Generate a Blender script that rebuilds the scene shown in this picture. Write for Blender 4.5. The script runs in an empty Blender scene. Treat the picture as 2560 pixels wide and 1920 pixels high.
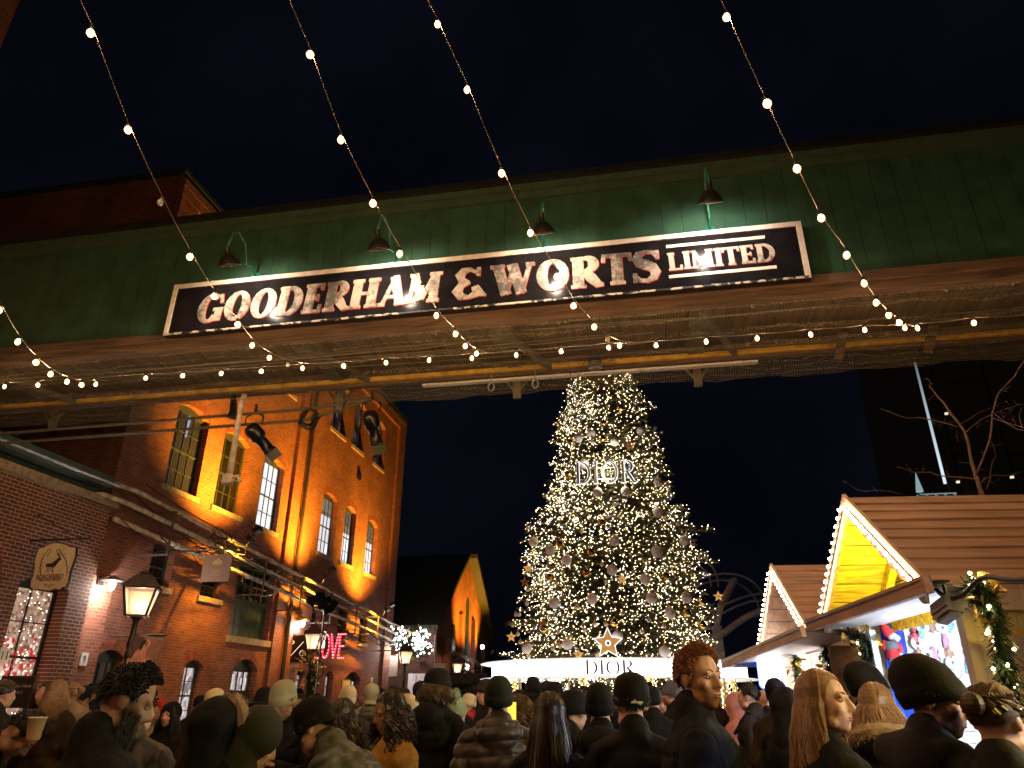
import bpy, bmesh, math, random
import numpy as np
from mathutils import Vector, Matrix, Euler

SC = bpy.context.scene
C = SC.collection
R = math.radians
PI = math.pi
rnd = random.Random(7)

# ------------------------------------------------------------------ camera
CAM_Z = 1.62
PITCH, ROLL, YAW, FPX = R(23.957), R(0.294), R(10.549), 1775.0
_cy, _sy = math.cos(YAW), math.sin(YAW)
_f = np.array([-_sy*math.cos(PITCH), _cy*math.cos(PITCH), math.sin(PITCH)])
_r = np.array([_cy, _sy, 0.0]); _u = np.cross(_r, _f)
_cr, _sr = math.cos(ROLL), math.sin(ROLL)
_M = np.stack([_cr*_r+_sr*_u, -_sr*_r+_cr*_u, -_f], 1)
CAM_RIGHT = Vector((_cy, _sy, 0)); CAM_FWD = Vector((-_sy, _cy, 0))
cd = bpy.data.cameras.new('camera'); cd.sensor_width = 36; cd.lens = 36*FPX/2560
cd.clip_start = 0.05; cd.clip_end = 2000
cam = bpy.data.objects.new('camera', cd); C.objects.link(cam)
m4 = Matrix([list(_M[i])+[0] for i in range(3)]+[[0, 0, 0, 1]])
m4.translation = (0, 0, CAM_Z); cam.matrix_world = m4
SC.camera = cam

def P(x, y, X=None, Y=None, Z=None, D=None):
    """a survey sight line through photo point (x, y), met with a real plane or distance"""
    d = _M @ np.array([x-1280.0, 960.0-y, -FPX])
    if X is not None: t = X/d[0]
    elif Y is not None: t = Y/d[1]
    elif Z is not None: t = (Z-CAM_Z)/d[2]
    else: t = D/math.hypot(d[0], d[1])
    return Vector((d[0]*t, d[1]*t, CAM_Z+d[2]*t))

def LF(l, f, z=0.0):
    """a point l metres right and f metres ahead of the standpoint"""
    v = CAM_RIGHT*l + CAM_FWD*f; v.z = z; return v

# ------------------------------------------------------------------ night sky
W = bpy.data.worlds.new('World'); SC.world = W; W.use_nodes = True
nt = W.node_tree; bg = nt.nodes['Background']
sky = nt.nodes.new('ShaderNodeTexSky'); sky.sky_type = 'NISHITA'; sky.sun_disc = False
sky.sun_elevation = R(-7); sky.sun_rotation = R(200); sky.air_density = 2; sky.dust_density = 3
tint = nt.nodes.new('ShaderNodeMix'); tint.data_type = 'RGBA'; tint.blend_type = 'ADD'
tint.inputs[0].default_value = 1
nt.links.new(sky.outputs[0], tint.inputs[6])
tint.inputs[7].default_value = (0.018, 0.022, 0.046, 1)
gc = nt.nodes.new('ShaderNodeTexCoord'); cn = nt.nodes.new('ShaderNodeTexNoise'); cn.inputs['Scale'].default_value = 2.4; cn.inputs['Detail'].default_value = 5   # thin night cloud
cr = nt.nodes.new('ShaderNodeMapRange'); cr.inputs[1].default_value = .35; cr.inputs[2].default_value = .7; cr.inputs[3].default_value = .6; cr.inputs[4].default_value = 1.6
nt.links.new(gc.outputs['Generated'], cn.inputs[0]); nt.links.new(cn.outputs[0], cr.inputs[0])
cm = nt.nodes.new('ShaderNodeMix'); cm.data_type = 'RGBA'; cm.blend_type = 'MULTIPLY'; cm.inputs[0].default_value = 1
nt.links.new(tint.outputs[2], cm.inputs[6]); nt.links.new(cr.outputs[0], cm.inputs[7])
nt.links.new(cm.outputs[2], bg.inputs[0]); bg.inputs[1].default_value = 0.042

SC.view_settings.view_transform = 'Standard'; SC.view_settings.look = 'None'
SC.view_settings.exposure = 1.15; SC.view_settings.gamma = 1
cyc = SC.cycles
cyc.use_denoising = True
try: cyc.denoiser = 'OPENIMAGEDENOISE'
except Exception: pass
cyc.max_bounces = 5; cyc.diffuse_bounces = 2; cyc.glossy_bounces = 2; cyc.transparent_max_bounces = 12
cyc.sample_clamp_indirect = 4; cyc.sample_clamp_direct = 0
cyc.use_light_tree = True
cyc.caustics_reflective = False; cyc.caustics_refractive = False

# ------------------------------------------------------------------ materials
MATS = {}
def mat(name, col=(.5, .5, .5), rough=.6, metal=0, emit=None, strength=0, noise=0.0, nscale=8, bump=0.0, bscale=40, stretch=(1, 1, 1), spec=.5, coat=0):
    if name in MATS: return MATS[name]
    m = bpy.data.materials.new(name); m.use_nodes = True; MATS[name] = m
    t = m.node_tree; b = t.nodes['Principled BSDF']
    b.inputs['Base Color'].default_value = (*col, 1); b.inputs['Roughness'].default_value = rough
    b.inputs['Metallic'].default_value = metal; b.inputs['Specular IOR Level'].default_value = spec
    if coat: b.inputs['Coat Weight'].default_value = coat
    if emit is not None:
        b.inputs['Emission Color'].default_value = (*emit, 1); b.inputs['Emission Strength'].default_value = strength
    if noise or bump:
        tc = t.nodes.new('ShaderNodeTexCoord'); mp = t.nodes.new('ShaderNodeMapping')
        mp.inputs['Scale'].default_value = stretch
        t.links.new(tc.outputs['Object'], mp.inputs[0])
    if noise:
        n = t.nodes.new('ShaderNodeTexNoise'); n.inputs['Scale'].default_value = nscale; n.inputs['Detail'].default_value = 6
        t.links.new(mp.outputs[0], n.inputs[0])
        r = t.nodes.new('ShaderNodeMapRange'); r.inputs[1].default_value = .3; r.inputs[2].default_value = .7
        r.inputs[3].default_value = 1-noise; r.inputs[4].default_value = 1+noise
        t.links.new(n.outputs[0], r.inputs[0])
        x = t.nodes.new('ShaderNodeMix'); x.data_type = 'RGBA'; x.blend_type = 'MULTIPLY'; x.inputs[0].default_value = 1
        x.inputs[6].default_value = (*col, 1); t.links.new(r.outputs[0], x.inputs[7])
        t.links.new(x.outputs[2], b.inputs['Base Color'])
    if bump:
        n2 = t.nodes.new('ShaderNodeTexNoise'); n2.inputs['Scale'].default_value = bscale; n2.inputs['Detail'].default_value = 4
        t.links.new(mp.outputs[0], n2.inputs[0])
        bp = t.nodes.new('ShaderNodeBump'); bp.inputs['Strength'].default_value = bump; bp.inputs['Distance'].default_value = .01
        t.links.new(n2.outputs[0], bp.inputs['Height']); t.links.new(bp.outputs[0], b.inputs['Normal'])
    return m

def brick(name, axis, c1, c2, mortar, wear=.35, bw=.215, rh=.078):
    if name in MATS: return MATS[name]
    m = bpy.data.materials.new(name); m.use_nodes = True; MATS[name] = m
    t = m.node_tree; b = t.nodes['Principled BSDF']; b.inputs['Roughness'].default_value = .8
    tc = t.nodes.new('ShaderNodeTexCoord'); sp = t.nodes.new('ShaderNodeSeparateXYZ'); cb = t.nodes.new('ShaderNodeCombineXYZ')
    t.links.new(tc.outputs['Object'], sp.inputs[0])
    if axis == 'XY':
        t.links.new(sp.outputs[0], cb.inputs[0]); t.links.new(sp.outputs[1], cb.inputs[1])
    else:
        t.links.new(sp.outputs[1 if axis == 'X' else 0], cb.inputs[0]); t.links.new(sp.outputs[2], cb.inputs[1])
    br = t.nodes.new('ShaderNodeTexBrick'); br.inputs['Scale'].default_value = 1
    br.inputs['Brick Width'].default_value = bw; br.inputs['Row Height'].default_value = rh
    br.inputs['Mortar Size'].default_value = .0085; br.inputs['Mortar Smooth'].default_value = .3; br.inputs['Bias'].default_value = -.1
    br.inputs['Color1'].default_value = (*c1, 1); br.inputs['Color2'].default_value = (*c2, 1); br.inputs['Mortar'].default_value = (*mortar, 1)
    nw = t.nodes.new('ShaderNodeTexNoise'); nw.inputs['Scale'].default_value = 18; nw.inputs['Detail'].default_value = 3
    t.links.new(cb.outputs[0], nw.inputs[0])
    va = t.nodes.new('ShaderNodeVectorMath'); va.operation = 'SCALE'; va.inputs['Scale'].default_value = .012
    t.links.new(nw.outputs['Color'], va.inputs[0])
    ad = t.nodes.new('ShaderNodeVectorMath'); ad.operation = 'ADD'
    t.links.new(cb.outputs[0], ad.inputs[0]); t.links.new(va.outputs[0], ad.inputs[1]); t.links.new(ad.outputs[0], br.inputs[0])
    n = t.nodes.new('ShaderNodeTexNoise'); n.inputs['Scale'].default_value = .9; n.inputs['Detail'].default_value = 8; n.inputs['Roughness'].default_value = .7
    t.links.new(tc.outputs['Object'], n.inputs[0])
    r = t.nodes.new('ShaderNodeMapRange'); r.inputs[1].default_value = .3; r.inputs[2].default_value = .7; r.inputs[3].default_value = 1-wear; r.inputs[4].default_value = 1+wear
    t.links.new(n.outputs[0], r.inputs[0])
    x = t.nodes.new('ShaderNodeMix'); x.data_type = 'RGBA'; x.blend_type = 'MULTIPLY'; x.inputs[0].default_value = 1
    t.links.new(br.outputs['Color'], x.inputs[6]); t.links.new(r.outputs[0], x.inputs[7])
    t.links.new(x.outputs[2], b.inputs['Base Color'])
    bp = t.nodes.new('ShaderNodeBump'); bp.inputs['Strength'].default_value = .9; bp.inputs['Distance'].default_value = .012; bp.invert = True
    mx = t.nodes.new('ShaderNodeMath'); mx.operation = 'MULTIPLY_ADD'; mx.inputs[1].default_value = -.35
    t.links.new(nw.outputs[0], mx.inputs[0]); t.links.new(br.outputs['Fac'], mx.inputs[2])
    t.links.new(mx.outputs[0], bp.inputs['Height']); t.links.new(bp.outputs[0], b.inputs['Normal'])
    return m

def wood(name, col, axis=0, dark=.45, rough=.6, scale=9, emit=0):
    """plank grain running along the given object axis"""
    if name in MATS: return MATS[name]
    m = bpy.data.materials.new(name); m.use_nodes = True; MATS[name] = m
    t = m.node_tree; b = t.nodes['Principled BSDF']; b.inputs['Roughness'].default_value = rough
    tc = t.nodes.new('ShaderNodeTexCoord'); mp = t.nodes.new('ShaderNodeMapping')
    s = [scale, scale, scale]; s[axis] = scale*.09; mp.inputs['Scale'].default_value = s
    t.links.new(tc.outputs['Object'], mp.inputs[0])
    n = t.nodes.new('ShaderNodeTexNoise'); n.inputs['Scale'].default_value = 2.2; n.inputs['Detail'].default_value = 7; n.inputs['Distortion'].default_value = .8
    t.links.new(mp.outputs[0], n.inputs[0])
    rp = t.nodes.new('ShaderNodeValToRGB')
    rp.color_ramp.elements[0].position = .35; rp.color_ramp.elements[0].color = (*[c*dark for c in col], 1)
    rp.color_ramp.elements[1].position = .62; rp.color_ramp.elements[1].color = (*col, 1)
    t.links.new(n.outputs[0], rp.inputs[0]); t.links.new(rp.outputs[0], b.inputs['Base Color'])
    bp = t.nodes.new('ShaderNodeBump'); bp.inputs['Strength'].default_value = .3; bp.inputs['Distance'].default_value = .005
    t.links.new(n.outputs[0], bp.inputs['Height']); t.links.new(bp.outputs[0], b.inputs['Normal'])
    return m

def glow(name, col, strength):
    if name in MATS: return MATS[name]
    m = mat(name, (.02, .02, .02), .5, 0, col, strength); return m

# ------------------------------------------------------------------ mesh builder
class MB:
    def __init__(s): s.v = []; s.f = []; s.mi = []; s.cur = 0
    def face(s, *pts):
        i = len(s.v); s.v += [tuple(p) for p in pts]; s.f.append(tuple(range(i, i+len(pts)))); s.mi.append(s.cur)
    def grid(s, rows, closed=False, cap=False):
        i0 = len(s.v); n = len(rows[0])
        for r in rows: s.v += [tuple(p) for p in r]
        for a in range(len(rows)-1):
            for b in range(n if closed else n-1):
                c = (b+1) % n
                s.f.append((i0+a*n+b, i0+a*n+c, i0+(a+1)*n+c, i0+(a+1)*n+b)); s.mi.append(s.cur)
        if cap:
            s.f.append(tuple(i0+k for k in reversed(range(n)))); s.f.append(tuple(i0+(len(rows)-1)*n+k for k in range(n))); s.mi += [s.cur]*2
    def box(s, a, b, M=None):
        x0, y0, z0 = a; x1, y1, z1 = b
        p = [(x0, y0, z0), (x1, y0, z0), (x1, y1, z0), (x0, y1, z0), (x0, y0, z1), (x1, y0, z1), (x1, y1, z1), (x0, y1, z1)]
        if M is not None: p = [tuple(M @ Vector(q)) for q in p]
        i = len(s.v); s.v += p
        for q in ((0, 3, 2, 1), (4, 5, 6, 7), (0, 1, 5, 4), (1, 2, 6, 5), (2, 3, 7, 6), (3, 0, 4, 7)):
            s.f.append(tuple(i+k for k in q)); s.mi.append(s.cur)
    def bar(s, a, b, w, h, up=(0, 0, 1)):
        a = Vector(a); b = Vector(b); d = (b-a); L = d.length; d.normalize()
        u = Vector(up); x = d.cross(u)
        if x.length < 1e-4: x = d.cross(Vector((1, 0, 0)))
        x.normalize(); z = x.cross(d)
        M = Matrix((x, d, z)).transposed().to_4x4(); M.translation = a
        s.box((-w/2, 0, -h/2), (w/2, L, h/2), M)
    def tube(s, pts, r, n=6, cap=True):
        pts = [Vector(p) for p in pts]; rows = []
        rr = r if isinstance(r, (list, tuple)) else [r]*len(pts)
        prev = None
        for i, p in enumerate(pts):
            d = (pts[min(i+1, len(pts)-1)]-pts[max(i-1, 0)])
            if d.length < 1e-9: d = Vector((0, 0, 1))
            d.normalize()
            if prev is None:
                x = d.cross(Vector((0, 0, 1)))
                if x.length < 1e-3: x = d.cross(Vector((1, 0, 0)))
            else: x = prev - d*prev.dot(d)
            x.normalize(); prev = x; y = d.cross(x)
            rows.append([p+(x*math.cos(2*PI*k/n)+y*math.sin(2*PI*k/n))*rr[i] for k in range(n)])
        s.grid(rows, True, cap)
    def lathe(s, prof, c=(0, 0, 0), n=16, M=None, cap=False):
        rows = []
        for r, z in prof:
            row = [Vector((r*math.cos(2*PI*k/n), r*math.sin(2*PI*k/n), z)) for k in range(n)]
            if M is not None: row = [M @ q for q in row]
            rows.append([q+Vector(c) for q in row])
        s.grid(rows, True, cap)
    def ell(s, c, r, M=None, nu=12, nv=8):
        if not isinstance(r, (tuple, list)): r = (r, r, r)
        rows = []
        for j in range(nv+1):
            t = -PI/2+PI*j/nv; ct = max(math.cos(t), .02); row = []
            for k in range(nu):
                q = Vector((r[0]*ct*math.cos(2*PI*k/nu), r[1]*ct*math.sin(2*PI*k/nu), r[2]*math.sin(t)))+Vector(c)
                row.append(M @ q if M is not None else q)
            rows.append(row)
        s.grid(rows, True, True)
    def prism(s, poly, M, depth):
        """closed 2-D outline extruded along local -z by depth"""
        n = len(poly)
        fr = [M @ Vector((x, y, 0)) for x, y in poly]; bk = [M @ Vector((x, y, -depth)) for x, y in poly]
        i = len(s.v); s.v += [tuple(p) for p in fr+bk]
        s.f.append(tuple(range(i, i+n))); s.f.append(tuple(i+n+k for k in reversed(range(n)))); s.mi += [s.cur]*2
        for k in range(n):
            l = (k+1) % n
            s.f.append((i+k, i+n+k, i+n+l, i+l)); s.mi.append(s.cur)
    def mesh(s, name):
        me = bpy.data.meshes.new(name); me.from_pydata(s.v, [], s.f)
        me.polygons.foreach_set('material_index', s.mi); me.update(); return me
    def build(s, name, m, parent=None, smooth=False, label=None):
        me = s.mesh(name)
        if not isinstance(m, (list, tuple)): m = [m]
        for q in m: me.materials.append(q)
        if smooth: me.polygons.foreach_set('use_smooth', [True]*len(me.polygons))
        o = bpy.data.objects.new(name, me); C.objects.link(o)
        if parent is not None: attach(o, parent)
        if label: o['label'] = label
        return o

def world_loc(o):
    v = Vector((0, 0, 0))
    while o is not None: v = v + o.location; o = o.parent
    return v
def attach(o, parent):
    o.parent = parent
    if parent.type == 'EMPTY': o.matrix_parent_inverse = Matrix.Translation(-parent.location)
def tag(o, label=None, cat=None, group=None, kind=None):
    if label: o['label'] = label
    if cat: o['category'] = cat
    if group: o['group'] = group
    if kind: o['kind'] = kind
    return o
def thing(name, label, cat, loc=(0, 0, 0), group=None):
    o = bpy.data.objects.new(name, None); o.empty_display_size = .2; C.objects.link(o); o.location = loc
    return tag(o, label, cat, group)
def dup(root, loc=None, rotz=None, label=None, scale=None):
    kids = {}
    for o in bpy.data.objects:
        if o.parent is not None: kids.setdefault(o.parent.name, []).append(o)
    def rec(o, par):
        c = o.copy(); C.objects.link(c)
        if par is not None: c.parent = par
        for k in kids.get(o.name, ()): rec(k, c)
        return c
    r = rec(root, None)
    if loc is not None: r.location = loc
    if rotz is not None: r.rotation_euler = (0, 0, rotz)
    if scale is not None: r.scale = (scale,)*3
    if label: r['label'] = label
    return r

def text_mesh(mb, txt, size, M, depth=.01, align='CENTER', squeeze=1.0, spacing=1.0):
    cu = bpy.data.curves.new('t', 'FONT'); cu.body = txt; cu.size = size; cu.align_x = align; cu.align_y = 'CENTER'
    cu.extrude = depth/2; cu.resolution_u = 3; cu.space_character = spacing
    o = bpy.data.objects.new('t', cu); C.objects.link(o)
    dg = bpy.context.evaluated_depsgraph_get(); me = bpy.data.meshes.new_from_object(o.evaluated_get(dg))
    i = len(mb.v)
    for v in me.vertices: mb.v.append(tuple(M @ Vector((v.co.x*squeeze, v.co.y, v.co.z+depth/2))))
    for p in me.polygons: mb.f.append(tuple(i+k for k in p.vertices)); mb.mi.append(mb.cur)
    bpy.data.objects.remove(o); bpy.data.curves.remove(cu); bpy.data.meshes.remove(me)

def frame3(origin, x, y):
    """matrix whose local x, y run along the given directions"""
    x = Vector(x).normalized(); y = Vector(y); y = (y-x*y.dot(x)).normalized(); z = x.cross(y)
    M = Matrix((x, y, z)).transposed().to_4x4(); M.translation = Vector(origin); return M

# serif lettering: strokes as ribbons (centre line + width)
def arcpts(cx, cy, rx, ry, a0, a1, n=18):
    return [(cx+rx*math.cos(R(a0+(a1-a0)*i/n)), cy+ry*math.sin(R(a0+(a1-a0)*i/n)), R(a0+(a1-a0)*i/n)) for i in range(n+1)]
def glyph(c, T, t, s):
    """T thick, t thin, s serif half-length; unit cap height. returns strokes [(pts, widths)], advance"""
    S = []
    def line(x0, y0, x1, y1, w): S.append(([(x0, y0), (x1, y1)], [w, w]))
    def ser(x, y, w=None, l=None):
        l = l or (T/2+s)
        yy = y+t/2 if y < .5 else y-t/2
        S.append(([(x-l, yy), (x+l, yy)], [t, t]))
    def arc(cx, cy, rx, ry, a0, a1, TT=None):
        q = arcpts(cx, cy, rx, ry, a0, a1)
        S.append(([(a, b) for a, b, _ in q], [t+((TT or T)-t)*abs(math.cos(th))**1.3 for *_, th in q]))
    h = T/2
    if c == 'I': line(s+h, 0, s+h, 1, T); ser(s+h, 0); ser(s+h, 1); adv = 2*s+T
    elif c == 'L': line(s+h, 0, s+h, 1, T); ser(s+h, 1); line(0, t/2, .62, t/2, t); line(.6, 0, .6, .28, t); adv = .66
    elif c == 'D':
        x = s+h; line(x, 0, x, 1, T); line(0, t/2, x+.2, t/2, t); line(0, 1-t/2, x+.2, 1-t/2, t)
        arc(x+.16, .5, .5-h, .5-t/2, 90, -90); adv = x+.66
    elif c == 'O': arc(.44, .5, .44-h, .5-t/2+.01, 0, 360); adv = .88
    elif c == 'G':
        arc(.44, .5, .44-h, .5-t/2+.01, 48, 320); line(.76, .04, .76, .44, T*.85); line(.55, .44, .9, .44, t); line(.74, .98, .8, .66, t); adv = .9
    elif c == 'R':
        x = s+h; line(x, 0, x, 1, T); ser(x, 0); line(0, 1-t/2, x+.2, 1-t/2, t)
        line(x, .5, x+.2, .5, t); arc(x+.17, .745, .33-h*.6, .245-t/2+.02, 90, -90)
        S.append(([(x+.18, .52), (x+.34, .3), (x+.52, t*.5), (x+.66, t*.5)], [T*.8, T, T*.8, t])); adv = x+.62
    elif c == 'E':
        x = s+h; line(x, 0, x, 1, T); line(0, t/2, .6, t/2, t); line(0, 1-t/2, .58, 1-t/2, t); line(x, .51, .46, .51, t)
        line(.58, 0, .58, .27, t); line(.56, 1, .56, .77, t); line(.46, .4, .46, .62, t*.8); adv = .66
    elif c == 'H':
        x = s+h; x2 = x+.52; line(x, 0, x, 1, T); line(x2, 0, x2, 1, T); line(x, .5, x2, .5, t)
        for q in (x, x2): ser(q, 0); ser(q, 1)
        adv = x2+s+h
    elif c == 'A':
        line(.12, 0, .46, 1, t*1.15); line(.72, 0, .42, 1, T); line(.2, .3, .62, .3, t); ser(.1, 0, l=.13); ser(.74, 0); adv = .88
    elif c == 'M':
        line(.1, 0, .14, 1, t*1.2); line(.84, 0, .82, 1, T); line(.14, 1, .46, .12, T*.9); line(.8, 1, .48, .12, t*1.2)
        ser(.1, 0, l=.13); ser(.84, 0); ser(.1, 1, l=.1); ser(.84, 1, l=h+.06); adv = 1.02
    elif c == 'W':
        line(.1, 1, .34, .02, T); line(.34, .02, .56, 1, t*1.1); line(.5, 1, .76, .02, T); line(.76, .02, 1.0, 1, t*1.1)
        ser(.1, 1); ser(1.0, 1, l=.12); adv = 1.12
    elif c == 'T':
        line(.36, 0, .36, 1, T); ser(.36, 0); line(.0, 1-t/2, .72, 1-t/2, t); line(.03, 1, .0, .74, t); line(.69, 1, .72, .74, t); adv = .74
    elif c == 'S':
        q = [(.6, .8), (.5, .94), (.32, .97), (.15, .9), (.1, .76), (.16, .63), (.32, .54), (.48, .45), (.56, .3), (.5, .13), (.33, .04), (.15, .07), (.04, .2)]
        w = [t, t*1.1, t*1.2, T*.7, T*.9, T, T*1.05, T, T*.9, T*.7, t*1.2, t*1.1, t]
        S.append((q, w)); line(.62, .98, .62, .7, t); line(.02, .02, .02, .3, t); adv = .68
    elif c == '&':
        S.append(([(.66, .95), (.6, .84), (.44, .96), (.25, .93), (.15, .78), (.2, .62), (.38, .54)], [t, t, t*1.2, T*.8, T, T*.7, t]))
        S.append(([(.44, .535), (.2, .46), (.09, .26), (.2, .08), (.42, .03), (.6, .12), (.66, .3)], [t, T*.75, T*1.05, T*.8, t*1.3, T*.8, t]))
        S.append(([(.5, .3), (.62, .32), (.74, .14), (.9, .06)], [t, T*.8, T*.75, t*.6])); line(.67, 1, .67, .72, t); adv = .95
    else: adv = .3
    return S, adv
def lettering(mb, txt, M, height, T=.2, t=.09, s=.06, gap=.07, slant=0.0, width=None, depth=.01, bounds=False):
    gl = []; x = 0
    for c in txt:
        if c == ' ': x += .28; continue
        S, a = glyph(c, T, t, s); gl.append((x, S)); x += a+gap
    tot = x-gap; kx = (width/tot) if width else height
    layer = 0
    for ox, S in gl:
        for pts, ws in S:
            layer += 1; d = depth+.0009*(layer % 9)
            L = []; Rr = []
            n = len(pts)
            for i, p in enumerate(pts):
                a = pts[max(i-1, 0)]; b = pts[min(i+1, n-1)]
                dx, dy = (b[0]-a[0]), (b[1]-a[1]); l = math.hypot(dx, dy) or 1
                nx, ny = -dy/l*ws[i]/2, dx/l*ws[i]/2
                for lst, sg in ((L, 1), (Rr, -1)):
                    q = (ox+p[0]+nx*sg, p[1]+ny*sg); q = (max(min(q[0], 99), -9), max(min(q[1], 1.02), -.02))
                    lst.append(((q[0]+slant*q[1])*kx, q[1]*height))
            for i in range(n-1):
                mb.prism([L[i], L[i+1], Rr[i+1], Rr[i]][::-1], M @ Matrix.Translation((0, 0, d)), d)
# ================================================================== ground
g = MB(); g.face((-220, -120, 0), (220, -120, 0), (220, 320, 0), (-220, 320, 0))
tag(g.build('ground', brick('paving_brick', 'XY', (.09, .05, .04), (.06, .04, .035), (.03, .028, .025), .4, .2, .1)), kind='structure')

BR_X = brick('red_brick_facade', 'X', (.30, .088, .045), (.17, .048, .028), (.27, .175, .125), .35)
BR_Y = brick('red_brick_return', 'Y', (.30, .088, .045), (.17, .048, .028), (.27, .175, .125), .35)
BB_X = brick('pointed_brick', 'X', (.20, .058, .032), (.12, .038, .025), (.52, .38, .28), .3)
BB_Y = brick('pointed_brick_return', 'Y', (.20, .058, .032), (.12, .038, .025), (.52, .38, .28), .3)
GREEN = mat('green_paint', (.045, .075, .055), .45, noise=.25, nscale=5)
GREEND = mat('dark_green_paint', (.032, .052, .040), .4, noise=.25, nscale=5)
STONE = mat('sandstone', (.36, .27, .19), .85, noise=.3, nscale=9, bump=.4)
IRON = mat('black_iron', (.012, .012, .012), .42, noise=.3)
STEEL = mat('grey_steel', (.35, .35, .34), .35, .8, noise=.3)
WHITEP = mat('white_paint', (.75, .72, .68), .5, noise=.12, nscale=6)
BLACK = mat('black_paint', (.006, .006, .007), .28, noise=.2)
CABLE = mat('black_cable', (.01, .01, .01), .5)
PIPEM = mat('peeling_white_pipe', (.60, .53, .45), .6, noise=.5, nscale=7, bump=.5, bscale=25)
RAIN = mat('rusty_downpipe', (.03, .02, .018), .6, noise=.4)

def pane_mat(name, base, var, strength, scale=2.5, stretch=(1, 1, 1), contrast=.5):
    if name in MATS: return MATS[name]
    m = bpy.data.materials.new(name); m.use_nodes = True; MATS[name] = m
    t = m.node_tree; b = t.nodes['Principled BSDF']; b.inputs['Base Color'].default_value = (.02, .02, .025, 1); b.inputs['Roughness'].default_value = .08
    tc = t.nodes.new('ShaderNodeTexCoord'); mp = t.nodes.new('ShaderNodeMapping'); mp.inputs['Scale'].default_value = stretch
    n = t.nodes.new('ShaderNodeTexVoronoi'); n.inputs['Scale'].default_value = scale; n.distance = 'CHEBYCHEV'
    t.links.new(tc.outputs['Object'], mp.inputs[0]); t.links.new(mp.outputs[0], n.inputs[0])
    rp = t.nodes.new('ShaderNodeValToRGB'); rp.color_ramp.elements[0].position = .5-contrast/2; rp.color_ramp.elements[1].position = .5+contrast/2
    rp.color_ramp.elements[0].color = (*var, 1); rp.color_ramp.elements[1].color = (*base, 1)
    sp = t.nodes.new('ShaderNodeSeparateColor'); t.links.new(n.outputs['Color'], sp.inputs[0]); t.links.new(sp.outputs[0], rp.inputs[0])
    t.links.new(rp.outputs[0], b.inputs['Emission Color']); b.inputs['Emission Strength'].default_value = strength
    return m
P_WHITE = pane_mat('lit_office_glass', (.95, .92, .95), (.62, .60, .64), .58, .8, (1, 1, .55))
P_SHADE = pane_mat('blind_glass', (.42, .34, .28), (.25, .2, .17), .22, 1.2)
P_SHOP = pane_mat('lit_shop_glass', (.85, .72, .70), (.25, .2, .2), .40, 5.0, (1, 1.6, 1))
P_DARK = mat('dark_glass', (.010, .008, .008), .06, noise=.5, nscale=2)
P_BLUE = pane_mat('blue_lit_glass', (.25, .45, .75), (.012, .01, .012), .35, .9, (1, 1.6, .12), .05)
P_DIM = pane_mat('dim_glass', (.10, .07, .06), (.012, .01, .01), .3, 2.2, (1, 1, 1))

def wall_open(mb, axis, pos, u0, u1, z0, z1, ops, depth=.26, sign=1):
    """vertical wall with real openings; ops = (ua, ub, za, zb, rise); the reveal runs back against sign"""
    def pt(u, z, d=0.0):
        q = pos-sign*d
        return (q, u, z) if axis == 'X' else (u, q, z)
    br = {u0, u1}
    for a, b, *_ in ops:
        for k in range(9): br.add(round(a+(b-a)*k/8, 5))
    br = sorted(x for x in br if u0-1e-6 <= x <= u1+1e-6)
    def top(o, u):
        a, b, za, zb, rise = o; return zb-rise*(2*(u-(a+b)/2)/(b-a))**2
    for a, b in zip(br[:-1], br[1:]):
        m = (a+b)/2; act = sorted([o for o in ops if o[0] < m < o[1]], key=lambda o: o[2])
        la = lb = z0
        for o in act:
            if o[2] > la+1e-4: mb.face(pt(a, la), pt(b, lb), pt(b, o[2]), pt(a, o[2]))
            ta, tb = top(o, a), top(o, b)
            mb.face(pt(a, ta), pt(b, tb), pt(b, tb, depth), pt(a, ta, depth))
            mb.face(pt(a, o[2], depth), pt(b, o[2], depth), pt(b, o[2]), pt(a, o[2]))
            la, lb = ta, tb
        mb.face(pt(a, la), pt(b, lb), pt(b, z1), pt(a, z1))
    for o in ops:
        for u in (o[0], o[1]):
            zz = top(o, u); mb.face(pt(u, o[2]), pt(u, o[2], depth), pt(u, zz, depth), pt(u, zz))

def make_window(parent, wx, a, b, za, zb, rise, pane, cols=4, rows=2, sill=True, fm=None, deep=.2, blind=None, name='window'):
    """sash window in an x-facing wall: frame, pane, sill"""
    fm = fm or GREEND
    x = wx-deep; f = MB(); w = .07; zt = zb-rise
    f.box((x-.07, a, za), (x, a+w, zb)); f.box((x-.07, b-w, za), (x, b, zb))
    f.box((x-.07, a+w, zt-w*.4), (x-.002, b-w, zb)); f.box((x-.07, a+w, za), (x-.002, b-w, za+w))
    zm = (za+zt)/2
    if rows > 1: f.box((x-.08, a+w, zm-.025), (x-.004, b-w, zm+.025))
    for k in range(1, cols):
        y = a+w+(b-a-2*w)*k/cols; f.box((x-.06, y-.011, za+w), (x-.012, y+.011, zt-w*.4))
    for base in ((za, zm), (zm, zt)) if rows > 1 else ():
        zz = (base[0]+base[1])/2; f.box((x-.055, a+w, zz-.011), (x-.016, b-w, zz+.011))
    fo = f.build(name, fm, parent)
    p = MB(); p.face((x-.045, a+.01, za+.01), (x-.045, b-.01, za+.01), (x-.045, b-.01, zt), (x-.045, a+.01, zt))
    p.build('pane', pane, fo)
    if blind:
        q = MB(); q.face((x-.05+.012, a+w, zt-(zt-za)*blind), (x-.038, b-w, zt-(zt-za)*blind), (x-.038, b-w, zt), (x-.038, a+w, zt)); q.build('blind', P_SHADE, fo)
    if sill:
        s = MB(); s.box((wx-deep, a-.12, za-.16), (wx+.07, b+.12, za-.003)); s.build('sill', STONE, fo)
    return fo

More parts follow.
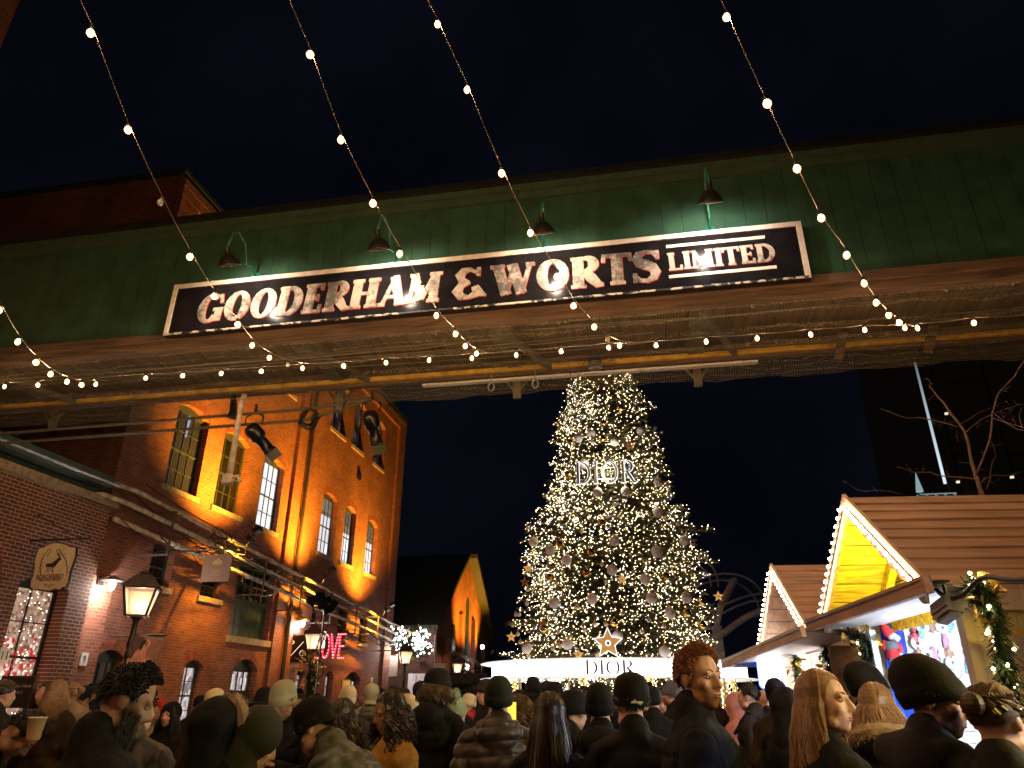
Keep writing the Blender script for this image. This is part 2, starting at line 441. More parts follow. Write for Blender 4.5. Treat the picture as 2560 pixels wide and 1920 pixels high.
# ================================================================== tall brick building on the left
FX = -13.0
tall = thing('brick_building', 'tall three storey red brick building with amber wall lights and lit sash windows', 'building', (FX, 25.7, 0))
cols2 = [(17.05, 18.6), (19.5, 21.05), (22.05, 23.55), (27.03, 28.5), (29.38, 30.65), (32.1, 33.5)]
ops = []; wins = []
pk2 = [P_BLUE, P_DARK, P_WHITE, P_WHITE, P_WHITE, P_WHITE]; bl2 = [None, None, None, .3, .42, .36]
for (a, b), pk, bl in zip(cols2, pk2, bl2):
    ops.append((a, b, 7.05, 9.62, .2)); wins.append((a, b, 7.05, 9.62, .2, pk, 4, 2, bl, 1))
pk3 = [P_DARK, P_DIM, P_DIM, P_DIM, P_DIM, P_DIM]
for (a, b), pk in zip(cols2, pk3):
    ops.append((a, b, 12.4, 14.8, .2)); wins.append((a, b, 12.4, 14.8, .2, pk, 4, 2, None, 1))
for (a, b, za, zb, pk) in ((17.2, 18.15, 4.38, 5.5, P_DARK), (19.65, 20.7, 4.38, 5.2, P_DARK), (27.2, 28.0, 3.95, 5.2, P_DARK), (29.75, 30.7, 3.95, 5.2, P_DARK), (32.2, 33.1, 3.95, 5.2, P_DARK)):
    ops.append((a, b, za, zb, .12)); wins.append((a, b, za, zb, .12, pk, 2, 2, None, 1))
for (a, b, za, zb, pk) in ((19.55, 20.45, .9, 2.62, P_SHOP), (26.5, 27.25, .9, 2.62, P_SHOP), (29.1, 29.85, .9, 2.65, P_SHOP)):
    ops.append((a, b, za, zb, .18)); wins.append((a, b, za, zb, .18, pk, 2, 2, None, 1))
fdoor = (21.55, 24.0, 3.42, 6.0, .15); ops.append(fdoor)
edoors = [(15.95, 17.0, 0, 2.68, .2, P_DIM), (22.1, 23.6, 0, 2.78, .3, P_SHOP), (31.1, 32.85, 0, 2.7, .3, P_SHOP)]
ops += [e[:5] for e in edoors]
w = MB(); wall_open(w, 'X', FX, 15.05, 36.3, 0, 16.15, ops, .3)
w.build('facade', BR_X, tall)
w = MB()
w.face((-34, 15.05, 0), (FX, 15.05, 0), (FX, 15.05, 16.15), (-34, 15.05, 16.15))
w.face((FX, 36.3, 0), (-34, 36.3, 0), (-34, 36.3, 16.15), (FX, 36.3, 16.15))
w.face((-34, 15.05, 16.1), (FX, 15.05, 16.1), (FX, 36.3, 16.1), (-34, 36.3, 16.1))
w.build('side_wall', BR_Y, tall)
w = MB()
for a, b in ((15.052, 16.0-.12), (24.15, 24.85), (25.3, 26.1), (35.3, 36.298)):
    w.box((FX-.05, a, 0), (FX+.13, b, 15.4))
w.box((FX-.05, 15.04, 15.4), (FX+.14, 36.31, 15.75)); w.box((FX-.05, 15.03, 15.75), (FX+.15, 36.32, 16.0))
w.build('pilaster', BR_X, tall)
w = MB(); w.box((-34.1, 14.92, 16.16), (FX+.16, 15.2, 16.3)); w.box((FX-.2, 15.2, 16.16), (FX+.16, 36.4, 16.3)); w.build('parapet_cap', GREEND, tall)
w = MB(); w.tube([(FX+.16, 25.07, 0), (FX+.16, 25.07, 15.9)], .075, 8)
for z in (2, 5, 8, 11, 14): w.tube([(FX+.16, 25.07, z), (FX+.16, 25.07, z+.09)], .1, 8)
w.build('downpipe', RAIN, tall)
# brick arches over the openings: two courses of header bricks standing 6 mm proud, one ring mesh each
ARCHM = mat('arch_brick', (.24, .066, .036), .8, noise=.45, nscale=6)
for o in ops:
    a, b, za, zb, rise = o
    if zb > 11: continue
    n = 8
    for h in (0, 1):
        rows = []
        for k in range(n+1):
            u = a-.02+(b-a+.04)*k/n; z = zb-rise*(2*(u-(a+b)/2)/(b-a))**2+.012+h*.128
            rows.append([(FX-.02, u, z), (FX+.006, u, z), (FX+.006, u, z+.115), (FX-.02, u, z+.115)])
        w = MB(); w.grid(rows, True, True); w.build('brick_arch', ARCHM, tall)
for (a, b, za, zb, rise, pk, cc, rr, bl, _) in wins: make_window(tall, FX, a, b, za, zb, rise, pk, cc, rr, blind=bl)
for k, z in ((25.75, 11.35), (30.45, 11.2)):
    v = MB(); v.lathe([(0.01, .06), (.2, .06), (.23, .03), (.23, 0), (.17, 0), (.17, -.06), (.01, -.06)], n=16, M=Matrix.Translation((FX+.02, k, z)) @ Matrix.Rotation(PI/2, 4, 'Y')); v.build('wall_anchor', IRON, tall)
# freight door
a, b, za, zb, rise = fdoor; x = FX-.2; f = MB()
f.box((x-.08, a, za), (x, a+.12, zb)); f.box((x-.08, b-.12, za), (x, b, zb)); f.box((x-.08, a+.12, zb-.42), (x-.003, b-.12, zb)); f.box((x-.08, a+.12, za+1.05), (x-.003, b-.12, za+1.2))
mid = (a+b)/2; f.box((x-.08, mid-.07, za+1.2), (x-.003, mid+.07, zb-.42))
f.box((x-.07, a+.12, za), (x-.02, b-.12, za+1.05))
for s0, s1 in ((a+.12, mid-.07), (mid+.07, b-.12)):
    f.box((x-.06, s0, za+1.62), (x-.012, s1, za+1.67))
    for k in (1, 2): yy = s0+(s1-s0)*k/3; f.box((x-.06, yy-.015, za+1.2), (x-.014, yy+.015, zb-.42))
for k in range(7): yy = a+.2+(b-a-.4)*k/6; f.box((x-.02, yy-.01, za+.02), (x-.012, yy+.01, za+1.03))
fd = f.build('freight_door', GREEN, tall)
p = MB(); p.face((x-.05, a+.05, za+1.1), (x-.05, b-.05, za+1.1), (x-.05, b-.05, zb-.3), (x-.05, a+.05, zb-.3)); p.build('pane', P_DARK, fd)
s = MB(); s.box((FX-.2, a-.15, za-.2), (FX+.08, b+.15, za-.003)); s.build('sill', STONE, fd)
for (a, b, za, zb, rise, pk) in edoors:
    x = FX-.24; f = MB(); zt = zb-rise-.02; ztr = 1.75
    f.box((x-.08, a, 0), (x, a+.1, zb)); f.box((x-.08, b-.1, 0), (x, b, zb)); f.box((x-.08, a+.1, zt-.06), (x-.003, b-.1, zb)); f.box((x-.08, a+.1, ztr), (x-.003, b-.1, ztr+.1))
    m = (a+b)/2; f.box((x-.08, m-.05, .02), (x-.003, m+.05, ztr))
    for k in (1, 2, 3): yy = a+(b-a)*k/4; f.box((x-.06, yy-.014, ztr+.1), (x-.012, yy+.014, zt-.06))
    f.box((x-.07, a+.1, .02), (x-.02, m-.05, .85)); f.box((x-.07, m+.05, .02), (x-.02, b-.1, .85)); f.box((x-.07, a+.1, 1.5), (x-.02, m-.05, ztr)); f.box((x-.07, m+.05, 1.5), (x-.02, b-.1, ztr))
    d = f.build('door', GREEND, tall)
    p = MB(); p.face((x-.05, a+.05, .4), (x-.05, b-.05, .4), (x-.05, b-.05, zt), (x-.05, a+.05, zt)); p.build('pane', pk, d)
    h = MB(); h.tube([(x+.01, m+.12, .95), (x+.05, m+.12, .95), (x+.05, m+.12, 1.2), (x+.01, m+.12, 1.2)], .012, 6); h.build('handle', STEEL, d)

# ================================================================== low shop building at far left
BX = -12.6
shop = thing('brick_shop', 'low red brick shop with pale mortar, arched display window and green eaves', 'building', (BX, 9, 0))
wop = [(12.85, 14.2, 1.0, 4.0, .25)]
w = MB(); wall_open(w, 'X', BX, -6, 14.85, 0, 5.78, wop, .34); w.build('facade', BB_X, shop)
w = MB(); w.face((BX, 14.85, 0), (-20, 14.85, 0), (-20, 14.85, 5.78), (BX, 14.85, 5.78)); w.build('side_wall', BB_Y, shop)
w = MB(); w.box((BX-.2, -6.02, 5.79), (BX+.12, 14.95, 5.97)); w.build('stone_cornice', STONE, shop)
w = MB(); w.grid([[(BX-.1, -6, 5.98), (BX-.1, 14.3, 5.98)], [(BX+.02, -6, 6.1), (BX+.02, 14.3, 6.1)], [(BX+.36, -6, 6.12), (BX+.36, 14.3, 6.12)], [(BX+.4, -6, 6.2), (BX+.4, 14.3, 6.2)], [(BX+.4, -6, 6.36), (BX+.4, 14.3, 6.36)], [(BX+.02, -6, 6.46), (BX+.02, 14.3, 6.46)], [(BX-2.6, -6, 7.6), (BX-2.6, 14.3, 7.6)]])
w.face((BX-.1, 14.3, 5.98), (BX+.36, 14.3, 6.12), (BX+.4, 14.3, 6.36), (BX+.02, 14.3, 6.46), (BX-2.6, 14.3, 7.6), (BX-2.6, 14.3, 5.98)); w.build('eaves', GREEN, shop)
w = MB(); w.tube([(BX+.44, -6, 6.2), (BX+.44, 14.42, 6.2)], .045, 8); w.build('gutter', STEEL, shop)
# big blind arch of header bricks, set 5 mm proud
w = MB(); cy0, cz0 = 11.05, 3.55
for ring in range(3):
    r0 = .95+ring*.135
    for k in range(30):
        t0, t1 = PI*(k+.06)/30, PI*(k+.94)/30
        q = lambda r, t: (BX+.007, cy0+r*math.cos(t), cz0+r*math.sin(t))
        w.face(q(r0, t0), q(r0, t1), q(r0+.12, t1), q(r0+.12, t0))
w.build('blind_arch', mat('shop_arch_brick', (.16, .05, .03), .8, noise=.4, nscale=5), shop)
a, b, za, zb, rise = wop[0]
P_XMAS = pane_mat('display_glass', (.80, .50, .36), (.20, .09, .06), .32, 13, (1, 1, 1), .95)
wn = make_window(shop, BX, a, b, za, zb, rise, P_XMAS, 2, 2, fm=mat('dark_frame', (.015, .014, .012), .45), deep=.3)
ft = MB()
for k in range(170):
    ft.ell((BX-.335, rnd.uniform(a+.1, b-.1), rnd.uniform(za+.1, zb-.3)), rnd.uniform(.007, .013), nu=5, nv=4)
tag(ft.build('fairy_lights', glow('warm_fairy', (1, .8, .55), 2.5), wn), kind='stuff')
fl = MB()
for k in range(46): fl.ell((BX-.33, rnd.uniform(a+.1, b-.12), rnd.uniform(1.75, 2.75)), (.02, rnd.uniform(.03, .07), rnd.uniform(.03, .07)), nu=7, nv=5)
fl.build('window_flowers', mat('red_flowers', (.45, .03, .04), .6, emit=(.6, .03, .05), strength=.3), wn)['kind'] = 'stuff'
fl = MB()
for k in range(60): fl.ell((BX-.325, rnd.uniform(a+.1, b-.12), rnd.uniform(1.6, 2.7)), (.02, rnd.uniform(.02, .05), rnd.uniform(.03, .06)), nu=7, nv=5)
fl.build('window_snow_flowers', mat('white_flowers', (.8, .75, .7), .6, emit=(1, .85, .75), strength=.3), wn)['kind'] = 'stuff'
# house number plates
def plate(name, label, y, z, x, txt, w=.2, h=.26):
    t = thing(name, label, 'house number', (x, y, z)); q = MB(); q.box((x, y-w/2, z-h/2), (x+.025, y+w/2, z+h/2)); pl = q.build('plate', WHITEP, t)
    q = MB(); M = frame3((x+.026, y, z), (0, 1, 0), (0, 0, 1)); text_mesh(q, txt, h*.75, M, .004); q.build('number', BLACK, t)
plate('house_number', 'white enamel house number 9 on the lamp lit brick pier', 15.42, 2.42, FX+.132, '9', .22, .28)
p = P(8, 1640, X=BX); plate('house_number', 'white enamel house number 11 beside the arched shop window at the left edge', p.y, p.z, BX+.002, '11', .24, .3)
p = P(671, 1685, X=FX); plate('house_number', 'white house number 7 right of the arched green shop doors', p.y, p.z, FX+.002, '7', .24, .32)
p = P(928, 1704, X=FX); plate('house_number', 'small white plate 5 near the far corner of the tall brick building', p.y, p.z, FX+.002, '5', .24, .36)
p = P(862, 1725, X=FX); nb = thing('notice_board', 'grey notice board on brick by the far arched door', 'notice board', p)
q = MB(); q.box((FX+.002, p.y-.45, p.z-.4), (FX+.04, p.y+.45, p.z+.4)); q.build('board', mat('grey_board', (.3, .3, .3), .6), nb)
q = MB(); q.box((FX+.042, p.y-.38, p.z-.33), (FX+.046, p.y+.38, p.z+.33)); q.build('sheet', mat('paper', (.5, .48, .45), .8, noise=.4, nscale=20), nb)

# ================================================================== wall lamps (white) and amber floods
def wall_lamp(label, x, y, z, energy, col=(1, .93, .86)):
    t = thing('wall_lamp', label, 'wall lamp', (x, y, z), 'industrial lamps on the brick walls')
    q = MB(); q.box((x-.02, y-.1, z+.12), (x+.05, y+.1, z+.32)); q.tube([(x+.03, y, z+.28), (x+.2, y, z+.34), (x+.36, y, z+.3)], .022, 8); q.build('arm', IRON, t)
    q = MB(); q.lathe([(.03, .34), (.09, .3), (.26, .24), (.27, .2), (.08, .22), (.01, .22)], (x+.36, y, z), 18); q.build('shade', STEEL, t, True)
    q = MB(); q.lathe([(.01, .2), (.07, .19), (.085, .1), (.06, .02), (.01, -.01)], (x+.36, y, z), 14); q.build('bulb', glow('lamp_bulb_white', (1, .95, .95), 14), t, True)
    l = bpy.data.lights.new('wall_lamp_light', 'POINT'); l.energy = energy; l.color = col; l.shadow_soft_size = .09
    o = bpy.data.objects.new('lamp_light', l); C.objects.link(o); o.location = (x+.38, y, z-.02); attach(o, t)
wall_lamp('white wall lamp shining on the brick pier above house number 9', FX+.13, 15.35, 3.95, 75)
p = P(742, 1560, X=FX+.13); wall_lamp('white wall lamp above the square black sign', FX, p.y, p.z-.1, 55)
p = P(975, 1620, X=FX+.13); wall_lamp('white wall lamp at the far corner above the hanging banner', FX+.13, p.y, p.z-.1, 55)

def flood(label, y, z, up=True, energy=900, x=FX+.75, col=(1, .44, .03), tgt=None, size=75, grp='amber flood lights washing the brickwork', name='flood_light'):
    t = thing(name, label, 'flood light', (x, y, z), grp)
    d = (Vector(tgt)-Vector((x, y, z))).normalized()
    xx = Vector((0, 1, 0)) if abs(d.y) < .9 else Vector((1, 0, 0)); M = frame3((x, y, z), xx, (-d).cross(xx))
    # local -z points along d
    q = MB(); q.box((-.13, -.1, 0), (.13, .1, .12), M); q.box((-.15, -.12, -.02), (.15, .12, .0), M); q.build('housing', IRON, t)
    q = MB(); q.box((-.115, -.085, -.026), (.115, .085, -.022), M); q.build('lens', glow('amber_lens', (1, .42, .05), 6), t)
    q = MB(); q.bar((x, y, z), (x-.1, y, z-.22), .03, .03); q.build('bracket', IRON, t)
    l = bpy.data.lights.new('flood', 'SPOT'); l.energy = energy; l.color = col; l.spot_size = R(size); l.spot_blend = 1; l.shadow_soft_size = .08
    o = bpy.data.objects.new('flood_lamp', l); C.objects.link(o)
    attach(o, t); o.matrix_basis = Matrix.Translation(Vector((x, y, z))+d*.05) @ (-d).to_track_quat('Z', 'Y').to_matrix().to_4x4()
for y, z, nm in ((19.25, 6.2, 'near the left windows'), (24.75, 5.95, 'by the dark downpipe'), (31.35, 5.5, 'near the far windows')):
    flood('amber flood light shining up the wall '+nm, y, z, energy=2200, x=FX+1.75, tgt=(FX-.2, y+.1, z+3.6), size=124)
    flood('amber flood light shining down the wall '+nm, y+.3, z-.25, energy=620, x=FX+1.4, tgt=(FX, y+.3, z-1.8), size=118)

# ================================================================== pipe rack along the facade
rack = thing('pipe_rack', 'bundle of peeling white pipes and cables running along the brick buildings', 'pipe rack', (-12.3, 25, 5))
q = MB()
def pipe(pts, r):
    q.tube(pts, r, 9)
    for (a, b) in zip(pts[:-1], pts[1:]):
        a = Vector(a); b = Vector(b); L = (b-a).length; n = int(L/2.4)
        for k in range(1, n+1): c = a.lerp(b, (k-.3)/n); d = (b-a).normalized(); q.tube([c-d*.05, c+d*.05], r*1.35, 9)
pipe([(-16.4, 14.2, 6.75), (-12.6, 14.6, 6.38), (-12.25, 15.2, 6.28), (-12.25, 36, 4.85), (-11, 48, 3.75)], .055)
pipe([(-16.4, 14.0, 6.2), (-12.5, 14.35, 6.0), (-12.2, 15.0, 5.9), (-12.2, 36, 4.45), (-10.9, 48, 3.5)], .06)
pipe([(-12.5, 14.9, 5.55), (-12.3, 22, 5.05), (-12.3, 36, 4.1), (-11, 48, 3.2)], .062)
q.build('pipe', PIPEM, rack, True)
q = MB()
for k in range(9):
    dz = -.1-.17*k; dx = rnd.uniform(-.25, .35)
    q.tube([(-12.2+dx, 36.6, 4.9+dz), (-11.1+dx, 42, 4.35+dz*.8), (-10.9+dx, 48.5, 3.9+dz*.7)], .045, 6)
q.build('thin_pipe', mat('rusty_pipe', (.3, .24, .18), .55, noise=.5), rack)
for y in (16.5, 19, 21.5, 24.2, 26.8, 29.4, 32, 34.6):
    q = MB(); z = 6.28-(y-15.2)*.0687; q.bar((-12.95, y, z-.12), (-12.0, y, z-.12), .05, .05); q.bar((-12.05, y, z-.12), (-12.05, y, z-1.2), .04, .04); q.bar((-12.95, y, z-1.22), (-12.0, y, z-1.22), .05, .05)
    q.build('bracket', mat('rack_steel', (.12, .09, .07), .6, noise=.4), rack)
q = MB()
for k in range(30):
    y0 = rnd.uniform(14.5, 32); y1 = y0+rnd.uniform(3, 9); xo = -12.2+rnd.uniform(-.3, .3); dz = rnd.uniform(-.9, .35); sg = rnd.uniform(.1, .5)
    zf = lambda y: 6.28-(y-15.2)*.0687+dz
    q.tube([(xo, y0+(y1-y0)*t/8, zf(y0+(y1-y0)*t/8)-sg*4*(t/8)*(1-t/8)) for t in range(9)], rnd.uniform(.012, .022), 4)
for k in range(7):
    y0 = 18.9+rnd.uniform(-.4, .6); z0 = 6.1
    q.tube([(-12.1+rnd.uniform(-.2, .2)*t, y0+rnd.uniform(-.3, .3)*t, z0-.18*t+rnd.uniform(-.1, .1)) for t in range(6)], .016, 4)
q.build('cable', CABLE, rack)
# lit garland hung on the far end of the rack
gl = thing('lit_garland', 'evergreen garland with white fairy lights hung on the pipes by the corner', 'garland', (-11.4, 38, 4.5))
q = MB(); q2 = MB(); q3 = MB()
def garland_pts(pts, n, rad):
    out = []
    for k in range(n):
        t = rnd.random()*(len(pts)-1); i = min(int(t), len(pts)-2); a = Vector(pts[i]).lerp(Vector(pts[i+1]), t-i)
        v = Vector((rnd.gauss(0, 1), rnd.gauss(0, 1), rnd.gauss(0, 1))).normalized()*rad*rnd.uniform(.3, 1.1)
        out.append((a, a+v, v))
    return out
def needles(mb, pts, n, rad, w=.02):
    for a, b, v in garland_pts(pts, n, rad):
        s = v.cross(Vector((0, 0, 1))); s = (s.normalized() if s.length > 1e-4 else Vector((1, 0, 0)))*w
        e = b-Vector((0, 0, rad*.25)); mb.face(a-s*.4, a+s*.4, e+s, e-s)
A = [P(x, y, X=-11.5) for x, y in ((995, 1575), (1000, 1600), (1012, 1618), (1026, 1590), (1034, 1605), (1042, 1615), (1055, 1590), (1062, 1575))]
B = [P(x, y, X=-11.5) for x, y in ((1026, 1605), (1034, 1622), (1046, 1608), (1060, 1612), (1072, 1625), (1080, 1600), (1070, 1585))]
needles(q, A, 700, .42, .035); needles(q, B, 600, .42, .035)
q.build('foliage', mat('garland_needles', (.035, .055, .03), .7, noise=.4, nscale=3), gl)
for pts in (A, B):
    for a, b, v in garland_pts(pts, 120, .42): q2.ell(b, .04, nu=6, nv=4)
q2.build('fairy_lights', glow('garland_white', (1, .97, .95), 9), gl)['kind'] = 'stuff'
for a, b, v in garland_pts(A, 40, .4): q3.face(b, b+Vector((0, .12, .05)), b+Vector((.03, .1, .2)), b+Vector((0, -.04, .12)))
q3.build('gold_leaves', mat('gold_leaf', (.75, .5, .14), .35, .7), gl)['kind'] = 'stuff'
cable_y = 0
# upper corner of a tall brick block near the standpoint, seen at the top left
nc = P(25, 60, X=-13.6)
blk = thing('brick_block', 'corner of a tall brick block cut off at the top left of the picture', 'building', (-13.6, nc.y, 0))
w = MB(); w.face((-13.6, -8, 0), (-13.6, nc.y, 0), (-13.6, nc.y, 30), (-13.6, -8, 30)); w.build('street_wall', BR_X, blk)
w = MB(); w.face((-13.6, nc.y, 0), (-24, nc.y, 0), (-24, nc.y, 30), (-13.6, nc.y, 30)); w.build('end_wall', BR_Y, blk)
# ================================================================== overhead gallery bridge
BY = 9.0
bridge = thing('gallery_bridge', 'dark green enclosed gallery bridge crossing above the lane with timber underside', 'bridge', (0, 10, 6.5))
GW = mat('bridge_green', (.034, .088, .052), .42, noise=.3, nscale=3, bump=.15, bscale=12)
w = MB(); x = -30.0
while x < 20:   # tongue and groove boards
    w.box((x, BY, 7.02), (x+.292, BY+.05, 8.86)); x += .3
w.box((-30, BY+.012, 7.0), (20, BY+.2, 8.9))
w.build('board_wall', GW, bridge)
w = MB(); w.box((-30, BY-.06, 8.862), (20, BY+.2, 8.99)); w.box((-30, BY-.12, 8.992), (20, BY+.2, 9.1)); w.build('cornice', mat('cornice_green', (.05, .085, .05), .45, noise=.2), bridge)
w = MB(); w.box((-30, BY-.2, 9.102), (20, BY+2.3, 9.2)); w.build('roof', IRON, bridge)
w = MB(); w.box((-30, BY+1.95, 7.0), (20, BY+2.05, 9.1)); w.build('rear_wall', GW, bridge)
TIM = wood('dark_timber', (.13, .08, .05), 0, .4, .8, 5)
w = MB(); w.box((-30, BY-.04, 6.86), (20, BY+.12, 7.0)); w.box((-30, BY+.02, 6.74), (20, BY+.2, 6.857)); w.build('front_beam', TIM, bridge)
w = MB(); x = -30
while x < 20: w.box((x, BY+.22, 6.975), (x+.288, BY+1.94, 6.995)); x += .3
w.box((-30, BY+.22, 6.997), (20, BY+1.94, 7.02)); w.build('deck', wood('deck_timber', (.10, .07, .042), 1, .4, .85, 5), bridge)
w = MB(); w.box((-30, BY+1.8, 6.66), (20, BY+1.9, 6.95)); w.build('rear_beam', wood('rear_timber', (.10, .06, .038), 0, .5, .8, 5), bridge)
w = MB(); w.box((-30, BY+1.74, 6.725), (20, BY+1.798, 6.80)); w.build('yellow_rail', mat('yellow_paint', (.62, .38, .05), .5, noise=.35, nscale=6, bump=.3), bridge)
w = MB(); w.box((-3.6, BY+1.802, 6.59), (2.0, BY+1.9, 6.625)); w.build('white_lath', WHITEP, bridge)
BRK = mat('bracket_paint', (.07, .065, .042), .6, noise=.5, nscale=6)
for x in (-22, -16.4, -11, -5.15, -1.95, 1.05, 6.2, 10, 15):   # cross trusses under the deck
    w = MB()
    w.box((x-.12, BY+.21, 6.78), (x+.12, BY+1.74, 6.97)); w.box((x-.16, BY+.3, 6.73), (x+.16, BY+.7, 6.78))
    w.bar((x, BY+1.93, 6.7), (x, BY+1.97, 6.3), .13, .08, (0, 1, 0)); w.bar((x-.22, BY+1.93, 6.66), (x, BY+1.95, 6.36), .05, .04); w.bar((x+.22, BY+1.93, 6.66), (x, BY+1.95, 6.36), .05, .04)
    w.bar((x, BY+.3, 6.75), (x+.6, BY+1.7, 6.72), .08, .1)
    w.build('truss', BRK, bridge)
for x in (-2.95, -1.05, 1.0, 1.75, -6.1, 4.3):
    w = MB(); w.box((x-.06, BY+.27, 6.88), (x+.06, BY+.37, 6.97)); w.tube([(x, BY+.32, 6.88), (x, BY+.32, 6.79), (x+.03, BY+.32, 6.76)], .014, 6); w.build('cleat', STEEL, bridge)
for x in (3.3, 4.6): w = MB(); w.bar((x, BY+1.6, 6.9), (x-.08, BY+1.85, 6.55), .13, .035, (0, 1, 0)); w.build('strut', TIM, bridge)
for x in (-2.35, -1.6):
    w = MB(); w.tube([(x, BY+1.7, 6.7), (x, BY+1.7, 6.5)], .01, 6)
    w.tube([(x+.05*math.sin(2*PI*k/12), BY+1.7, 6.43+.075*math.cos(2*PI*k/12)) for k in range(13)], .014, 6); w.build('ring_hook', STEEL, bridge)
# sagging bird netting hung below the deck
m = bpy.data.materials.new('wire_netting'); m.use_nodes = True; t = m.node_tree; b = t.nodes['Principled BSDF']
b.inputs['Base Color'].default_value = (.22, .20, .13, 1); b.inputs['Roughness'].default_value = .7
tc = t.nodes.new('ShaderNodeTexCoord'); vo = t.nodes.new('ShaderNodeTexVoronoi'); vo.feature = 'DISTANCE_TO_EDGE'; vo.inputs['Scale'].default_value = 26; vo.inputs['Randomness'].default_value = .25
t.links.new(tc.outputs['Object'], vo.inputs[0])
lt = t.nodes.new('ShaderNodeMath'); lt.operation = 'LESS_THAN'; lt.inputs[1].default_value = .035; t.links.new(vo.outputs['Distance'], lt.inputs[0])
t.links.new(lt.outputs[0], b.inputs['Alpha'])
rows = []
for i in range(141):
    x = -26+44*i/140; row = []
    for (yy, zz) in ((BY+.1, 6.73), (BY+.4, 6.68), (BY+.8, 6.65), (BY+1.1, 6.62), (BY+1.4, 6.6), (BY+1.7, 6.56), (BY+1.95, 6.5), (BY+2.04, 6.45), (BY+2.08, 6.5), (BY+2.06, 6.95)):
        sag = -.05*abs(math.sin(i*.23+.7*math.sin(i*.11)))-.02*math.sin(i*1.3+yy*3)-.012*math.sin(i*3.1+yy*7)
        row.append((x, yy, zz+(sag if zz < 6.6 else .3*sag if zz < 6.7 else 0)))
    rows.append(row)
w = MB(); w.grid(rows); w.build('bird_netting', m, bridge, True)
w = MB()
for k in range(14):
    y = BY+rnd.uniform(.15, 1.6); z = rnd.uniform(6.5, 6.68); x0 = rnd.uniform(-14, 4); x1 = x0+rnd.uniform(4, 9)
    w.tube([(x0+(x1-x0)*k2/8, y+rnd.uniform(-.02, .02)+.25*k2/8, z+.15*k2/8-.2*(k2/8)*(1-k2/8)) for k2 in range(9)], .007, 4)
for z, y in ((6.28, BY+2.0), (6.08, BY+2.02)): w.tube([(-14, y, z), (-5.8, y, z+.1), (-4.6, y, 6.5)], .028, 6)
w.build('cable', mat('grey_cable', (.10, .09, .06), .6), bridge)
jb = thing('junction_box', 'small metal lamp box clamped under the bridge above the tree top', 'box', (-1.06, BY+2.2, 6.4))
w = MB(); p = P(1488, 907, Y=BY+1.7); w.box((p.x-.11, BY+1.6, p.z-.02), (p.x+.11, BY+1.74, p.z+.11)); w.build('case', IRON, jb)
w = MB(); w.lathe([(.12, -.02), (.13, -.1), (.1, -.12), (.01, -.1)], (p.x, BY+1.67, p.z), 14); w.build('lens', STEEL, jb)

# ------------------------------------------------------------------ painted sign
SX0, SX1, SZ0, SZ1 = -7.30, 2.50, 6.885, 7.815; SY = BY-.16
sign = thing('painted_sign', 'long black board with worn white serif letters GOODERHAM & WORTS LIMITED', 'sign', (-2.4, SY, SZ0))
SB = mat('sign_black', (.012, .010, .011), .13, noise=.3, nscale=4, spec=.35)
w = MB(); w.box((SX0, SY, SZ0), (SX1, BY-.02, SZ1)); w.build('board', SB, sign)
m = bpy.data.materials.new('worn_letter_paint'); m.use_nodes = True; t = m.node_tree; b = t.nodes['Principled BSDF']; b.inputs['Roughness'].default_value = .5
tc = t.nodes.new('ShaderNodeTexCoord'); n = t.nodes.new('ShaderNodeTexNoise'); n.inputs['Scale'].default_value = 16; n.inputs['Detail'].default_value = 8; n.inputs['Roughness'].default_value = .75
n2 = t.nodes.new('ShaderNodeTexNoise'); n2.inputs['Scale'].default_value = 2.2
t.links.new(tc.outputs['Object'], n.inputs[0]); t.links.new(tc.outputs['Object'], n2.inputs[0])
ad = t.nodes.new('ShaderNodeMath'); ad.operation = 'ADD'; t.links.new(n.outputs[0], ad.inputs[0]); t.links.new(n2.outputs[0], ad.inputs[1])
rp = t.nodes.new('ShaderNodeValToRGB'); e = rp.color_ramp.elements
e[0].position = .44; e[0].color = (.10, .085, .07, 1); e[1].position = .55; e[1].color = (.50, .40, .32, 1)
hl = t.nodes.new('ShaderNodeMath'); hl.operation = 'MULTIPLY'; hl.inputs[1].default_value = .5; t.links.new(ad.outputs[0], hl.inputs[0])
t.links.new(hl.outputs[0], rp.inputs[0]); t.links.new(rp.outputs[0], b.inputs['Base Color'])
LET = m; SWH = mat('sign_white', (.78, .68, .57), .45, noise=.15, nscale=10)
RED = mat('red_letter_edge', (.45, .04, .03), .5)
Ms = frame3((0, SY-.002, 0), (1, 0, 0), (0, 0, 1))
def sx(px, py): return P(px, py, Y=SY).x
def place(txt, x0, x1, z0, z1, T, t, s, gap, slant):
    M = frame3((x0, SY-.001, z0), (1, 0, 0), (0, 0, 1))
    w = MB(); lettering(w, txt, M @ Matrix.Translation((.008, -.010, 0)), z1-z0, T, t, s, gap, slant, x1-x0, .0005); w.build('letter_edging', RED, sign)
    w = MB(); lettering(w, txt, M @ Matrix.Translation((0, 0, .006)), z1-z0, T, t, s, gap, slant, x1-x0, .003); w.build('lettering', LET, sign)
place('GOODERHAM', -6.79, -2.78, 7.05, 7.57, .295, .11, .05, .045, .10)
place('&', -2.54, -2.02, 7.05, 7.58, .29, .11, .05, .05, .02)
place('WORTS', -1.93, .50, 7.05, 7.58, .295, .11, .05, .045, .0)
place('LIMITED', .62, 2.08, 7.2, 7.5, .24, .11, .05, .05, -.03)
w = MB()
for z in (7.59, 7.08): w.box((.61, SY-.008, z), (2.07 if z < 7.3 else 1.98, SY-.001, z+.05))
w.build('letter_rule', SWH, sign)
w = MB(); f = .075
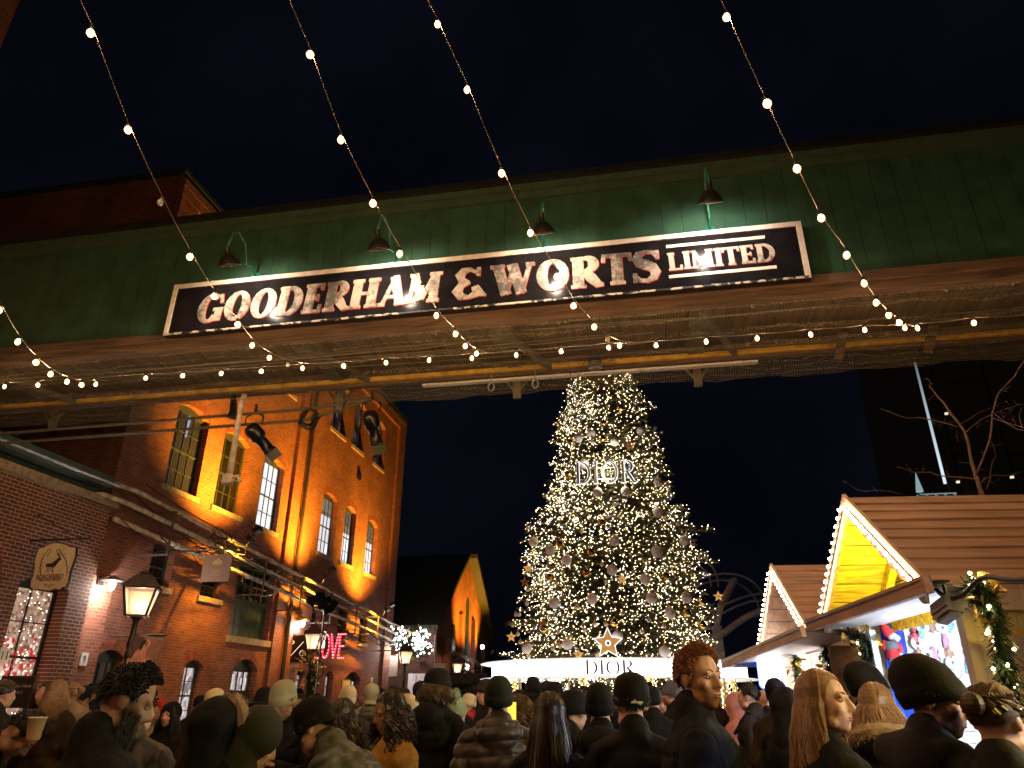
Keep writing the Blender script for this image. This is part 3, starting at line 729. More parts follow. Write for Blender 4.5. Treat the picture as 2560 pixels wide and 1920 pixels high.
w.box((SX0+.01, SY-.02, SZ1-f), (SX1-.01, SY-.001, SZ1)); w.box((SX0+.01, SY-.02, SZ0+.03), (SX0+f+.01, SY-.001, SZ1-f)); w.box((SX1-f-.01, SY-.02, SZ0+.03), (SX1-.01, SY-.001, SZ1-f))
w.build('frame', SWH, sign)
m2 = mat('chipped_white', (.6, .52, .44), .6, noise=.0)
t = m2.node_tree; n = t.nodes.new('ShaderNodeTexNoise'); n.inputs['Scale'].default_value = 9; n.inputs['Detail'].default_value = 8
rp = t.nodes.new('ShaderNodeValToRGB'); rp.color_ramp.elements[0].position = .48; rp.color_ramp.elements[1].position = .53; rp.color_ramp.elements[0].color = (.01, .01, .01, 1); rp.color_ramp.elements[1].color = (.6, .52, .44, 1)
tc = t.nodes.new('ShaderNodeTexCoord'); t.links.new(tc.outputs['Object'], n.inputs[0]); t.links.new(n.outputs[0], rp.inputs[0]); t.links.new(rp.outputs[0], t.nodes['Principled BSDF'].inputs['Base Color'])
w = MB(); w.box((SX0+.01, SY-.02, SZ0), (SX1-.01, SY-.001, SZ0+.028)); w.build('lower_frame', m2, sign)

# ------------------------------------------------------------------ gooseneck sign lamps
LG = mat('lamp_green', (.02, .14, .09), .4, noise=.2)
LSH = mat('lamp_shade_dark', (.02, .018, .014), .35, noise=.3)
for i, ((bx, by_), (hx, hy), lab) in enumerate((((640, 697), (573, 655), 'leftmost of the four gooseneck lamps above the painted sign'),
        ((990, 668), (948, 615), 'gooseneck sign lamp above the letter A of GOODERHAM'),
        ((1360, 628), (1357, 575), 'gooseneck sign lamp above the letter O of WORTS'),
        ((1775, 583), (1775, 497), 'rightmost gooseneck sign lamp with bright green stem above LIMITED'))):
    HY = 8.1
    b0 = P(bx, by_, Y=BY-.03); h0 = P(hx, hy, Y=HY); b0.z = 7.9
    t = thing('sign_lamp', lab, 'sign lamp', b0, 'gooseneck lamps lighting the painted sign')
    w = MB(); w.lathe([(.001, 0), (.09, 0), (.09, .03), (.03, .05), (.001, .05)], (0, 0, 0), 14, Matrix.Translation((b0.x, BY-.02, b0.z)) @ Matrix.Rotation(PI/2, 4, 'X')); w.build('base', LG, t)
    topz = h0.z+.62
    w = MB(); w.tube([(b0.x, BY-.05, b0.z), (b0.x+(h0.x-b0.x)*.1, BY-.2, b0.z+.1), (b0.x+(h0.x-b0.x)*.55, BY-.42, topz-.35), (b0.x+(h0.x-b0.x)*.72, BY-.55, topz-.06), (b0.x+(h0.x-b0.x)*.9, HY+.12, topz), (h0.x, HY-.04, topz-.12), (h0.x, HY-.12, h0.z+.2)], .016, 8); w.build('arm', LG, t, True)
    TM = Matrix.Translation(h0) @ Matrix.Rotation(R(34), 4, 'X')
    w = MB(); w.lathe([(.035, .24), (.04, .12), (.07, .1), (.13, .04), (.165, -.03), (.17, -.06), (.155, -.055), (.12, .03), (.06, .08), (.02, .08)], (0, 0, 0), 20, TM); w.build('shade', LSH, t, True)
    w = MB(); w.ell((0, 0, .02), (.045, .045, .06), TM, nu=10, nv=7); w.build('bulb', glow('sign_bulb', (1, .72, .42), 30), t, True)
    l = bpy.data.lights.new('sign_light', 'SPOT'); l.energy = 44; l.color = (1, .83, .64) if i < 3 else (1, .9, .8); l.spot_size = R(150); l.spot_blend = .55; l.shadow_soft_size = .05
    o = bpy.data.objects.new('lamp_light', l); C.objects.link(o); attach(o, t)
    d = Vector((0, 1.1, -.55)).normalized()
    o.matrix_basis = Matrix.Translation(h0+Vector((0, .05, -.075))) @ (-d).to_track_quat('Z', 'Y').to_matrix().to_4x4()

# ------------------------------------------------------------------ stage lights hung under the bridge at left
def stage_light(label, px, py, tx, ty, Y=BY+2.0):
    a = P(px, py, Y=Y); b = P(tx, ty, Y=Y+.2); b = a+(b-a).normalized()*.62
    t = thing('stage_light', label, 'stage light', a, 'theatre spotlights hanging under the bridge')
    d = (b-a).normalized(); M = frame3(a, d.orthogonal(), d.cross(d.orthogonal()))
    if (M.to_3x3() @ Vector((0, 0, 1))).dot(d) < 0: M = M @ Matrix.Rotation(PI, 4, 'X')
    w = MB(); w.lathe([(.01, -.12), (.1, -.1), (.14, -.02), (.15, .16), (.12, .2), (.1, .22), (.1, .45), (.12, .46), (.12, .5), (.085, .5), (.085, .44), (.01, .43)], n=16, M=M); w.build('housing', BLACK, t, True)
    w = MB()
    for k in range(4): w.box((-.1+.0*k, .1, .5), (.1, .112, .66), M @ Matrix.Rotation(PI/2*k+.2, 4, 'Z'))
    w.build('barn_door', BLACK, t)
    w = MB(); u = a+Vector((0, 0, .34)); w.tube([a+Vector((-.17, 0, .1)), a+Vector((-.17, 0, .26)), u, a+Vector((.17, 0, .26)), a+Vector((.17, 0, .1))], .014, 6); w.tube([u, u+Vector((0, 0, .16))], .025, 6); w.build('yoke', BLACK, t)
stage_light('black stage light slanting down in front of the tall windows at left', 632, 1075, 662, 1112)
stage_light('black stage light hanging steeply near the right end of the brick facade', 926, 1043, 940, 1100)
t = thing('cable_coil', 'coil of black cable hanging under the bridge', 'cable coil', P(772, 1046, Y=BY+2.0))
w = MB(); p = P(772, 1046, Y=BY+2.0)
for k in range(9):
    rr = rnd.uniform(.13, .19); o = Vector((rnd.uniform(-.03, .03), rnd.uniform(-.04, .04), rnd.uniform(-.03, .03)))
    w.tube([p+o+Vector((rr*math.cos(2*PI*j/18), .04*math.sin(j), rr*math.sin(2*PI*j/18))) for j in range(19)], .012, 5)
w.tube([p+Vector((0, 0, .15)), p+Vector((0, 0, .5))], .012, 5); w.build('coil', CABLE, t)
t = thing('hanging_pipe', 'pale leaning pipe hanging under the bridge in front of the brick windows', 'pipe', P(600, 990, Y=BY+1.8))
w = MB(); w.tube([P(612, 985, Y=BY+1.8), P(603, 1010, Y=BY+1.85), P(574, 1190, Y=BY+2.0)], .05, 10); w.build('tube', PIPEM, t, True)
w = MB(); q = P(570, 1197, Y=BY+2.0); w.lathe([(.05, .1), (.1, .06), (.11, -.05), (.09, -.1), (.02, -.1)], q, 14); w.tube([q, q+Vector((.18, 0, .04)), q+Vector((.24, 0, -.06))], .035, 8); w.build('fitting', PIPEM, t, True)
w = MB(); w.tube([P(585, 985, Y=BY+1.8), P(583, 1030, Y=BY+1.8), P(578, 1045, Y=BY+1.8)], [.05, .07, .085], 10); w.build('spare_lamp', BLACK, t)

# ------------------------------------------------------------------ festoon strings
BULB = bpy.data.materials.new('festoon_glass'); BULB.use_nodes = True; t_ = BULB.node_tree; t_.nodes.clear()
o_ = t_.nodes.new('ShaderNodeOutputMaterial'); a_ = t_.nodes.new('ShaderNodeAddShader'); tr_ = t_.nodes.new('ShaderNodeBsdfTransparent'); em_ = t_.nodes.new('ShaderNodeEmission')
tr_.inputs[0].default_value = (.9, .8, .7, 1); em_.inputs[0].default_value = (1, .46, .17, 1); em_.inputs[1].default_value = 1.5
t_.links.new(tr_.outputs[0], a_.inputs[0]); t_.links.new(em_.outputs[0], a_.inputs[1]); t_.links.new(a_.outputs[0], o_.inputs[0])
CORE = glow('festoon_filament', (1, .62, .32), 430)
GLASS_OFF = mat('unlit_bulb', (.35, .33, .3), .05, 0, spec=1)
def bulb(par, p, lit=True, tilt=(0, 0), r=.031):
    r *= rnd.uniform(.88, 1.1); M = Matrix.Translation(p) @ Euler((tilt[0], tilt[1], 0)).to_matrix().to_4x4()
    w = MB(); w.lathe([(.004, -.104), (r*.62, -.097), (r*.95, -.078), (r, -.062), (r*.8, -.043), (r*.5, -.03), (r*.45, -.024)], n=12, M=M, cap=True)
    b = w.build('bulb', BULB if lit else GLASS_OFF, par, True)
    if lit:
        w = MB(); w.ell(p+Vector((0, 0, -.066)), (.015, .015, .022), nu=8, nv=6); w.build('filament', CORE, b)
    w = MB(); w.lathe([(.018, -.034), (.0195, -.005), (.014, .012), (.005, .02)], n=9, M=M, cap=True)
    w.build('socket', IRON, b)
def festoon(label, pix, end, spacing=.6, extra=0, Y0=8.72):
    """bulbs from the bridge end outwards; each lies on its sight line, one spacing from the last"""
    e = P(*end, Y=Y0); pts = [e]; pos = []
    prev = e
    for i, (px, py, *u) in enumerate(pix):
        s = u[1] if len(u) > 1 else spacing
        d = (P(px, py, D=1)-Vector((0, 0, CAM_Z))); d.normalize(); o = Vector((0, 0, CAM_Z))
        # nearest point pair with |o+t d - prev| = s, nearer root
        m_ = o-prev; bq = m_.dot(d); cq = m_.dot(m_)-s*s; disc = bq*bq-cq
        tt = -bq-(math.sqrt(disc) if disc > 0 else 0)
        if disc <= 0: tt = -bq
        p = o+d*tt; pos.append((p, u[0] if u else 1)); prev = p
    return e, pos
def string(label, pix, end, spacing=.6, reach=16):
    e, pos = festoon(label, pix, end, spacing)
    t = thing('festoon_string', label, 'string lights', e, 'festoon bulb strings over the lane')
    hang = [p+Vector((0, 0, .075)) for p, _ in pos]
    path = [e]+hang
    d = (hang[-1]-hang[-2]); d = d.normalized(); cur = hang[-1]; more = []
    for k in range(reach):  # added run beyond the view, bent down so its bulbs light the crowd
        d = (d+Vector((0, 0, -.125))).normalized() if d.z > -.3 else d; cur = cur+d*spacing; more.append(cur)
    path += more
    fine = []
    for a, b in zip(path[:-1], path[1:]):
        for k in range(4): q = a.lerp(b, k/4); q.z -= .012*math.sin(PI*k/4); fine.append(q)
    fine.append(path[-1])
    w = MB(); w.tube(fine, .0045, 5); w.build('cord', mat('cord_dark', (.09, .07, .055), .5), t)
    for (p, lit) in pos: bulb(t, p+Vector((0, 0, .06)), lit, (rnd.uniform(-.2, .2), rnd.uniform(-.2, .2)))
    for p in more: bulb(t, p-Vector((0, 0, .015)), 1, (rnd.uniform(-.2, .2), rnd.uniform(-.2, .2)))
    return pos
S1 = string('festoon string of round bulbs crossing the left third of the sky, one bulb unlit', [(718, 911, 0, .35), (674, 893), (631, 862), (592, 810), (533, 740), (473, 641), (402, 506, 0), (317, 322), (226, 80)], (770, 908))
S2 = string('festoon string passing the letters HAM of the painted sign', [(1192, 884, 1, .2), (1164, 865), (1137, 834), (1091, 787), (1055, 722), (999, 634), (931, 510), (851, 349), (774, 139)], (1215, 880))
S3 = string('festoon string passing the first O of WORTS on the painted sign', [(1549, 863, 1, .2), (1518, 848, 0), (1484, 816), (1436, 764), (1394, 689), (1326, 582), (1253, 431), (1168, 225)], (1578, 853), reach=16)
S4 = string('rightmost festoon string crossing the dark sky to the right of the sign', [(2262, 819, 1, .2), (2246, 807), (2220, 787), (2191, 756), (2160, 708), (2118, 637), (2051, 546), (1991, 422), (1915, 259), (1819, 45)], (2285, 815), reach=16)
S0 = string('festoon string dropping along the left edge of the picture', [(240, 960, 1, .25), (202, 961), (168, 954), (126, 935), (88, 905), (45, 855), (-2, 775)], (272, 950), reach=14)
t = thing('festoon_string', 'long level festoon string running below the sign along the whole bridge', 'string lights', P(1280, 885, Y=8.72), 'festoon bulb strings over the lane')
hp = [(-180, 985), (-90, 975), (12, 964), (95, 960), (366, 943), (459, 937), (554, 931), (655, 926), (756, 918), (861, 913), (965, 904), (1073, 899), (1179, 893), (1290, 885), (1404, 877), (1520, 867), (1641, 862), (1765, 852), (1893, 844), (2025, 833), (2160, 823), (2294, 819), (2436, 804), (2590, 795), (2750, 782)]
pp = [P(x, y, Y=8.72) for x, y in hp]
w = MB(); fine = []
for a, b in zip(pp[:-1], pp[1:]):
    for k in range(4): q = a.lerp(b, k/4)+Vector((0, 0, .06-.015*math.sin(PI*k/4))); fine.append(q)
w.tube(fine, .005, 5); w.build('cord', MATS['cord_dark'], t)
for p in pp: bulb(t, p+Vector((0, 0, .05)), 1, (rnd.uniform(-.2, .2), rnd.uniform(-.2, .2)), .028)
# ================================================================== street lamps
LGLASS = bpy.data.materials.new('frosted_lantern_glass'); LGLASS.use_nodes = True
t = LGLASS.node_tree; t.nodes.clear(); out = t.nodes.new('ShaderNodeOutputMaterial'); mx = t.nodes.new('ShaderNodeMixShader'); tr = t.nodes.new('ShaderNodeBsdfTransparent'); pb = t.nodes.new('ShaderNodeBsdfPrincipled')
pb.inputs['Base Color'].default_value = (.42, .32, .25, 1); pb.inputs['Roughness'].default_value = .3; pb.inputs['Emission Color'].default_value = (1, .66, .46, 1); pb.inputs['Emission Strength'].default_value = .12
mx.inputs[0].default_value = .72; t.links.new(tr.outputs[0], mx.inputs[1]); t.links.new(pb.outputs[0], mx.inputs[2]); t.links.new(mx.outputs[0], out.inputs[0])
LAMPM = mat('lamp_post_paint', (.022, .020, .018), .4, noise=.3)
LROOF = mat('lantern_roof', (.07, .05, .04), .5, .3, noise=.3)
def street_lamp(label, x, y, lit=True):
    t = thing('street_lamp', label, 'street lamp', (0, 0, 0), 'old style lanterns on black posts')
    w = MB(); w.lathe([(.16, 0), (.16, .12), (.12, .16), (.11, .6), (.13, .64), (.075, .72), (.06, 1.2), (.052, 2.2), (.07, 2.22), (.07, 2.3), (.05, 2.33), (.075, 2.42), (.055, 2.5), (.045, 2.78), (.09, 2.84), (.11, 2.86)], n=14, cap=True); w.build('post', LAMPM, t, True)
    w = MB(); w.tube([(-.34, 0, 2.55), (.34, 0, 2.55)], .016, 6); w.build('ladder_bar', STEEL, t)
    b, tp = .155, .25; z0, z1 = 2.87, 3.32; f = MB()
    ca = [(sx_*b, sy_*b, z0) for sx_, sy_ in ((-1, -1), (1, -1), (1, 1), (-1, 1))]; cb = [(sx_*tp, sy_*tp, z1) for sx_, sy_ in ((-1, -1), (1, -1), (1, 1), (-1, 1))]
    for k in range(4): f.bar(ca[k], cb[k], .03, .03); f.bar(ca[k], ca[(k+1) % 4], .03, .03); f.bar(cb[k], cb[(k+1) % 4], .035, .035)
    f.build('lantern_frame', LAMPM, t)
    f = MB(); q = .97
    for k in range(4):
        l = (k+1) % 4; s = lambda p: (p[0]*q, p[1]*q, p[2]); f.face(s(ca[k]), s(ca[l]), s(cb[l]), s(cb[k]))
    f.build('lantern_glass', LGLASS, t)
    f = MB(); rows = []
    for r, z in ((.29, 3.325), (.27, 3.36), (.12, 3.53), (.07, 3.55), (.09, 3.57), (.03, 3.62), (.015, 3.68)): rows.append([(-r, -r, z), (r, -r, z), (r, r, z), (-r, r, z)])
    f.grid(rows, True, True); f.build('lantern_roof', LROOF, t)
    w = MB(); w.ell((0, 0, 3.03), (.035, .035, .06)); w.build('flame_bulb', glow('lantern_flame', (1, .72, .4), 60 if lit else 2), t, True)
    l = bpy.data.lights.new('lantern_light', 'POINT'); l.energy = 26; l.color = (1, .68, .40); l.shadow_soft_size = .05
    o = bpy.data.objects.new('lantern_light', l); C.objects.link(o); o.location = (0, 0, 3.14); attach(o, t)
    t.location = (x, y, 0); t.rotation_euler = (0, 0, R(28)); return t
L1 = street_lamp('large lit street lantern nearest the camera, banner hung on its post', -8.46, 11.13)
bb = P(783, 1623, D=26); dup(L1, (bb.x, bb.y, 0), R(10), 'unlit looking street lantern behind the loudspeaker mast with gold leaf wreath', 1.08)
bb = P(1012, 1660, D=30); dup(L1, (bb.x, bb.y, 0), R(30), 'lit street lantern in front of the far corner banner and bottle poster')
bb = P(1143, 1680, D=40); dup(L1, (bb.x, bb.y, 0), R(20), 'farthest lit street lantern in front of the amber gabled building')
def banner(name, label, cat, corners, paint, m, thick=.012, group=None):
    """cloth banner between two rods; corners TL TR BR BL; paint(mb, M, w, h) adds the print"""
    TL, TR, BR, BL = [Vector(c) for c in corners]
    t = thing(name, label, cat, BL, group); n = (TR-TL).cross(BL-TL).normalized()
    if n.dot(Vector((0, 0, CAM_Z))-TL) < 0: n = -n
    w = MB(); rows = [[], []]
    for side, off in ((0, 0), (1, -thick)):
        for i in range(9):
            u = i/8; a = TL.lerp(TR, u); b = BL.lerp(BR, u); rows[side].append((a+n*(off+.02*math.sin(u*6)), b+n*(off+.03*math.sin(u*6))))
    for side in (0, 1):
        w.grid([[a for a, b in rows[side]], [a.lerp(b, .5) for a, b in rows[side]], [b for a, b in rows[side]]])
    w.build('cloth', m, t)
    w = MB(); w.tube([TL+(TL-TR)*.06, TR+(TR-TL)*.05], .018, 6); w.build('rod', IRON, t)
    w = MB(); w.tube([BL+(BL-BR)*.04, BR+(BR-BL)*.04], .014, 6); w.build('rod', IRON, t)
    M = frame3(BL+n*.045, BR-BL, TL-BL); paint(t, M, (BR-BL).length, (TL-BL).length); return t
INK = mat('dark_ink', (.05, .04, .035), .6)
def paint_portrait(t, M, w, h):
    def shape(name, col, pts, k):
        q = MB(); q.prism([(x*w, y*h) for x, y in pts], M @ Matrix.Translation((0, 0, .002*k)), .0015); q.build(name, mat(name+'_print', tuple(min(.88, c*1.75) for c in col), .7, noise=.25, nscale=9), t)
    shape('white_foot', (.5, .36, .3), [(0, 0), (1, 0), (1, .12), (0, .12)], 1)
    shape('backdrop', (.09, .05, .05), [(.0, .45), (.42, .45), (.36, 1), (.0, 1)], 1)
    shape('curtain', (.22, .11, .08), [(.43, .45), (1, .42), (1, 1), (.37, 1)], 1)
    shape('cushions', (.36, .2, .15), [(0, .13), (1, .13), (1, .45), (.72, .52), (.3, .4), (0, .44)], 2)
    shape('seated_figure', (.42, .2, .14), [(.1, .32), (.3, .25), (.6, .22), (.92, .3), (.85, .42), (.62, .44), (.58, .6), (.54, .72), (.5, .78), (.46, .9), (.36, .92), (.3, .82), (.32, .74), (.2, .62), (.16, .46)], 3)
    shape('long_hair', (.03, .018, .015), [(.36, .94), (.46, .92), (.47, .8), (.42, .84), (.39, .7), (.3, .66), (.28, .84)], 4)
    shape('raised_arm', (.46, .24, .17), [(.52, .7), (.58, .72), (.63, .9), (.5, .97), (.48, .94), (.57, .88)], 4)
    shape('pale_drape', (.5, .3, .22), [(.3, .2), (.8, .16), (.95, .3), (.6, .4), (.34, .36)], 5)
    q = MB(); lettering(q, 'DIOR', M @ Matrix.Translation((.52*w, .035*h, .004)), .055*h, .14, .05, .05, .12, 0, .34*w, .002); q.build('banner_lettering', INK, t)
c = [P(333, 1588, Y=11.13), P(413, 1588, Y=11.13), P(379, 1703, Y=11.13), P(309, 1690, Y=11.13)]
banner('lamp_banner', 'tan printed cloth banner with seated woman hanging from the nearest street lantern', 'banner', c, paint_portrait, mat('banner_tan', (.5, .32, .25), .8, noise=.25))
def paint_corktown(t, M, w, h):
    q = MB(); text_mesh(q, 'CORKTOWN', .19*w, M @ Matrix.Translation((.5*w, .68*h, 0)), .003, squeeze=.92); text_mesh(q, 'DESIGNS', .1*w, M @ Matrix.Translation((.5*w, .57*h, 0)), .003, spacing=1.5)
    for y in (.42, .36, .25): q.box((.2*w, y*h, .001), (.8*w, y*h+.012*h, .003), M)
    q.build('lettering', INK, t)
c = [P(958, 1637, Y=36.2), P(995, 1637, Y=36.2), P(992, 1691, Y=36.2), P(956, 1693, Y=36.2)]
banner('shop_banner', 'white shop banner lettered CORKTOWN DESIGNS at the far corner of the brick building', 'banner', c, paint_corktown, mat('banner_white', (.62, .56, .5), .8))
# bottle poster
p = P(1041, 1710, Y=36.6); t = thing('poster_board', 'lit poster of a gold bottle on misty grey, right of the far lantern', 'poster', (p.x, 36.6, 1))
A = P(1021, 1684, Y=36.6); B = P(1063, 1735, Y=36.6); w_ = B.x-A.x; h_ = A.z-B.z
M = frame3((A.x, 36.6, B.z), (1, 0, 0), (0, 0, 1))
q = MB(); q.box((0, 0, -.06), (w_, h_, 0), M); q.build('print', mat('misty_print', (.42, .36, .38), .5, noise=.5, nscale=2.5, emit=(.5, .42, .45), strength=.25), t)
q = MB(); q.prism([(w_*x, h_*y) for x, y in ((.3, .08), (.62, .08), (.64, .3), (.56, .45), (.5, .6), (.5, .82), (.42, .82), (.42, .6), (.36, .45), (.28, .3))], M @ Matrix.Translation((0, 0, .012)), .008); q.build('bottle_print', mat('bottle_gold', (.3, .19, .06), .4, noise=.5, nscale=5, emit=(.5, .3, .1), strength=.2), t)
q = MB(); q.ell((w_*.46, h_*.87, .01), (.05, .07, .006), M); q.build('stopper_print', STEEL, t)
q = MB(); q.box((0, -B.z, -.05), (.06, 0, -.01), M); q.box((w_-.06, -B.z, -.05), (w_, 0, -.01), M); q.box((-.1, -.3, -.04), (w_*.75, -.05, 0), M); q.build('stand', WHITEP, t)
# street name sign and slim pole
p0 = P(1083, 1700, D=35); t = thing('sign_pole', 'slim pale pole with small street name plate TANK HOUSE', 'street sign', (p0.x, p0.y, 0))
top = P(1084, 1588, D=35).z; q = MB(); q.tube([(p0.x, p0.y, 0), (p0.x, p0.y, top)], .035, 8); q.build('pole', STEEL, t)
s0 = P(1083, 1664, D=35); M = frame3((s0.x+.05, s0.y-.05, s0.z-.1), CAM_RIGHT, (0, 0, 1)); q = MB(); q.box((0, 0, -.03), (.52, .19, 0), M); q.build('plate', WHITEP, t)
q = MB(); text_mesh(q, 'TANK HOUSE', .09, M @ Matrix.Translation((.26, .11, .002)), .003); q.build('lettering', INK, t)

# ------------------------------------------------------------------ loudspeaker and light mast
b0 = P(792, 1700, D=18.3); t = thing('light_mast', 'slim mast crowned with a cluster of small black floodlights', 'light mast', (b0.x, b0.y, 0))
tz = P(807, 1522, D=18.3).z; q = MB(); q.tube([(b0.x, b0.y, 0), (b0.x, b0.y, tz)], .026, 8); q.build('mast', STEEL, t)
q = MB(); q.tube([(b0.x-.25, b0.y, tz), (b0.x+.28, b0.y, tz-.06)], .02, 6); q.build('cross_bar', WHITEP, t)
for k, (dx, dz, an) in enumerate(((-.28, .2, .6), (-.12, .26, .2), (.0, .12, -.2), (.1, .22, -.5), (.24, .12, -.8), (-.05, .36, 0), (.16, .02, -.4))):
    M = Matrix.Translation((b0.x+dx-.03, b0.y-.05*k % .1, tz+dz)) @ Euler((R(35), an, 0)).to_matrix().to_4x4()
    q = MB(); q.box((-.09, -.07, -.06), (.09, .07, .06), M); q.box((-.12, -.1, -.08), (.12, -.072, .08), M); q.tube([M @ Vector((0, 0, 0)), (b0.x+dx*.6, b0.y, tz)], .012, 5); q.build('floodlight', BLACK, t)
q = MB(); 
for k in range(3): q.tube([(b0.x+.03+.12*math.sin(2*PI*j/14), b0.y-.03, tz-.35-.5*k+.2*math.cos(2*PI*j/14)) for j in range(15)], .01, 4)
q.tube([(b0.x+.03, b0.y-.03, tz), (b0.x+.03, b0.y-.03, 1.2)], .012, 4); q.build('cable', CABLE, t)
bb = P(783, 1660, D=25.7)
t = thing('gold_wreath', 'evergreen swag with large gold leaves tied to the second lantern post', 'wreath', (bb.x, bb.y-.1, 2.3))
q = MB(); needles(q, [(bb.x, bb.y-.08, 2.55), (bb.x+.05, bb.y-.1, 2.2), (bb.x, bb.y-.08, 1.85)], 900, .3, .02); q.build('foliage', MATS['garland_needles'], t)
GOLD = MATS['gold_leaf']
def leaf(mb, p, d, L, wd):
    d = Vector(d).normalized(); s = d.cross(Vector((rnd.uniform(-1, 1), rnd.uniform(-1, 1), rnd.uniform(-1, 1)))).normalized()*wd; p = Vector(p); nrm = d.cross(s).normalized()*wd*.35
    mb.grid([[p, p, p], [p+d*L*.35-s, p+d*L*.4+nrm, p+d*L*.35+s], [p+d*L*.7-s*.8, p+d*L*.75+nrm, p+d*L*.7+s*.8], [p+d*L]*3])
q = MB()
for a, b, v in garland_pts([(bb.x-.1, bb.y-.15, 2.7), (bb.x, bb.y-.2, 2.4), (bb.x+.1, bb.y-.2, 2.0)], 60, .33): leaf(q, b, v+Vector((0, -.1, 0)), .22, .05)
q.build('gold_leaves', GOLD, t)['kind'] = 'stuff'

# ------------------------------------------------------------------ hanging signs
def hang_bar(t, x0, x1, y, z, m=IRON):
    q = MB(); q.tube([(x0, y, z), (x1, y, z)], .018, 6); q.tube([(x0, y, z+.55), (x0+(x1-x0)*.8, y, z+.02)], .01, 5); q.build('hanging_bar', m, t)
yb = 12.8
out = [(680, 268), (770, 290), (800, 312), (870, 320), (865, 420), (835, 500), (800, 600), (785, 700), (755, 772), (720, 772), (690, 802), (640, 792), (560, 815), (470, 800), (425, 792), (390, 802), (355, 770), (360, 700), (390, 640), (405, 560), (405, 470), (430, 380), (450, 330), (510, 315), (560, 285), (620, 270)]
PX = lambda zx, zy: (zx*.217, 1300+zy*.217)
o3 = [P(*PX(*q), Y=yb) for q in out]
t = thing('shop_sign', 'cream shaped hanging sign with black bird emblem lettered BLACKBIRD VINTAGE FINDS', 'hanging sign', (sum(q.x for q in o3)/len(o3), yb, o3[12].z))
M = frame3((0, yb, 0), (1, 0, 0), (0, 0, 1)); poly = [(q.x, q.z) for q in o3][::-1]
CREAM = mat('sign_cream', (.88, .72, .53), .55, noise=.12, nscale=4)
cx_ = sum(x for x, _ in poly)/len(poly); cz_ = sum(z for _, z in poly)/len(poly)
q = MB(); q.prism([(cx_+(x-cx_)*1.035, cz_+(z-cz_)*1.03) for x, z in poly], M, .05); q.build('dark_edge', BLACK, t)
q = MB(); q.prism(poly, M @ Matrix.Translation((0, 0, .006)), .005); q.build('panel', CREAM, t)
def SP(zx, zy): v = P(*PX(zx, zy), Y=yb); return (v.x, v.z)
def ribbonpx(mb, pts, wd, k=1):
    pts = [SP(*p) for p in pts]; mb.tube([M @ Vector((x, z, .008)) for x, z in pts], wd, 4)
q = MB()
q.prism([SP(*p) for p in [(530, 520), (545, 500), (600, 500), (650, 460), (690, 425), (715, 450), (680, 480), (650, 520), (610, 545), (560, 545)]][::-1], M @ Matrix.Translation((0, 0, .010)), .003)
for pts in ([(600, 545), (545, 600)], [(615, 540), (600, 600)], [(650, 520), (610, 560), (612, 610)], [(690, 425), (665, 390), (700, 380)], [(525, 525), (560, 560), (530, 590)]): ribbonpx(q, pts, .008)
q.build('bird_emblem', INK, t)
for sgn, base in ((1, 0), (-1, 0)):
    q = MB(); mir = lambda x: x if sgn > 0 else 1235-x+10
    ribbonpx(q, [(mir(a), b) for a, b in [(480, 650), (465, 560), (480, 470), (520, 400), (560, 340), (590, 345), (580, 380), (540, 420)]], .008)
    for k in range(6): ribbonpx(q, [(mir(470+k*8), 610-k*40), (mir(445+k*10), 590-k*40)], .006)
    q.build('laurel_emblem', INK, t)
q = MB(); a0 = P(*PX(580, 655), Y=yb); text_mesh(q, 'BLACKBIRD', .135, M @ Matrix.Translation((a0.x, a0.z, .01)), .004, squeeze=.9); a0 = P(*PX(575, 692), Y=yb); text_mesh(q, 'VINTAGE FINDS', .075, M @ Matrix.Translation((a0.x, a0.z, .01)), .004, squeeze=.95); q.build('lettering', INK, t)
q = MB()
for k in range(5): ribbonpx(q, [(510+k*30, 735), (530+k*18, 760+10*(2-abs(k-2)))], .006)
q.build('flourish', INK, t)
e = P(225, 1346, Y=yb); hang_bar(t, BX, e.x, yb, e.z)
q = MB(); q.tube([(e.x-.1, yb, e.z), (e.x-.2, yb, o3[2].z)], .008, 4); q.tube([(o3[23].x, yb, e.z), (o3[23].x, yb, o3[23].z)], .008, 4); q.build('chain', IRON, t)

ys = 17.0; a0 = P(512, 1387, Y=ys); b0 = P(570, 1453, Y=ys)
t = thing('shop_sign', 'square brown hanging sign with small gold house emblem below the pipes', 'hanging sign', (a0.x, ys, b0.z))
q = MB(); q.box((a0.x, ys, b0.z), (b0.x, ys+.05, a0.z)); q.build('panel', mat('sign_tan', (.30, .17, .10), .6, noise=.15, nscale=4), t)
M = frame3(((a0.x+b0.x)/2, ys-.004, b0.z), (1, 0, 0), (0, 0, 1)); hh = a0.z-b0.z; q = MB()
q.prism([(-.12, .62*hh), (.14, .62*hh), (.14, .74*hh), (.08, .8*hh), (.03, .86*hh), (-.04, .8*hh), (-.08, .76*hh), (-.12, .7*hh)], M, .003); q.build('emblem', mat('sign_gold', (.55, .34, .16), .5), t)
for yy in (.42, .36, .3, .22): q = MB(); q.box((-.13, yy*hh, 0), (.13, yy*hh+.012, .003), M); q.build('text_line', MATS['sign_gold'], t)
hang_bar(t, FX, b0.x+.1, ys, a0.z+.12)
q = MB(); q.tube([(a0.x+.05, ys, a0.z), (a0.x+.05, ys, a0.z+.12)], .008, 4); q.tube([(b0.x-.05, ys, a0.z), (b0.x-.05, ys, a0.z+.12)], .008, 4); q.build('chain', IRON, t)

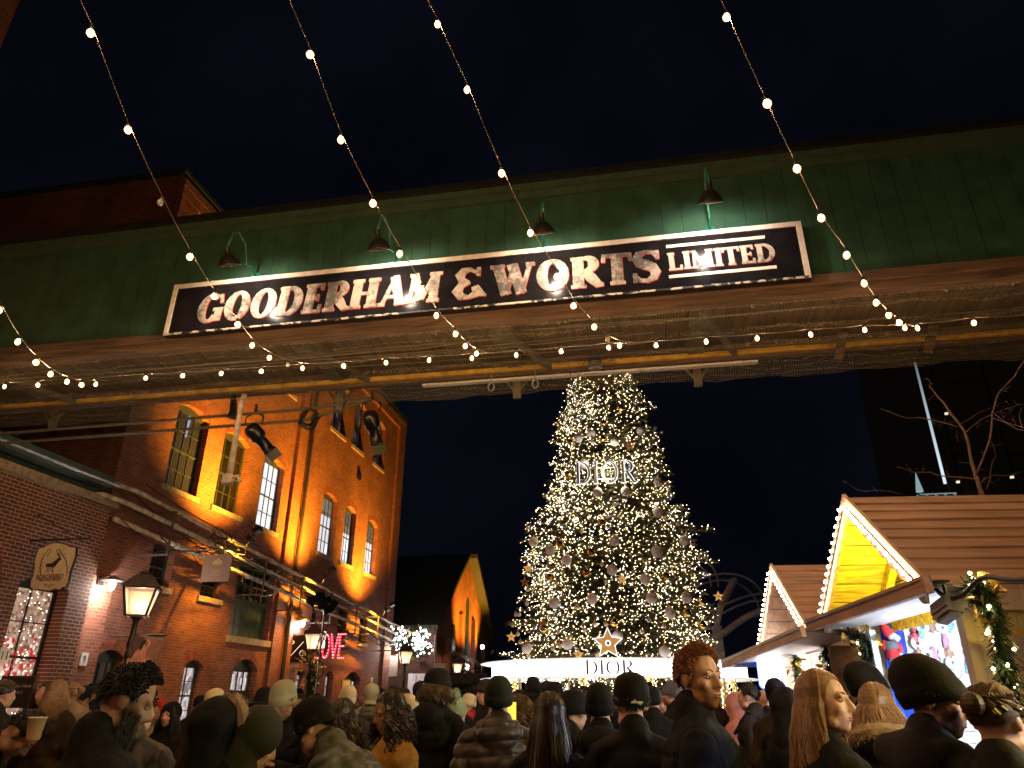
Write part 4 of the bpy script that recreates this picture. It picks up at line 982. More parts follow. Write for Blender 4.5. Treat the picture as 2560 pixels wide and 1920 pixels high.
ys = 25.6; a0 = P(715, 1588, Y=ys); b0 = P(772, 1656, Y=ys)
t = thing('shop_sign', 'square black hanging sign lettered P/C in white', 'hanging sign', (a0.x, ys, b0.z))
q = MB(); q.box((a0.x, ys, b0.z), (b0.x, ys+.06, a0.z)); q.build('panel', BLACK, t)
q = MB(); q.tube([(FX+.1, ys+.03, a0.z+.04), (b0.x+.1, ys+.03, a0.z+.04)], .025, 6); q.tube([(FX+.1, ys+.03, b0.z-.03), (b0.x+.05, ys+.03, b0.z-.03)], .022, 6); q.build('hanging_bar', STEEL, t)
M = frame3(((a0.x+b0.x)/2, ys-.004, (a0.z+b0.z)/2), (1, 0, 0), (0, 0, 1)); q = MB()
text_mesh(q, 'P', .3, M @ Matrix.Translation((-.2, .16, 0)), .004, squeeze=.8); text_mesh(q, 'C', .3, M @ Matrix.Translation((.18, -.17, 0)), .004, squeeze=.8)
q.bar(M @ Vector((-.22, -.24, 0)), M @ Vector((.22, .24, 0)), .02, .004, (0, -1, 0)); q.build('lettering', mat('sign_letter_white', (.8, .8, .8), .5, emit=(1, 1, 1), strength=.25), t)
ys = 26.7; a0 = P(803, 1578, Y=ys); b0 = P(811, 1620, Y=ys); t = thing('shop_sign', 'small white framed sign half hidden behind the second lantern', 'hanging sign', (a0.x, ys, b0.z))
q = MB(); q.box((a0.x-.5, ys, b0.z), (b0.x, ys+.05, a0.z)); q.build('panel', WHITEP, t)
q = MB(); q.tube([(FX, ys+.02, a0.z+.03), (b0.x, ys+.02, a0.z+.03)], .02, 6); q.build('hanging_bar', IRON, t)
ys = 28.0; a0 = P(790, 1590, Y=ys); b0 = P(862, 1645, Y=ys)
t = thing('marquee_letters', 'red glowing bulb letters LOVE mounted on the brick wall', 'sign', (a0.x, ys, b0.z))
M = frame3((a0.x+.03, ys, b0.z), (1, 0, .0), (0, 0, 1)); W_ = b0.x-a0.x+.0; H_ = a0.z-b0.z+.05
REDG = glow('red_neon', (1, .012, .04), 1.1); REDB = mat('red_sheet', (.35, .01, .02), .4)
gx = 0
for chn, wd in (('L', .6), ('O', .72), ('V', .72), ('E', .6)):
    strokes = {'L': [[(0, 1), (0, 0)], [(0, 0), (.6, 0)]], 'O': [[(.36+.33*math.cos(2*PI*k/16), .5+.5*math.sin(2*PI*k/16)) for k in range(17)]], 'V': [[(0, 1), (.34, 0)], [(.34, 0), (.68, 1)]], 'E': [[(0, 0), (0, 1)], [(0, 1), (.55, 1)], [(0, .5), (.45, .5)], [(0, 0), (.55, 0)]]}[chn]
    kx = W_/3.1; q = MB(); q2 = MB()
    for s_ in strokes:
        pts = [M @ Vector(((gx+x)*kx, y*H_, .03)) for x, y in s_]; q.tube(pts, .038, 5)
        L_ = sum((b-a).length for a, b in zip(pts[:-1], pts[1:])); n = max(3, int(L_/.1))
        for k in range(n+1):
            u = k/n*(len(pts)-1); i = min(int(u), len(pts)-2); q2.ell(pts[i].lerp(pts[i+1], u-i)+Vector((0, -.06, 0)), .018, nu=5, nv=4)
    l_ = q.build('letter', REDG, t); q2.build('letter_bulbs', glow('red_bulb', (1, .3, .3), 3), l_)['kind'] = 'stuff'; gx += wd+.13
q = MB()
for zz in (.2, .8): q.bar((FX, ys+.05, b0.z+H_*zz), (b0.x, ys+.05, b0.z+H_*zz), .03, .03)
q.build('back_rail', IRON, t)
# chalkboard at the left edge
p = P(36, 1722, D=10.5); t = thing('chalkboard', 'dark chalkboard sign chalked Form Line Here Thanks at the lower left', 'sign', (p.x, p.y, 0))
M = frame3((p.x-.18, p.y, 0), CAM_RIGHT, (0, 0, 1)); zz = p.z
q = MB(); q.box((0, zz-.2, -.04), (.36, zz+.12, 0), M); q.build('board', mat('chalkboard', (.02, .016, .014), .7, noise=.3), t)
q = MB(); q.box((-.02, 0, -.05), (0, zz+.14, .01), M); q.box((.36, 0, -.05), (.38, zz+.14, .01), M); q.box((0, zz+.12, -.05), (.36, zz+.14, .01), M); q.build('frame', wood('board_frame', (.12, .07, .04), 1), t)
q = MB(); text_mesh(q, 'Form Line Here', .05, M @ Matrix.Translation((.18, zz+.03, .002)), .003); text_mesh(q, 'Thanks!', .05, M @ Matrix.Translation((.18, zz-.035, .002)), .003); q.build('lettering', mat('chalk', (.45, .4, .36), .9), t)
p = P(62, 1703, X=BX+.35); t = thing('globe_lamp', 'small glowing round lamp by the chalkboard at the shop window', 'lamp', p); q = MB(); q.ell(p, .06); q.build('globe', glow('globe_warm', (1, .72, .45), 22), t, True); q = MB(); q.tube([p, (p.x-.3, p.y, p.z-.1), (p.x-.33, p.y, 0)], .012, 5); q.build('stem', IRON, t)

# ================================================================== gabled brick building beyond
GX = -11.0; gy0, gy1, gym = 37.9, 50.6, 44.4; ez, az = 5.15, 9.75
gab = thing('gabled_building', 'gabled brick building with steep dark roof and amber lit gable at the lane end', 'building', (GX, 44, 0))
q = MB()
q.face((GX, gy0, 0), (GX, gy1, 0), (GX, gy1, ez), (GX, gym, az), (GX, gy0, ez)); q.build('gable_wall', brick('gable_brick', 'X', (.32, .10, .05), (.2, .06, .035), (.2, .13, .09), .4), gab)
q = MB(); q.face((-32, gy0, 0), (GX, gy0, 0), (GX, gy0, ez), (-32, gy0, ez)); q.build('front_wall', brick('brown_brick', 'Y', (.14, .05, .03), (.09, .035, .022), (.12, .08, .06), .3), gab)
for y0, y1, ov in ((gy0-.25, gym, .12), (gy1+.7, gym, .55)):
    z0 = ez-.2 if ov < .2 else ez-.5; q = MB(); q.grid([[(-32, y0, z0), (GX+ov, y0, z0)], [(-32, y1, az+.05), (GX+ov, y1, az+.05)], [(-32, y1, az+.3), (GX+ov, y1, az+.3)], [(-32, y0, z0+.22), (GX+ov, y0, z0+.22)]], False); q.face((GX+ov, y0, z0), (GX+ov, y1, az+.05), (GX+ov, y1, az+.3), (GX+ov, y0, z0+.22)); q.face((-32, y0, z0), (GX+ov, y0, z0), (GX+ov, y0, z0+.22), (-32, y0, z0+.22)); q.build('roof', mat('roof_green_grey', (.05, .055, .04), .6, noise=.3), gab)
for y, z0, z1 in ((44.4, 3.6, 7.0), (41.2, 2.7, 5.2), (47.4, 2.7, 5.2)):
    q = MB(); q.box((GX+.004, y-.32, z0), (GX+.05, y+.32, z1)); q.lathe([(.001, .0), (.32, 0), (.32, .045), (.001, .045)], (GX+.002, y, z1), 20, Matrix.Rotation(PI/2, 4, 'Y')); q.build('lancet_window', GREEND, gab)
for y in (39.9, 42.8, 46.0, 48.9): q = MB(); q.box((GX+.002, y-.3, 0), (GX+.22, y+.3, 4.6+(1.6 if 41 < y < 48 else 0))); q.build('buttress', MATS['gable_brick'], gab)
flood('amber flood washing the gabled building from the left', 41.6, 4.1, energy=1700, x=GX+2.2, tgt=(GX, 43.2, 7.0), size=90)
flood('amber flood washing the gabled building from the right', 46.8, 4.1, energy=1500, x=GX+2.2, tgt=(GX, 45.8, 7.0), size=90)
p = P(1206, 1617, D=46); t = thing('globe_lamp', 'bright round lamp beside the gabled building', 'lamp', p); q = MB(); q.ell(p, .12); q.build('globe', glow('globe_white', (1, .92, .85), 16), t, True); q = MB(); q.tube([p, (p.x, p.y, 0)], .03, 6); q.build('pole', IRON, t)
p = P(1168, 1668, D=46); t = thing('globe_lamp', 'cool white lamp right of the farthest street lantern', 'lamp', p); q = MB(); q.ell(p, .13); q.build('globe', MATS['globe_white'], t, True); q = MB(); q.tube([p, (p.x, p.y, 0)], .03, 6); q.build('pole', IRON, t)
# dark market stall at the lane end
a0 = P(1100, 1683, D=36); b0 = P(1218, 1712, D=36); sl = thing('market_stall', 'market stall with dark board canopy at the end of the lane', 'stall', (a0.x, a0.y, 0))
M = frame3((a0.x, a0.y, 0), CAM_RIGHT, (0, 0, 1)); wd = (b0-a0).dot(CAM_RIGHT)
q = MB(); q.box((0, b0.z, -2), (wd, a0.z, -.05), M); q.build('canopy', mat('stall_board', (.03, .018, .014), .7, noise=.3), sl)
q = MB(); q.box((.05, 0, -2), (wd-.05, b0.z, -1.9), M); q.build('back_wall', mat('stall_back', (.25, .2, .17), .7, noise=.3), sl)
for x in (.05, wd/2, wd-.1): q = MB(); q.box((x, 0, -.15), (x+.08, b0.z, -.07), M); q.build('post', TIM, sl)
q = MB(); q.box((0, .9, -.7), (wd, 1.0, -.07), M); q.build('counter', TIM, sl)
q = MB(); needles(q, [M @ Vector((0, b0.z-.05, -.02)), M @ Vector((wd, b0.z-.05, -.02))], 500, .25, .03); q.build('greenery', MATS['garland_needles'], sl)['kind'] = 'stuff'
# ================================================================== the great christmas tree
TC = Vector((-1.11, 23.97, 0)); TD = 24.0
TREE_PROF = [(1.0, 2.6), (2.2, 3.0), (2.9, 3.5), (3.83, 3.47), (4.8, 3.2), (5.84, 3.05), (6.8, 2.95), (7.4, 2.6), (7.9, 2.25), (8.75, 2.03), (9.6, 1.93), (11.0, 1.62), (12.6, .98), (14, .62), (16, .06)]
def tree_r(z):
    for (a, ra), (b, rb) in zip(TREE_PROF[:-1], TREE_PROF[1:]):
        if z <= b: return ra+(rb-ra)*max(0, (z-a))/(b-a)
    return .05
tree = thing('christmas_tree', 'huge decorated christmas tree covered in tiny white lights behind the white ring', 'christmas tree', (TC.x, TC.y, 0))
q = MB(); q.tube([TC+Vector((0, 0, 0)), TC+Vector((0, 0, 8)), TC+Vector((0, 0, 16))], [.32, .2, .03], 10); q.build('trunk', wood('bark', (.10, .06, .04), 2), tree, True)
rg = np.random.default_rng(11)
limb = MB(); tips = []; V = []; Fc = []
def quad_leaf(p, d, s, L, w):
    i = len(V); e = p+d*L; V.extend([p-s*w*.5, p+s*w*.5, e+s*w*.35, e-s*w*.35]); Fc.append((i, i+1, i+2, i+3))
nb = 0; z = 1.0
while z < 15.8:
    rr = tree_r(z); n = int(13+22*rr/3.5)
    for k in range(n):
        a = 2*PI*(k+rg.uniform(0, 1))/n
        Lb = (.86 if z < 5.5 else .93)*rr*(rg.uniform(.80, 1.06) if rg.random() > .06 else rg.uniform(1.05, 1.22)); zz = z+rg.uniform(-.16, .16)
        rise = .28*Lb*rg.uniform(.3, 1.0) if z > 2.6 else .1
        base = np.array([TC.x, TC.y, zz-rise*.4]); out_ = np.array([math.cos(a), math.sin(a), 0]); sd = np.array([-math.sin(a), math.cos(a), 0])
        bp = lambda t: base+out_*Lb*t+np.array([0, 0, rise*(1.5*t-1.1*t*t)])
        if k % 3 == 0: limb.tube([bp(0.05), bp(.5), bp(.95)], [.035, .022, .008], 4)
        nsp = int(7+9*Lb/3)
        for j in range(nsp):
            t = 1-.62*(j/nsp)**1.2; c = bp(t); wid = .2+.5*(1-t)*Lb*.55
            for sg in (-1, 1):
                dd = out_*rg.uniform(.5, 1)+sd*sg*rg.uniform(.3, 1)+np.array([0, 0, rg.uniform(-.45, .35)]); dd /= np.linalg.norm(dd)
                L2 = wid*rg.uniform(.6, 1.15)
                up = np.cross(dd, sd*sg+out_*.3); up /= (np.linalg.norm(up)+1e-6)
                m_ = int(4+L2*7)
                for h in range(m_):
                    pc = c+dd*L2*(h+.5)/m_; s2 = np.cross(dd, np.array([0, 0, 1.])); s2 /= (np.linalg.norm(s2)+1e-6)
                    for sg2 in (-1, 1):
                        d3 = dd*.75+s2*sg2*.7+np.array([0, 0, rg.uniform(-.35, .15)]); d3 /= np.linalg.norm(d3)
                        quad_leaf(pc, d3, np.array([dd[1], -dd[0], dd[2]*0+.3]), rg.uniform(.09, .17), rg.uniform(.025, .045))
                tips.append(c+dd*L2)
    z += .30+.05*rg.random()
me = bpy.data.meshes.new('crown'); Va = np.array(V, dtype=np.float32)
me.from_pydata(Va.tolist(), [], Fc); me.update()
fir = mat('fir_needles', (.13, .115, .048), .6, noise=.5, nscale=2.2)
me.materials.append(fir); o = bpy.data.objects.new('crown', me); C.objects.link(o); attach(o, tree)
limb.build('limb_tubes', wood('limb_bark', (.13, .085, .05), 0), tree)  # woody limbs of the tree, as separate tubes
# fairy lights: far too many to count, one body of lights
tl = MB(); k = 0; cnt = 0
tips = [t for t in tips if rg.random() < .9]
rg.shuffle(tips)
def octa(mb, p, r):
    i = len(mb.v); x, y, z = p
    mb.v += [(x+r, y, z), (x, y+r, z), (x-r, y, z), (x, y-r, z), (x, y, z+r), (x, y, z-r)]
    for f in ((0, 1, 4), (1, 2, 4), (2, 3, 4), (3, 0, 4), (1, 0, 5), (2, 1, 5), (3, 2, 5), (0, 3, 5)): mb.f.append(tuple(i+q for q in f)); mb.mi.append(mb.cur)
camv = Vector((0, 0, 1.6))
for tpt in tips:
    rel = Vector(tpt)-TC; rad = math.hypot(rel.x, rel.y); R0 = tree_r(tpt[2])
    if rad < R0*.5: continue
    if rel.y > R0*.35: continue
    clump = math.sin(tpt[0]*2.1+tpt[2]*1.7)+math.sin(tpt[2]*2.9-tpt[0]*1.3)
    if rg.random() > .78+.17*clump: continue
    pp_ = np.array(tpt)+rg.normal(0, .05, 3); tl.cur = 0 if rg.random() < .72 else (1 if rg.random() < .85 else 2)
    octa(tl, pp_, rg.uniform(.006, .0115)); cnt += 1
    if cnt > 13000: break
o = tl.build('tree_fairy_lights', [glow('fairy_warm', (1, .70, .33), 15), glow('fairy_white', (1, .90, .66), 17), glow('fairy_blue', (.5, .55, 1), 8)])
tag(o, 'thousands of tiny warm white lights strung through the christmas tree', 'fairy lights', kind='stuff')

# ------------------------------------------------------------------ hanging ornaments
def tree_front(px, py, push=1.0):
    """where a sight line meets the tree's outer surface"""
    lo, hi = TD-4.5, TD
    for _ in range(30):
        m = (lo+hi)/2; p = P(px, py, D=m); rr = math.hypot(p.x-TC.x, p.y-TC.y)
        if rr > tree_r(p.z)*push: lo = m
        else: hi = m
    return P(px, py, D=lo)
M_WB = mat('matte_white_ball', (.86, .78, .76), .55, noise=.06); M_GB = mat('gold_ball', (.85, .58, .16), .16, 1.0); M_GP = mat('satin_ball', (.72, .55, .38), .3, .6)
def ball_mesh(name, r, m):
    q = MB(); q.ell((0, 0, 0), r, nu=18, nv=12); ob = q.build(name, m, None, True); return ob
def hang_ball(px, py, r, m, nm, label, grp, first={}):
    p = tree_front(px, py, 1.02)
    key = (m.name, round(r, 3))
    if key not in first:
        t = thing(nm, label, 'ornament', (0, 0, 0), grp)
        q = MB(); q.ell((0, 0, 0), r, nu=18, nv=12); q.build('ball', m, t, True)
        q = MB(); q.lathe([(.001, r+.03), (r*.16, r+.028), (r*.18, r-.01)], n=10); q.tube([(r*.12*math.sin(2*PI*k/8), 0, r+.05+r*.12*math.cos(2*PI*k/8)) for k in range(9)], .004, 4); q.build('cap', GOLD, t)
        t.location = p; first[key] = t
    else: dup(first[key], p)
Z5 = lambda a, b: (1200+a*.3014, 900+b*.3014); Z6 = lambda a, b: (1140+a*.3255, 1380+b*.3255)
white = [Z5(*q) for q in ((1117, 678), (815, 650), (975, 1098), (1208, 1090), (1475, 1008), (1478, 1265), (1693, 1497), (1115, 1500), (1462, 1585), (445, 1510), (585, 1578), (1335, 590), (920, 610), (865, 860))]
white += [Z6(*q) for q in ((850, 60), (1453, 207), (1045, 360), (1770, 352), (752, 392), (857, 708), (1240, 650), (1602, 765), (545, 740), (1200, 140), (1500, 355), (1545, 5), (1645, 470), (1760, 770))]
for x, y in white: hang_ball(x, y, .15, M_WB, 'white_ornament', 'large matte white ball ornament hanging on the lit christmas tree', 'white ball ornaments on the christmas tree')
gold = [Z5(*q) for q in ((1018, 652), (1025, 522), (1012, 1345), (920, 1590), (665, 1530), (730, 950), (755, 685), (1165, 395), (1520, 790))]
gold += [Z6(*q) for q in ((720, 195), (1040, 10), (1610, 185), (1885, 375), (680, 590), (1215, 545), (1005, 160), (1775, 465), (1890, 560), (1460, 1010))]
for x, y in gold: hang_ball(x, y, .115, M_GB, 'gold_ornament', 'shiny gold mirror ball ornament hanging on the christmas tree', 'gold mirror ball ornaments on the christmas tree')
sm = [Z5(*q) for q in ((740, 400), (800, 352), (655, 572), (535, 1130), (590, 1085), (945, 480), (1455, 560), (1510, 600), (1665, 1220), (1715, 1440), (1270, 1060), (1570, 1070), (395, 1395), (845, 1420), (1160, 1295), (1380, 910), (1820, 1640), (1640, 1360), (1540, 1310), (930, 680), (1060, 390))]
sm += [Z6(*q) for q in ((550, 290), (545, 395), (485, 480), (435, 560), (495, 690), (475, 630), (560, 800), (795, 720), (1150, 555), (1065, 550), (1480, 525), (1600, 570), (1280, 470), (1870, 45), (1920, 50), (985, 600), (880, 645), (1085, 790), (745, 740), (1120, 95), (1450, 70), (820, 150), (1155, 230), (1430, 610), (1815, 180), (460, 20+460), (770, 240), (930, 420))]
for x, y in sm: hang_ball(x, y, .062, M_GP, 'small_ornament', 'small satin gold ball ornament hanging on the christmas tree', 'small satin balls on the christmas tree')
def star_poly(r0, r1, rot=90): return [((r0 if k % 2 == 0 else r1)*math.cos(R(rot+36*k)), (r0 if k % 2 == 0 else r1)*math.sin(R(rot+36*k))) for k in range(10)]
def star(px, py, r, m, label, grp=None, D=None, name='star_ornament', edge=None):
    p = P(px, py, D=D) if D else tree_front(px, py, 1.04)
    d = (Vector((0, 0, CAM_Z))-p); d.z = 0; z = d.normalized(); M = frame3(p, Vector((0, 0, 1)).cross(z), (0, 0, 1))
    t = thing(name, label, 'star', p, grp)
    q = MB(); q.prism(star_poly(r*.93, r*.44), M @ Matrix.Translation((0, 0, .006)), .02); q.build('face', m, t)
    if edge: q = MB(); q.prism(star_poly(r*1.02, r*.49), M, .06); q.build('rim', edge, t)
    q = MB(); q.lathe([(.001, .02), (r*.1, .02), (r*.1, .008)], (0, 0, 0), 16, M); q.build('centre_dot', BLACK, t)
    if edge: q = MB(); q.lathe([(r*.1, .016), (r*.18, .016), (r*.18, .008)], (0, 0, 0), 18, M); q.build('centre_ring', edge, t)
SG = mat('gold_star', (.72, .46, .16), .35, .3, emit=(1, .6, .2), strength=.12); SR = mat('red_star', (.45, .14, .05), .5)
for (x, y), m, lab in ((Z6(553, 125), SG, 'gold star with dark centre at the left edge of the tree'), (Z6(1278, 212), SG, 'tan star with dark centre in the middle of the tree'), (Z6(668, 552), SR, 'red brown star beside a gold ball on the lower tree'),
        (Z6(425, 652), SG, 'gold star at the lower left tip of the tree'), (Z6(940, 790), SG, 'gold star just above the white ring left of centre'), ((1796, 1491), SG, 'gold star at the right edge of the tree'), (Z6(530, 230), SR, 'brown star low on the left edge below the gold star'), (Z5(1245, 715), SR, 'dark red star above the glowing letters')):
    star(x, y, .17, m, lab, 'star ornaments on the christmas tree')
WHITE_GLOW = glow('white_led', (1, .97, .93), 1.0)
star(1520, 1608, .40, mat('big_star_face', (.62, .33, .11), .45, .2, emit=(1, .5, .15), strength=.16), 'big tan star with white glowing rim standing on the white ring', None, TD-3.98, 'big_star', WHITE_GLOW)
star(1419, 1736, .25, WHITE_GLOW, 'white glowing star below the ring between the crowd heads', None, TD-3.4, 'white_star', WHITE_GLOW)
# glowing letters high on the tree
pl = P(1440, 1212, D=TD-2.25); pr = P(1590, 1200, D=TD-2.25); xx = (pr-pl); xx.z = 0
M = frame3(pl, xx, (0, 0, 1)); hgt = P(1440, 1157, D=TD-2.25).z-pl.z
t = thing('glowing_letters', 'letters DIOR with glowing white edges mounted high on the christmas tree', 'sign', pl)
q = MB(); lettering(q, 'DIOR', M, hgt, .15, .058, .055, .14, 0, xx.length, .05); q.build('letter_glow', WHITE_GLOW, t)
q = MB(); lettering(q, 'DIOR', M @ Matrix.Translation((.006, .008, .062)), hgt*.97, .125, .034, .05, .155, 0, xx.length*.99, .012); q.build('letter_face', mat('letter_bronze', (.05, .04, .03), .4), t)
q = MB()
for f in (.25, .75): q.bar(M @ Vector((0, hgt*f, -.08)), M @ Vector((xx.length, hgt*f, -.08)), .03, .03)
q.build('back_rail', STEEL, t)
l = bpy.data.lights.new('letter_light', 'POINT'); l.energy = 55; l.color = (1, .9, .68); l.shadow_soft_size = .3
o = bpy.data.objects.new('letter_light', l); C.objects.link(o); o.location = M @ Vector((xx.length/2, hgt/2, .25)); attach(o, t)

# ------------------------------------------------------------------ white lit ring canopy
ring = thing('ring_canopy', 'glowing white ring canopy lettered DIOR around the foot of the tree', 'canopy', (TC.x, TC.y, 0))
WP = mat('white_canopy_glow', (.8, .8, .78), .5, emit=(1, .97, .93), strength=1.5); WP2 = mat('white_brim', (.75, .73, .7), .5, emit=(1, .95, .9), strength=.35)
q = MB(); q.lathe([(3.3, 2.20), (3.88, 2.20), (3.88, 2.585), (3.3, 2.585)], TC, 96); q.build('band', WP, ring, True)
q = MB(); q.lathe([(3.2, 2.588), (4.15, 2.588), (4.24, 2.605), (4.15, 2.63), (3.2, 2.64), (3.2, 2.588)], TC, 96); q.build('upper_brim', WP2, ring, True)
q = MB(); q.lathe([(3.2, 2.16), (4.15, 2.165), (4.24, 2.18), (4.15, 2.197), (3.2, 2.197), (3.2, 2.16)], TC, 96); q.build('lower_brim', WP2, ring, True)
GP = mat('gold_post', (.8, .62, .28), .3, .8)
a_c = math.atan2(-TC.y, -TC.x)
for k in range(28):
    a = a_c+(k-14+.5)*2*PI/28; rr = 4.0 if k % 2 else 3.85
    q = MB(); q.tube([TC+Vector((rr*math.cos(a), rr*math.sin(a), 0)), TC+Vector((rr*math.cos(a), rr*math.sin(a), 2.17))], .022, 7); q.build('post', GP, ring)
for k in range(12):
    a = a_c+(k-6+.5)*2*PI/12; c = TC+Vector((3.45*math.cos(a), 3.45*math.sin(a), 0)); q = MB(); q.tube([c, c+Vector((0, 0, 2.17))], .04, 8)
    q.tube([c+Vector((.07*math.cos(j*.7), .07*math.sin(j*.7), 2.17*j/70)) for j in range(71)], .024, 5); qq = q.build('twisted_column', GP, ring)
    q = MB()
    for j in range(90): octa(q, c+Vector((.12*math.cos(j*2.4), .12*math.sin(j*2.4), 2.17*j/90)), .014)
    q.build('column_lights', MATS['fairy_warm'], qq)['kind'] = 'stuff'
pl = P(1464, 1686, D=TD-3.98); pr = P(1586, 1686, D=TD-3.98); xx = pr-pl; xx.z = 0; pl.z = 2.215
M = frame3(pl, xx, (0, 0, 1)); q = MB(); lettering(q, 'DIOR', M, .36, .15, .035, .05, .14, 0, xx.length, .012); q.build('lettering', mat('letter_brown', (.10, .055, .04), .5), ring)

# ------------------------------------------------------------------ steel arch sculpture behind
arch = thing('steel_arches', 'grey steel double rail arches rising behind the right side of the tree', 'sculpture', P(1800, 1700, D=44))
SM = mat('arch_steel', (.8, .75, .7), .5, .0, noise=.2)
Z7 = lambda a, b: (1660+a*.205, 1360+b*.205)
def rail(pts, D0, D1, r):
    n = len(pts); q = MB(); q.tube([P(*Z7(*p), D=D0+(D1-D0)*i/(n-1)) for i, p in enumerate(pts)], r, 7); q.build('rail', SM, arch, True)
A1 = [(250, 530), (400, 440), (560, 385), (720, 358), (860, 365), (980, 400), (1080, 460), (1150, 530), (1230, 640), (1300, 780)]
A2 = [(390, 525), (480, 480), (600, 450), (720, 437), (830, 452), (930, 495), (1010, 550), (1080, 620), (1130, 700), (1170, 800)]
rail(A1, 42, 46, .055); rail(A2, 42, 46, .055)
rail([(600, 815), (760, 730), (900, 670), (1050, 625), (1200, 600), (1320, 600)], 40, 43, .06); rail([(540, 950), (700, 850), (870, 765), (1050, 700), (1200, 690), (1320, 690)], 40, 43, .06)
rail([(520, 215), (590, 280), (640, 370), (665, 520)], 48, 49, .05); rail([(430, 265), (510, 330), (560, 420), (580, 520)], 48, 49, .05)
rail([(600, 1170), (740, 1080), (900, 960), (1050, 870), (1200, 810), (1330, 790)], 39, 41, .17)
q = MB(); q.bar(P(*Z7(860, 430), D=44), P(*Z7(690, 760), D=42), .35, .2); q.build('strut', SM, arch); q = MB(); q.bar(P(*Z7(690, 760), D=42), P(*Z7(640, 1000), D=42), .5, .3); q.build('strut', SM, arch)
q = MB(); a = P(*Z7(640, 1000), D=42); q.bar(a, (a.x, a.y, 0), .5, .3, (0, 1, 0)); a = P(*Z7(1330, 790), D=41); q.bar(a, (a.x, a.y, 0), .4, .3, (0, 1, 0)); q.build('leg', SM, arch)

# ------------------------------------------------------------------ far right: office tower and lit mast
twr = thing('office_tower', 'very dark office tower standing in the night sky behind the wooden huts', 'tower', P(2440, 1745, D=260))
p = P(2365, 1200, D=260); M = frame3((p.x, p.y, 0), CAM_RIGHT, (0, 0, 1))
TM_ = mat('tower_glass', (.012, .009, .008), .3, noise=.4, nscale=.3, emit=(.9, .6, .4), strength=.0009)
q = MB(); q.box((0, 0, -40), (70, 135, 0), M); q.build('body', TM_, twr)
q = MB()
for k in range(4): q.box((4+18*k, 0, .02), (4.3+18*k, 135, .3), M)
for k in range(6): q.box((0, 25*k, .02), (70, 25*k+.3, .25), M)
q.build('mullion_grid', mat('tower_mullion', (.008, .007, .007), .5), twr)
for (x, y) in ((2366, 1034), (2395, 1205), (2530, 1193)):
    pz = P(x, y, D=258); q = MB(); q.box((pz.x-.4, pz.y-.4, pz.z-.3), (pz.x+.4, pz.y+.4, pz.z+.3)); q.build('lit_window', glow('tower_window', (1, .85, .6), .5), twr)
mast = thing('lit_mast', 'tall slim mast glowing pale blue white above the hut roof', 'mast', P(2363, 1209, D=250))
a = P(2363, 1209, D=250); b = P(2288, 906, D=250); xy = (a.x, a.y)
q = MB(); q.tube([(a.x, a.y, a.z), (a.x, a.y, a.z+20), (a.x, a.y, b.z)], [.46, .42, .36], 8)
m = glow('mast_light', (.62, .76, .84), 1.0); t_ = m.node_tree; tc = t_.nodes.new('ShaderNodeTexCoord'); sp = t_.nodes.new('ShaderNodeSeparateXYZ'); mr = t_.nodes.new('ShaderNodeMapRange')
mr.inputs[1].default_value = a.z; mr.inputs[2].default_value = b.z; mr.inputs[3].default_value = .55; mr.inputs[4].default_value = .08
t_.links.new(tc.outputs['Object'], sp.inputs[0]); t_.links.new(sp.outputs[2], mr.inputs[0]); t_.links.new(mr.outputs[0], t_.nodes['Principled BSDF'].inputs['Emission Strength'])
q.build('mast', m, mast)
q = MB(); q.box((a.x-11, a.y-3, a.z-25), (a.x+1.2, a.y+5, a.z-3.4)); q.build('base_block', IRON, mast)
q = MB()
for k in range(5): q.box((a.x-10+2.6*k, a.y-3.2, a.z-9), (a.x-9.4+2.6*k, a.y-3.0, a.z-4)); 
q.box((a.x-9, a.y-3.3, a.z-4.0), (a.x+1.2, a.y-3.0, a.z-3.7)); q.build('lit_fins', glow('fin_light', (.5, .7, .75), .16), mast)
c = P(2298, 1222, D=250); q = MB(); q.lathe([(1.1, -1), (1.0, 0), (.02, 5.4)], c, 8); q.build('lit_cone', glow('cone_light', (.5, .75, .8), .22), mast)

# ------------------------------------------------------------------ bare tree behind the hut
bare = thing('bare_tree', 'leafless tree with thin brown branches behind the nearest hut roof', 'tree', P(2457, 1745, D=12.5))
BK = mat('brown_bark', (.21, .14, .105), .8, noise=.3, nscale=12, bump=.4)
Z8 = lambda a, b: (2160+a*.2291, 880+b*.2291)
def limbp(pts, r0, r1, d0, d1, mb):
    n = len(pts); mb.tube([P(*Z8(*p), D=d0+(d1-d0)*i/(n-1)+rnd.uniform(-.05, .05)) for i, p in enumerate(pts)], [(r0+(r1-r0)*i/(n-1))*.36*rnd.uniform(.85, 1.15) for i in range(n)], 6)
q = MB(); base = P(*Z8(1270, 1500), D=12.5)
q.tube([(base.x+.1, base.y, 0), (base.x+.05, base.y, 2), base], [.11, .07, .034], 9); q.build('trunk', BK, bare, True)
q = MB()
limbp([(1270, 1500), (1220, 1340), (1180, 1220), (1155, 1100), (1135, 980), (1100, 870), (1045, 790), (940, 660), (875, 560), (800, 480), (740, 400), (715, 385), (725, 330), (700, 295), (655, 285)], .085, .012, 12.5, 12.9, q)
limbp([(1225, 1340), (1270, 1230), (1330, 1080), (1375, 950), (1395, 800), (1400, 670), (1430, 560), (1460, 460), (1530, 380), (1640, 270), (1700, 160), (1760, 80)], .05, .015, 12.5, 11.8, q)
limbp([(1060, 830), (940, 790), (760, 745), (610, 715), (490, 722), (380, 695), (270, 650), (165, 615)], .03, .007, 12.7, 12.0, q)
limbp([(1105, 880), (1180, 815), (1280, 735), (1400, 680), (1500, 640), (1620, 600), (1740, 560), (1800, 530)], .026, .01, 12.7, 13.4, q)
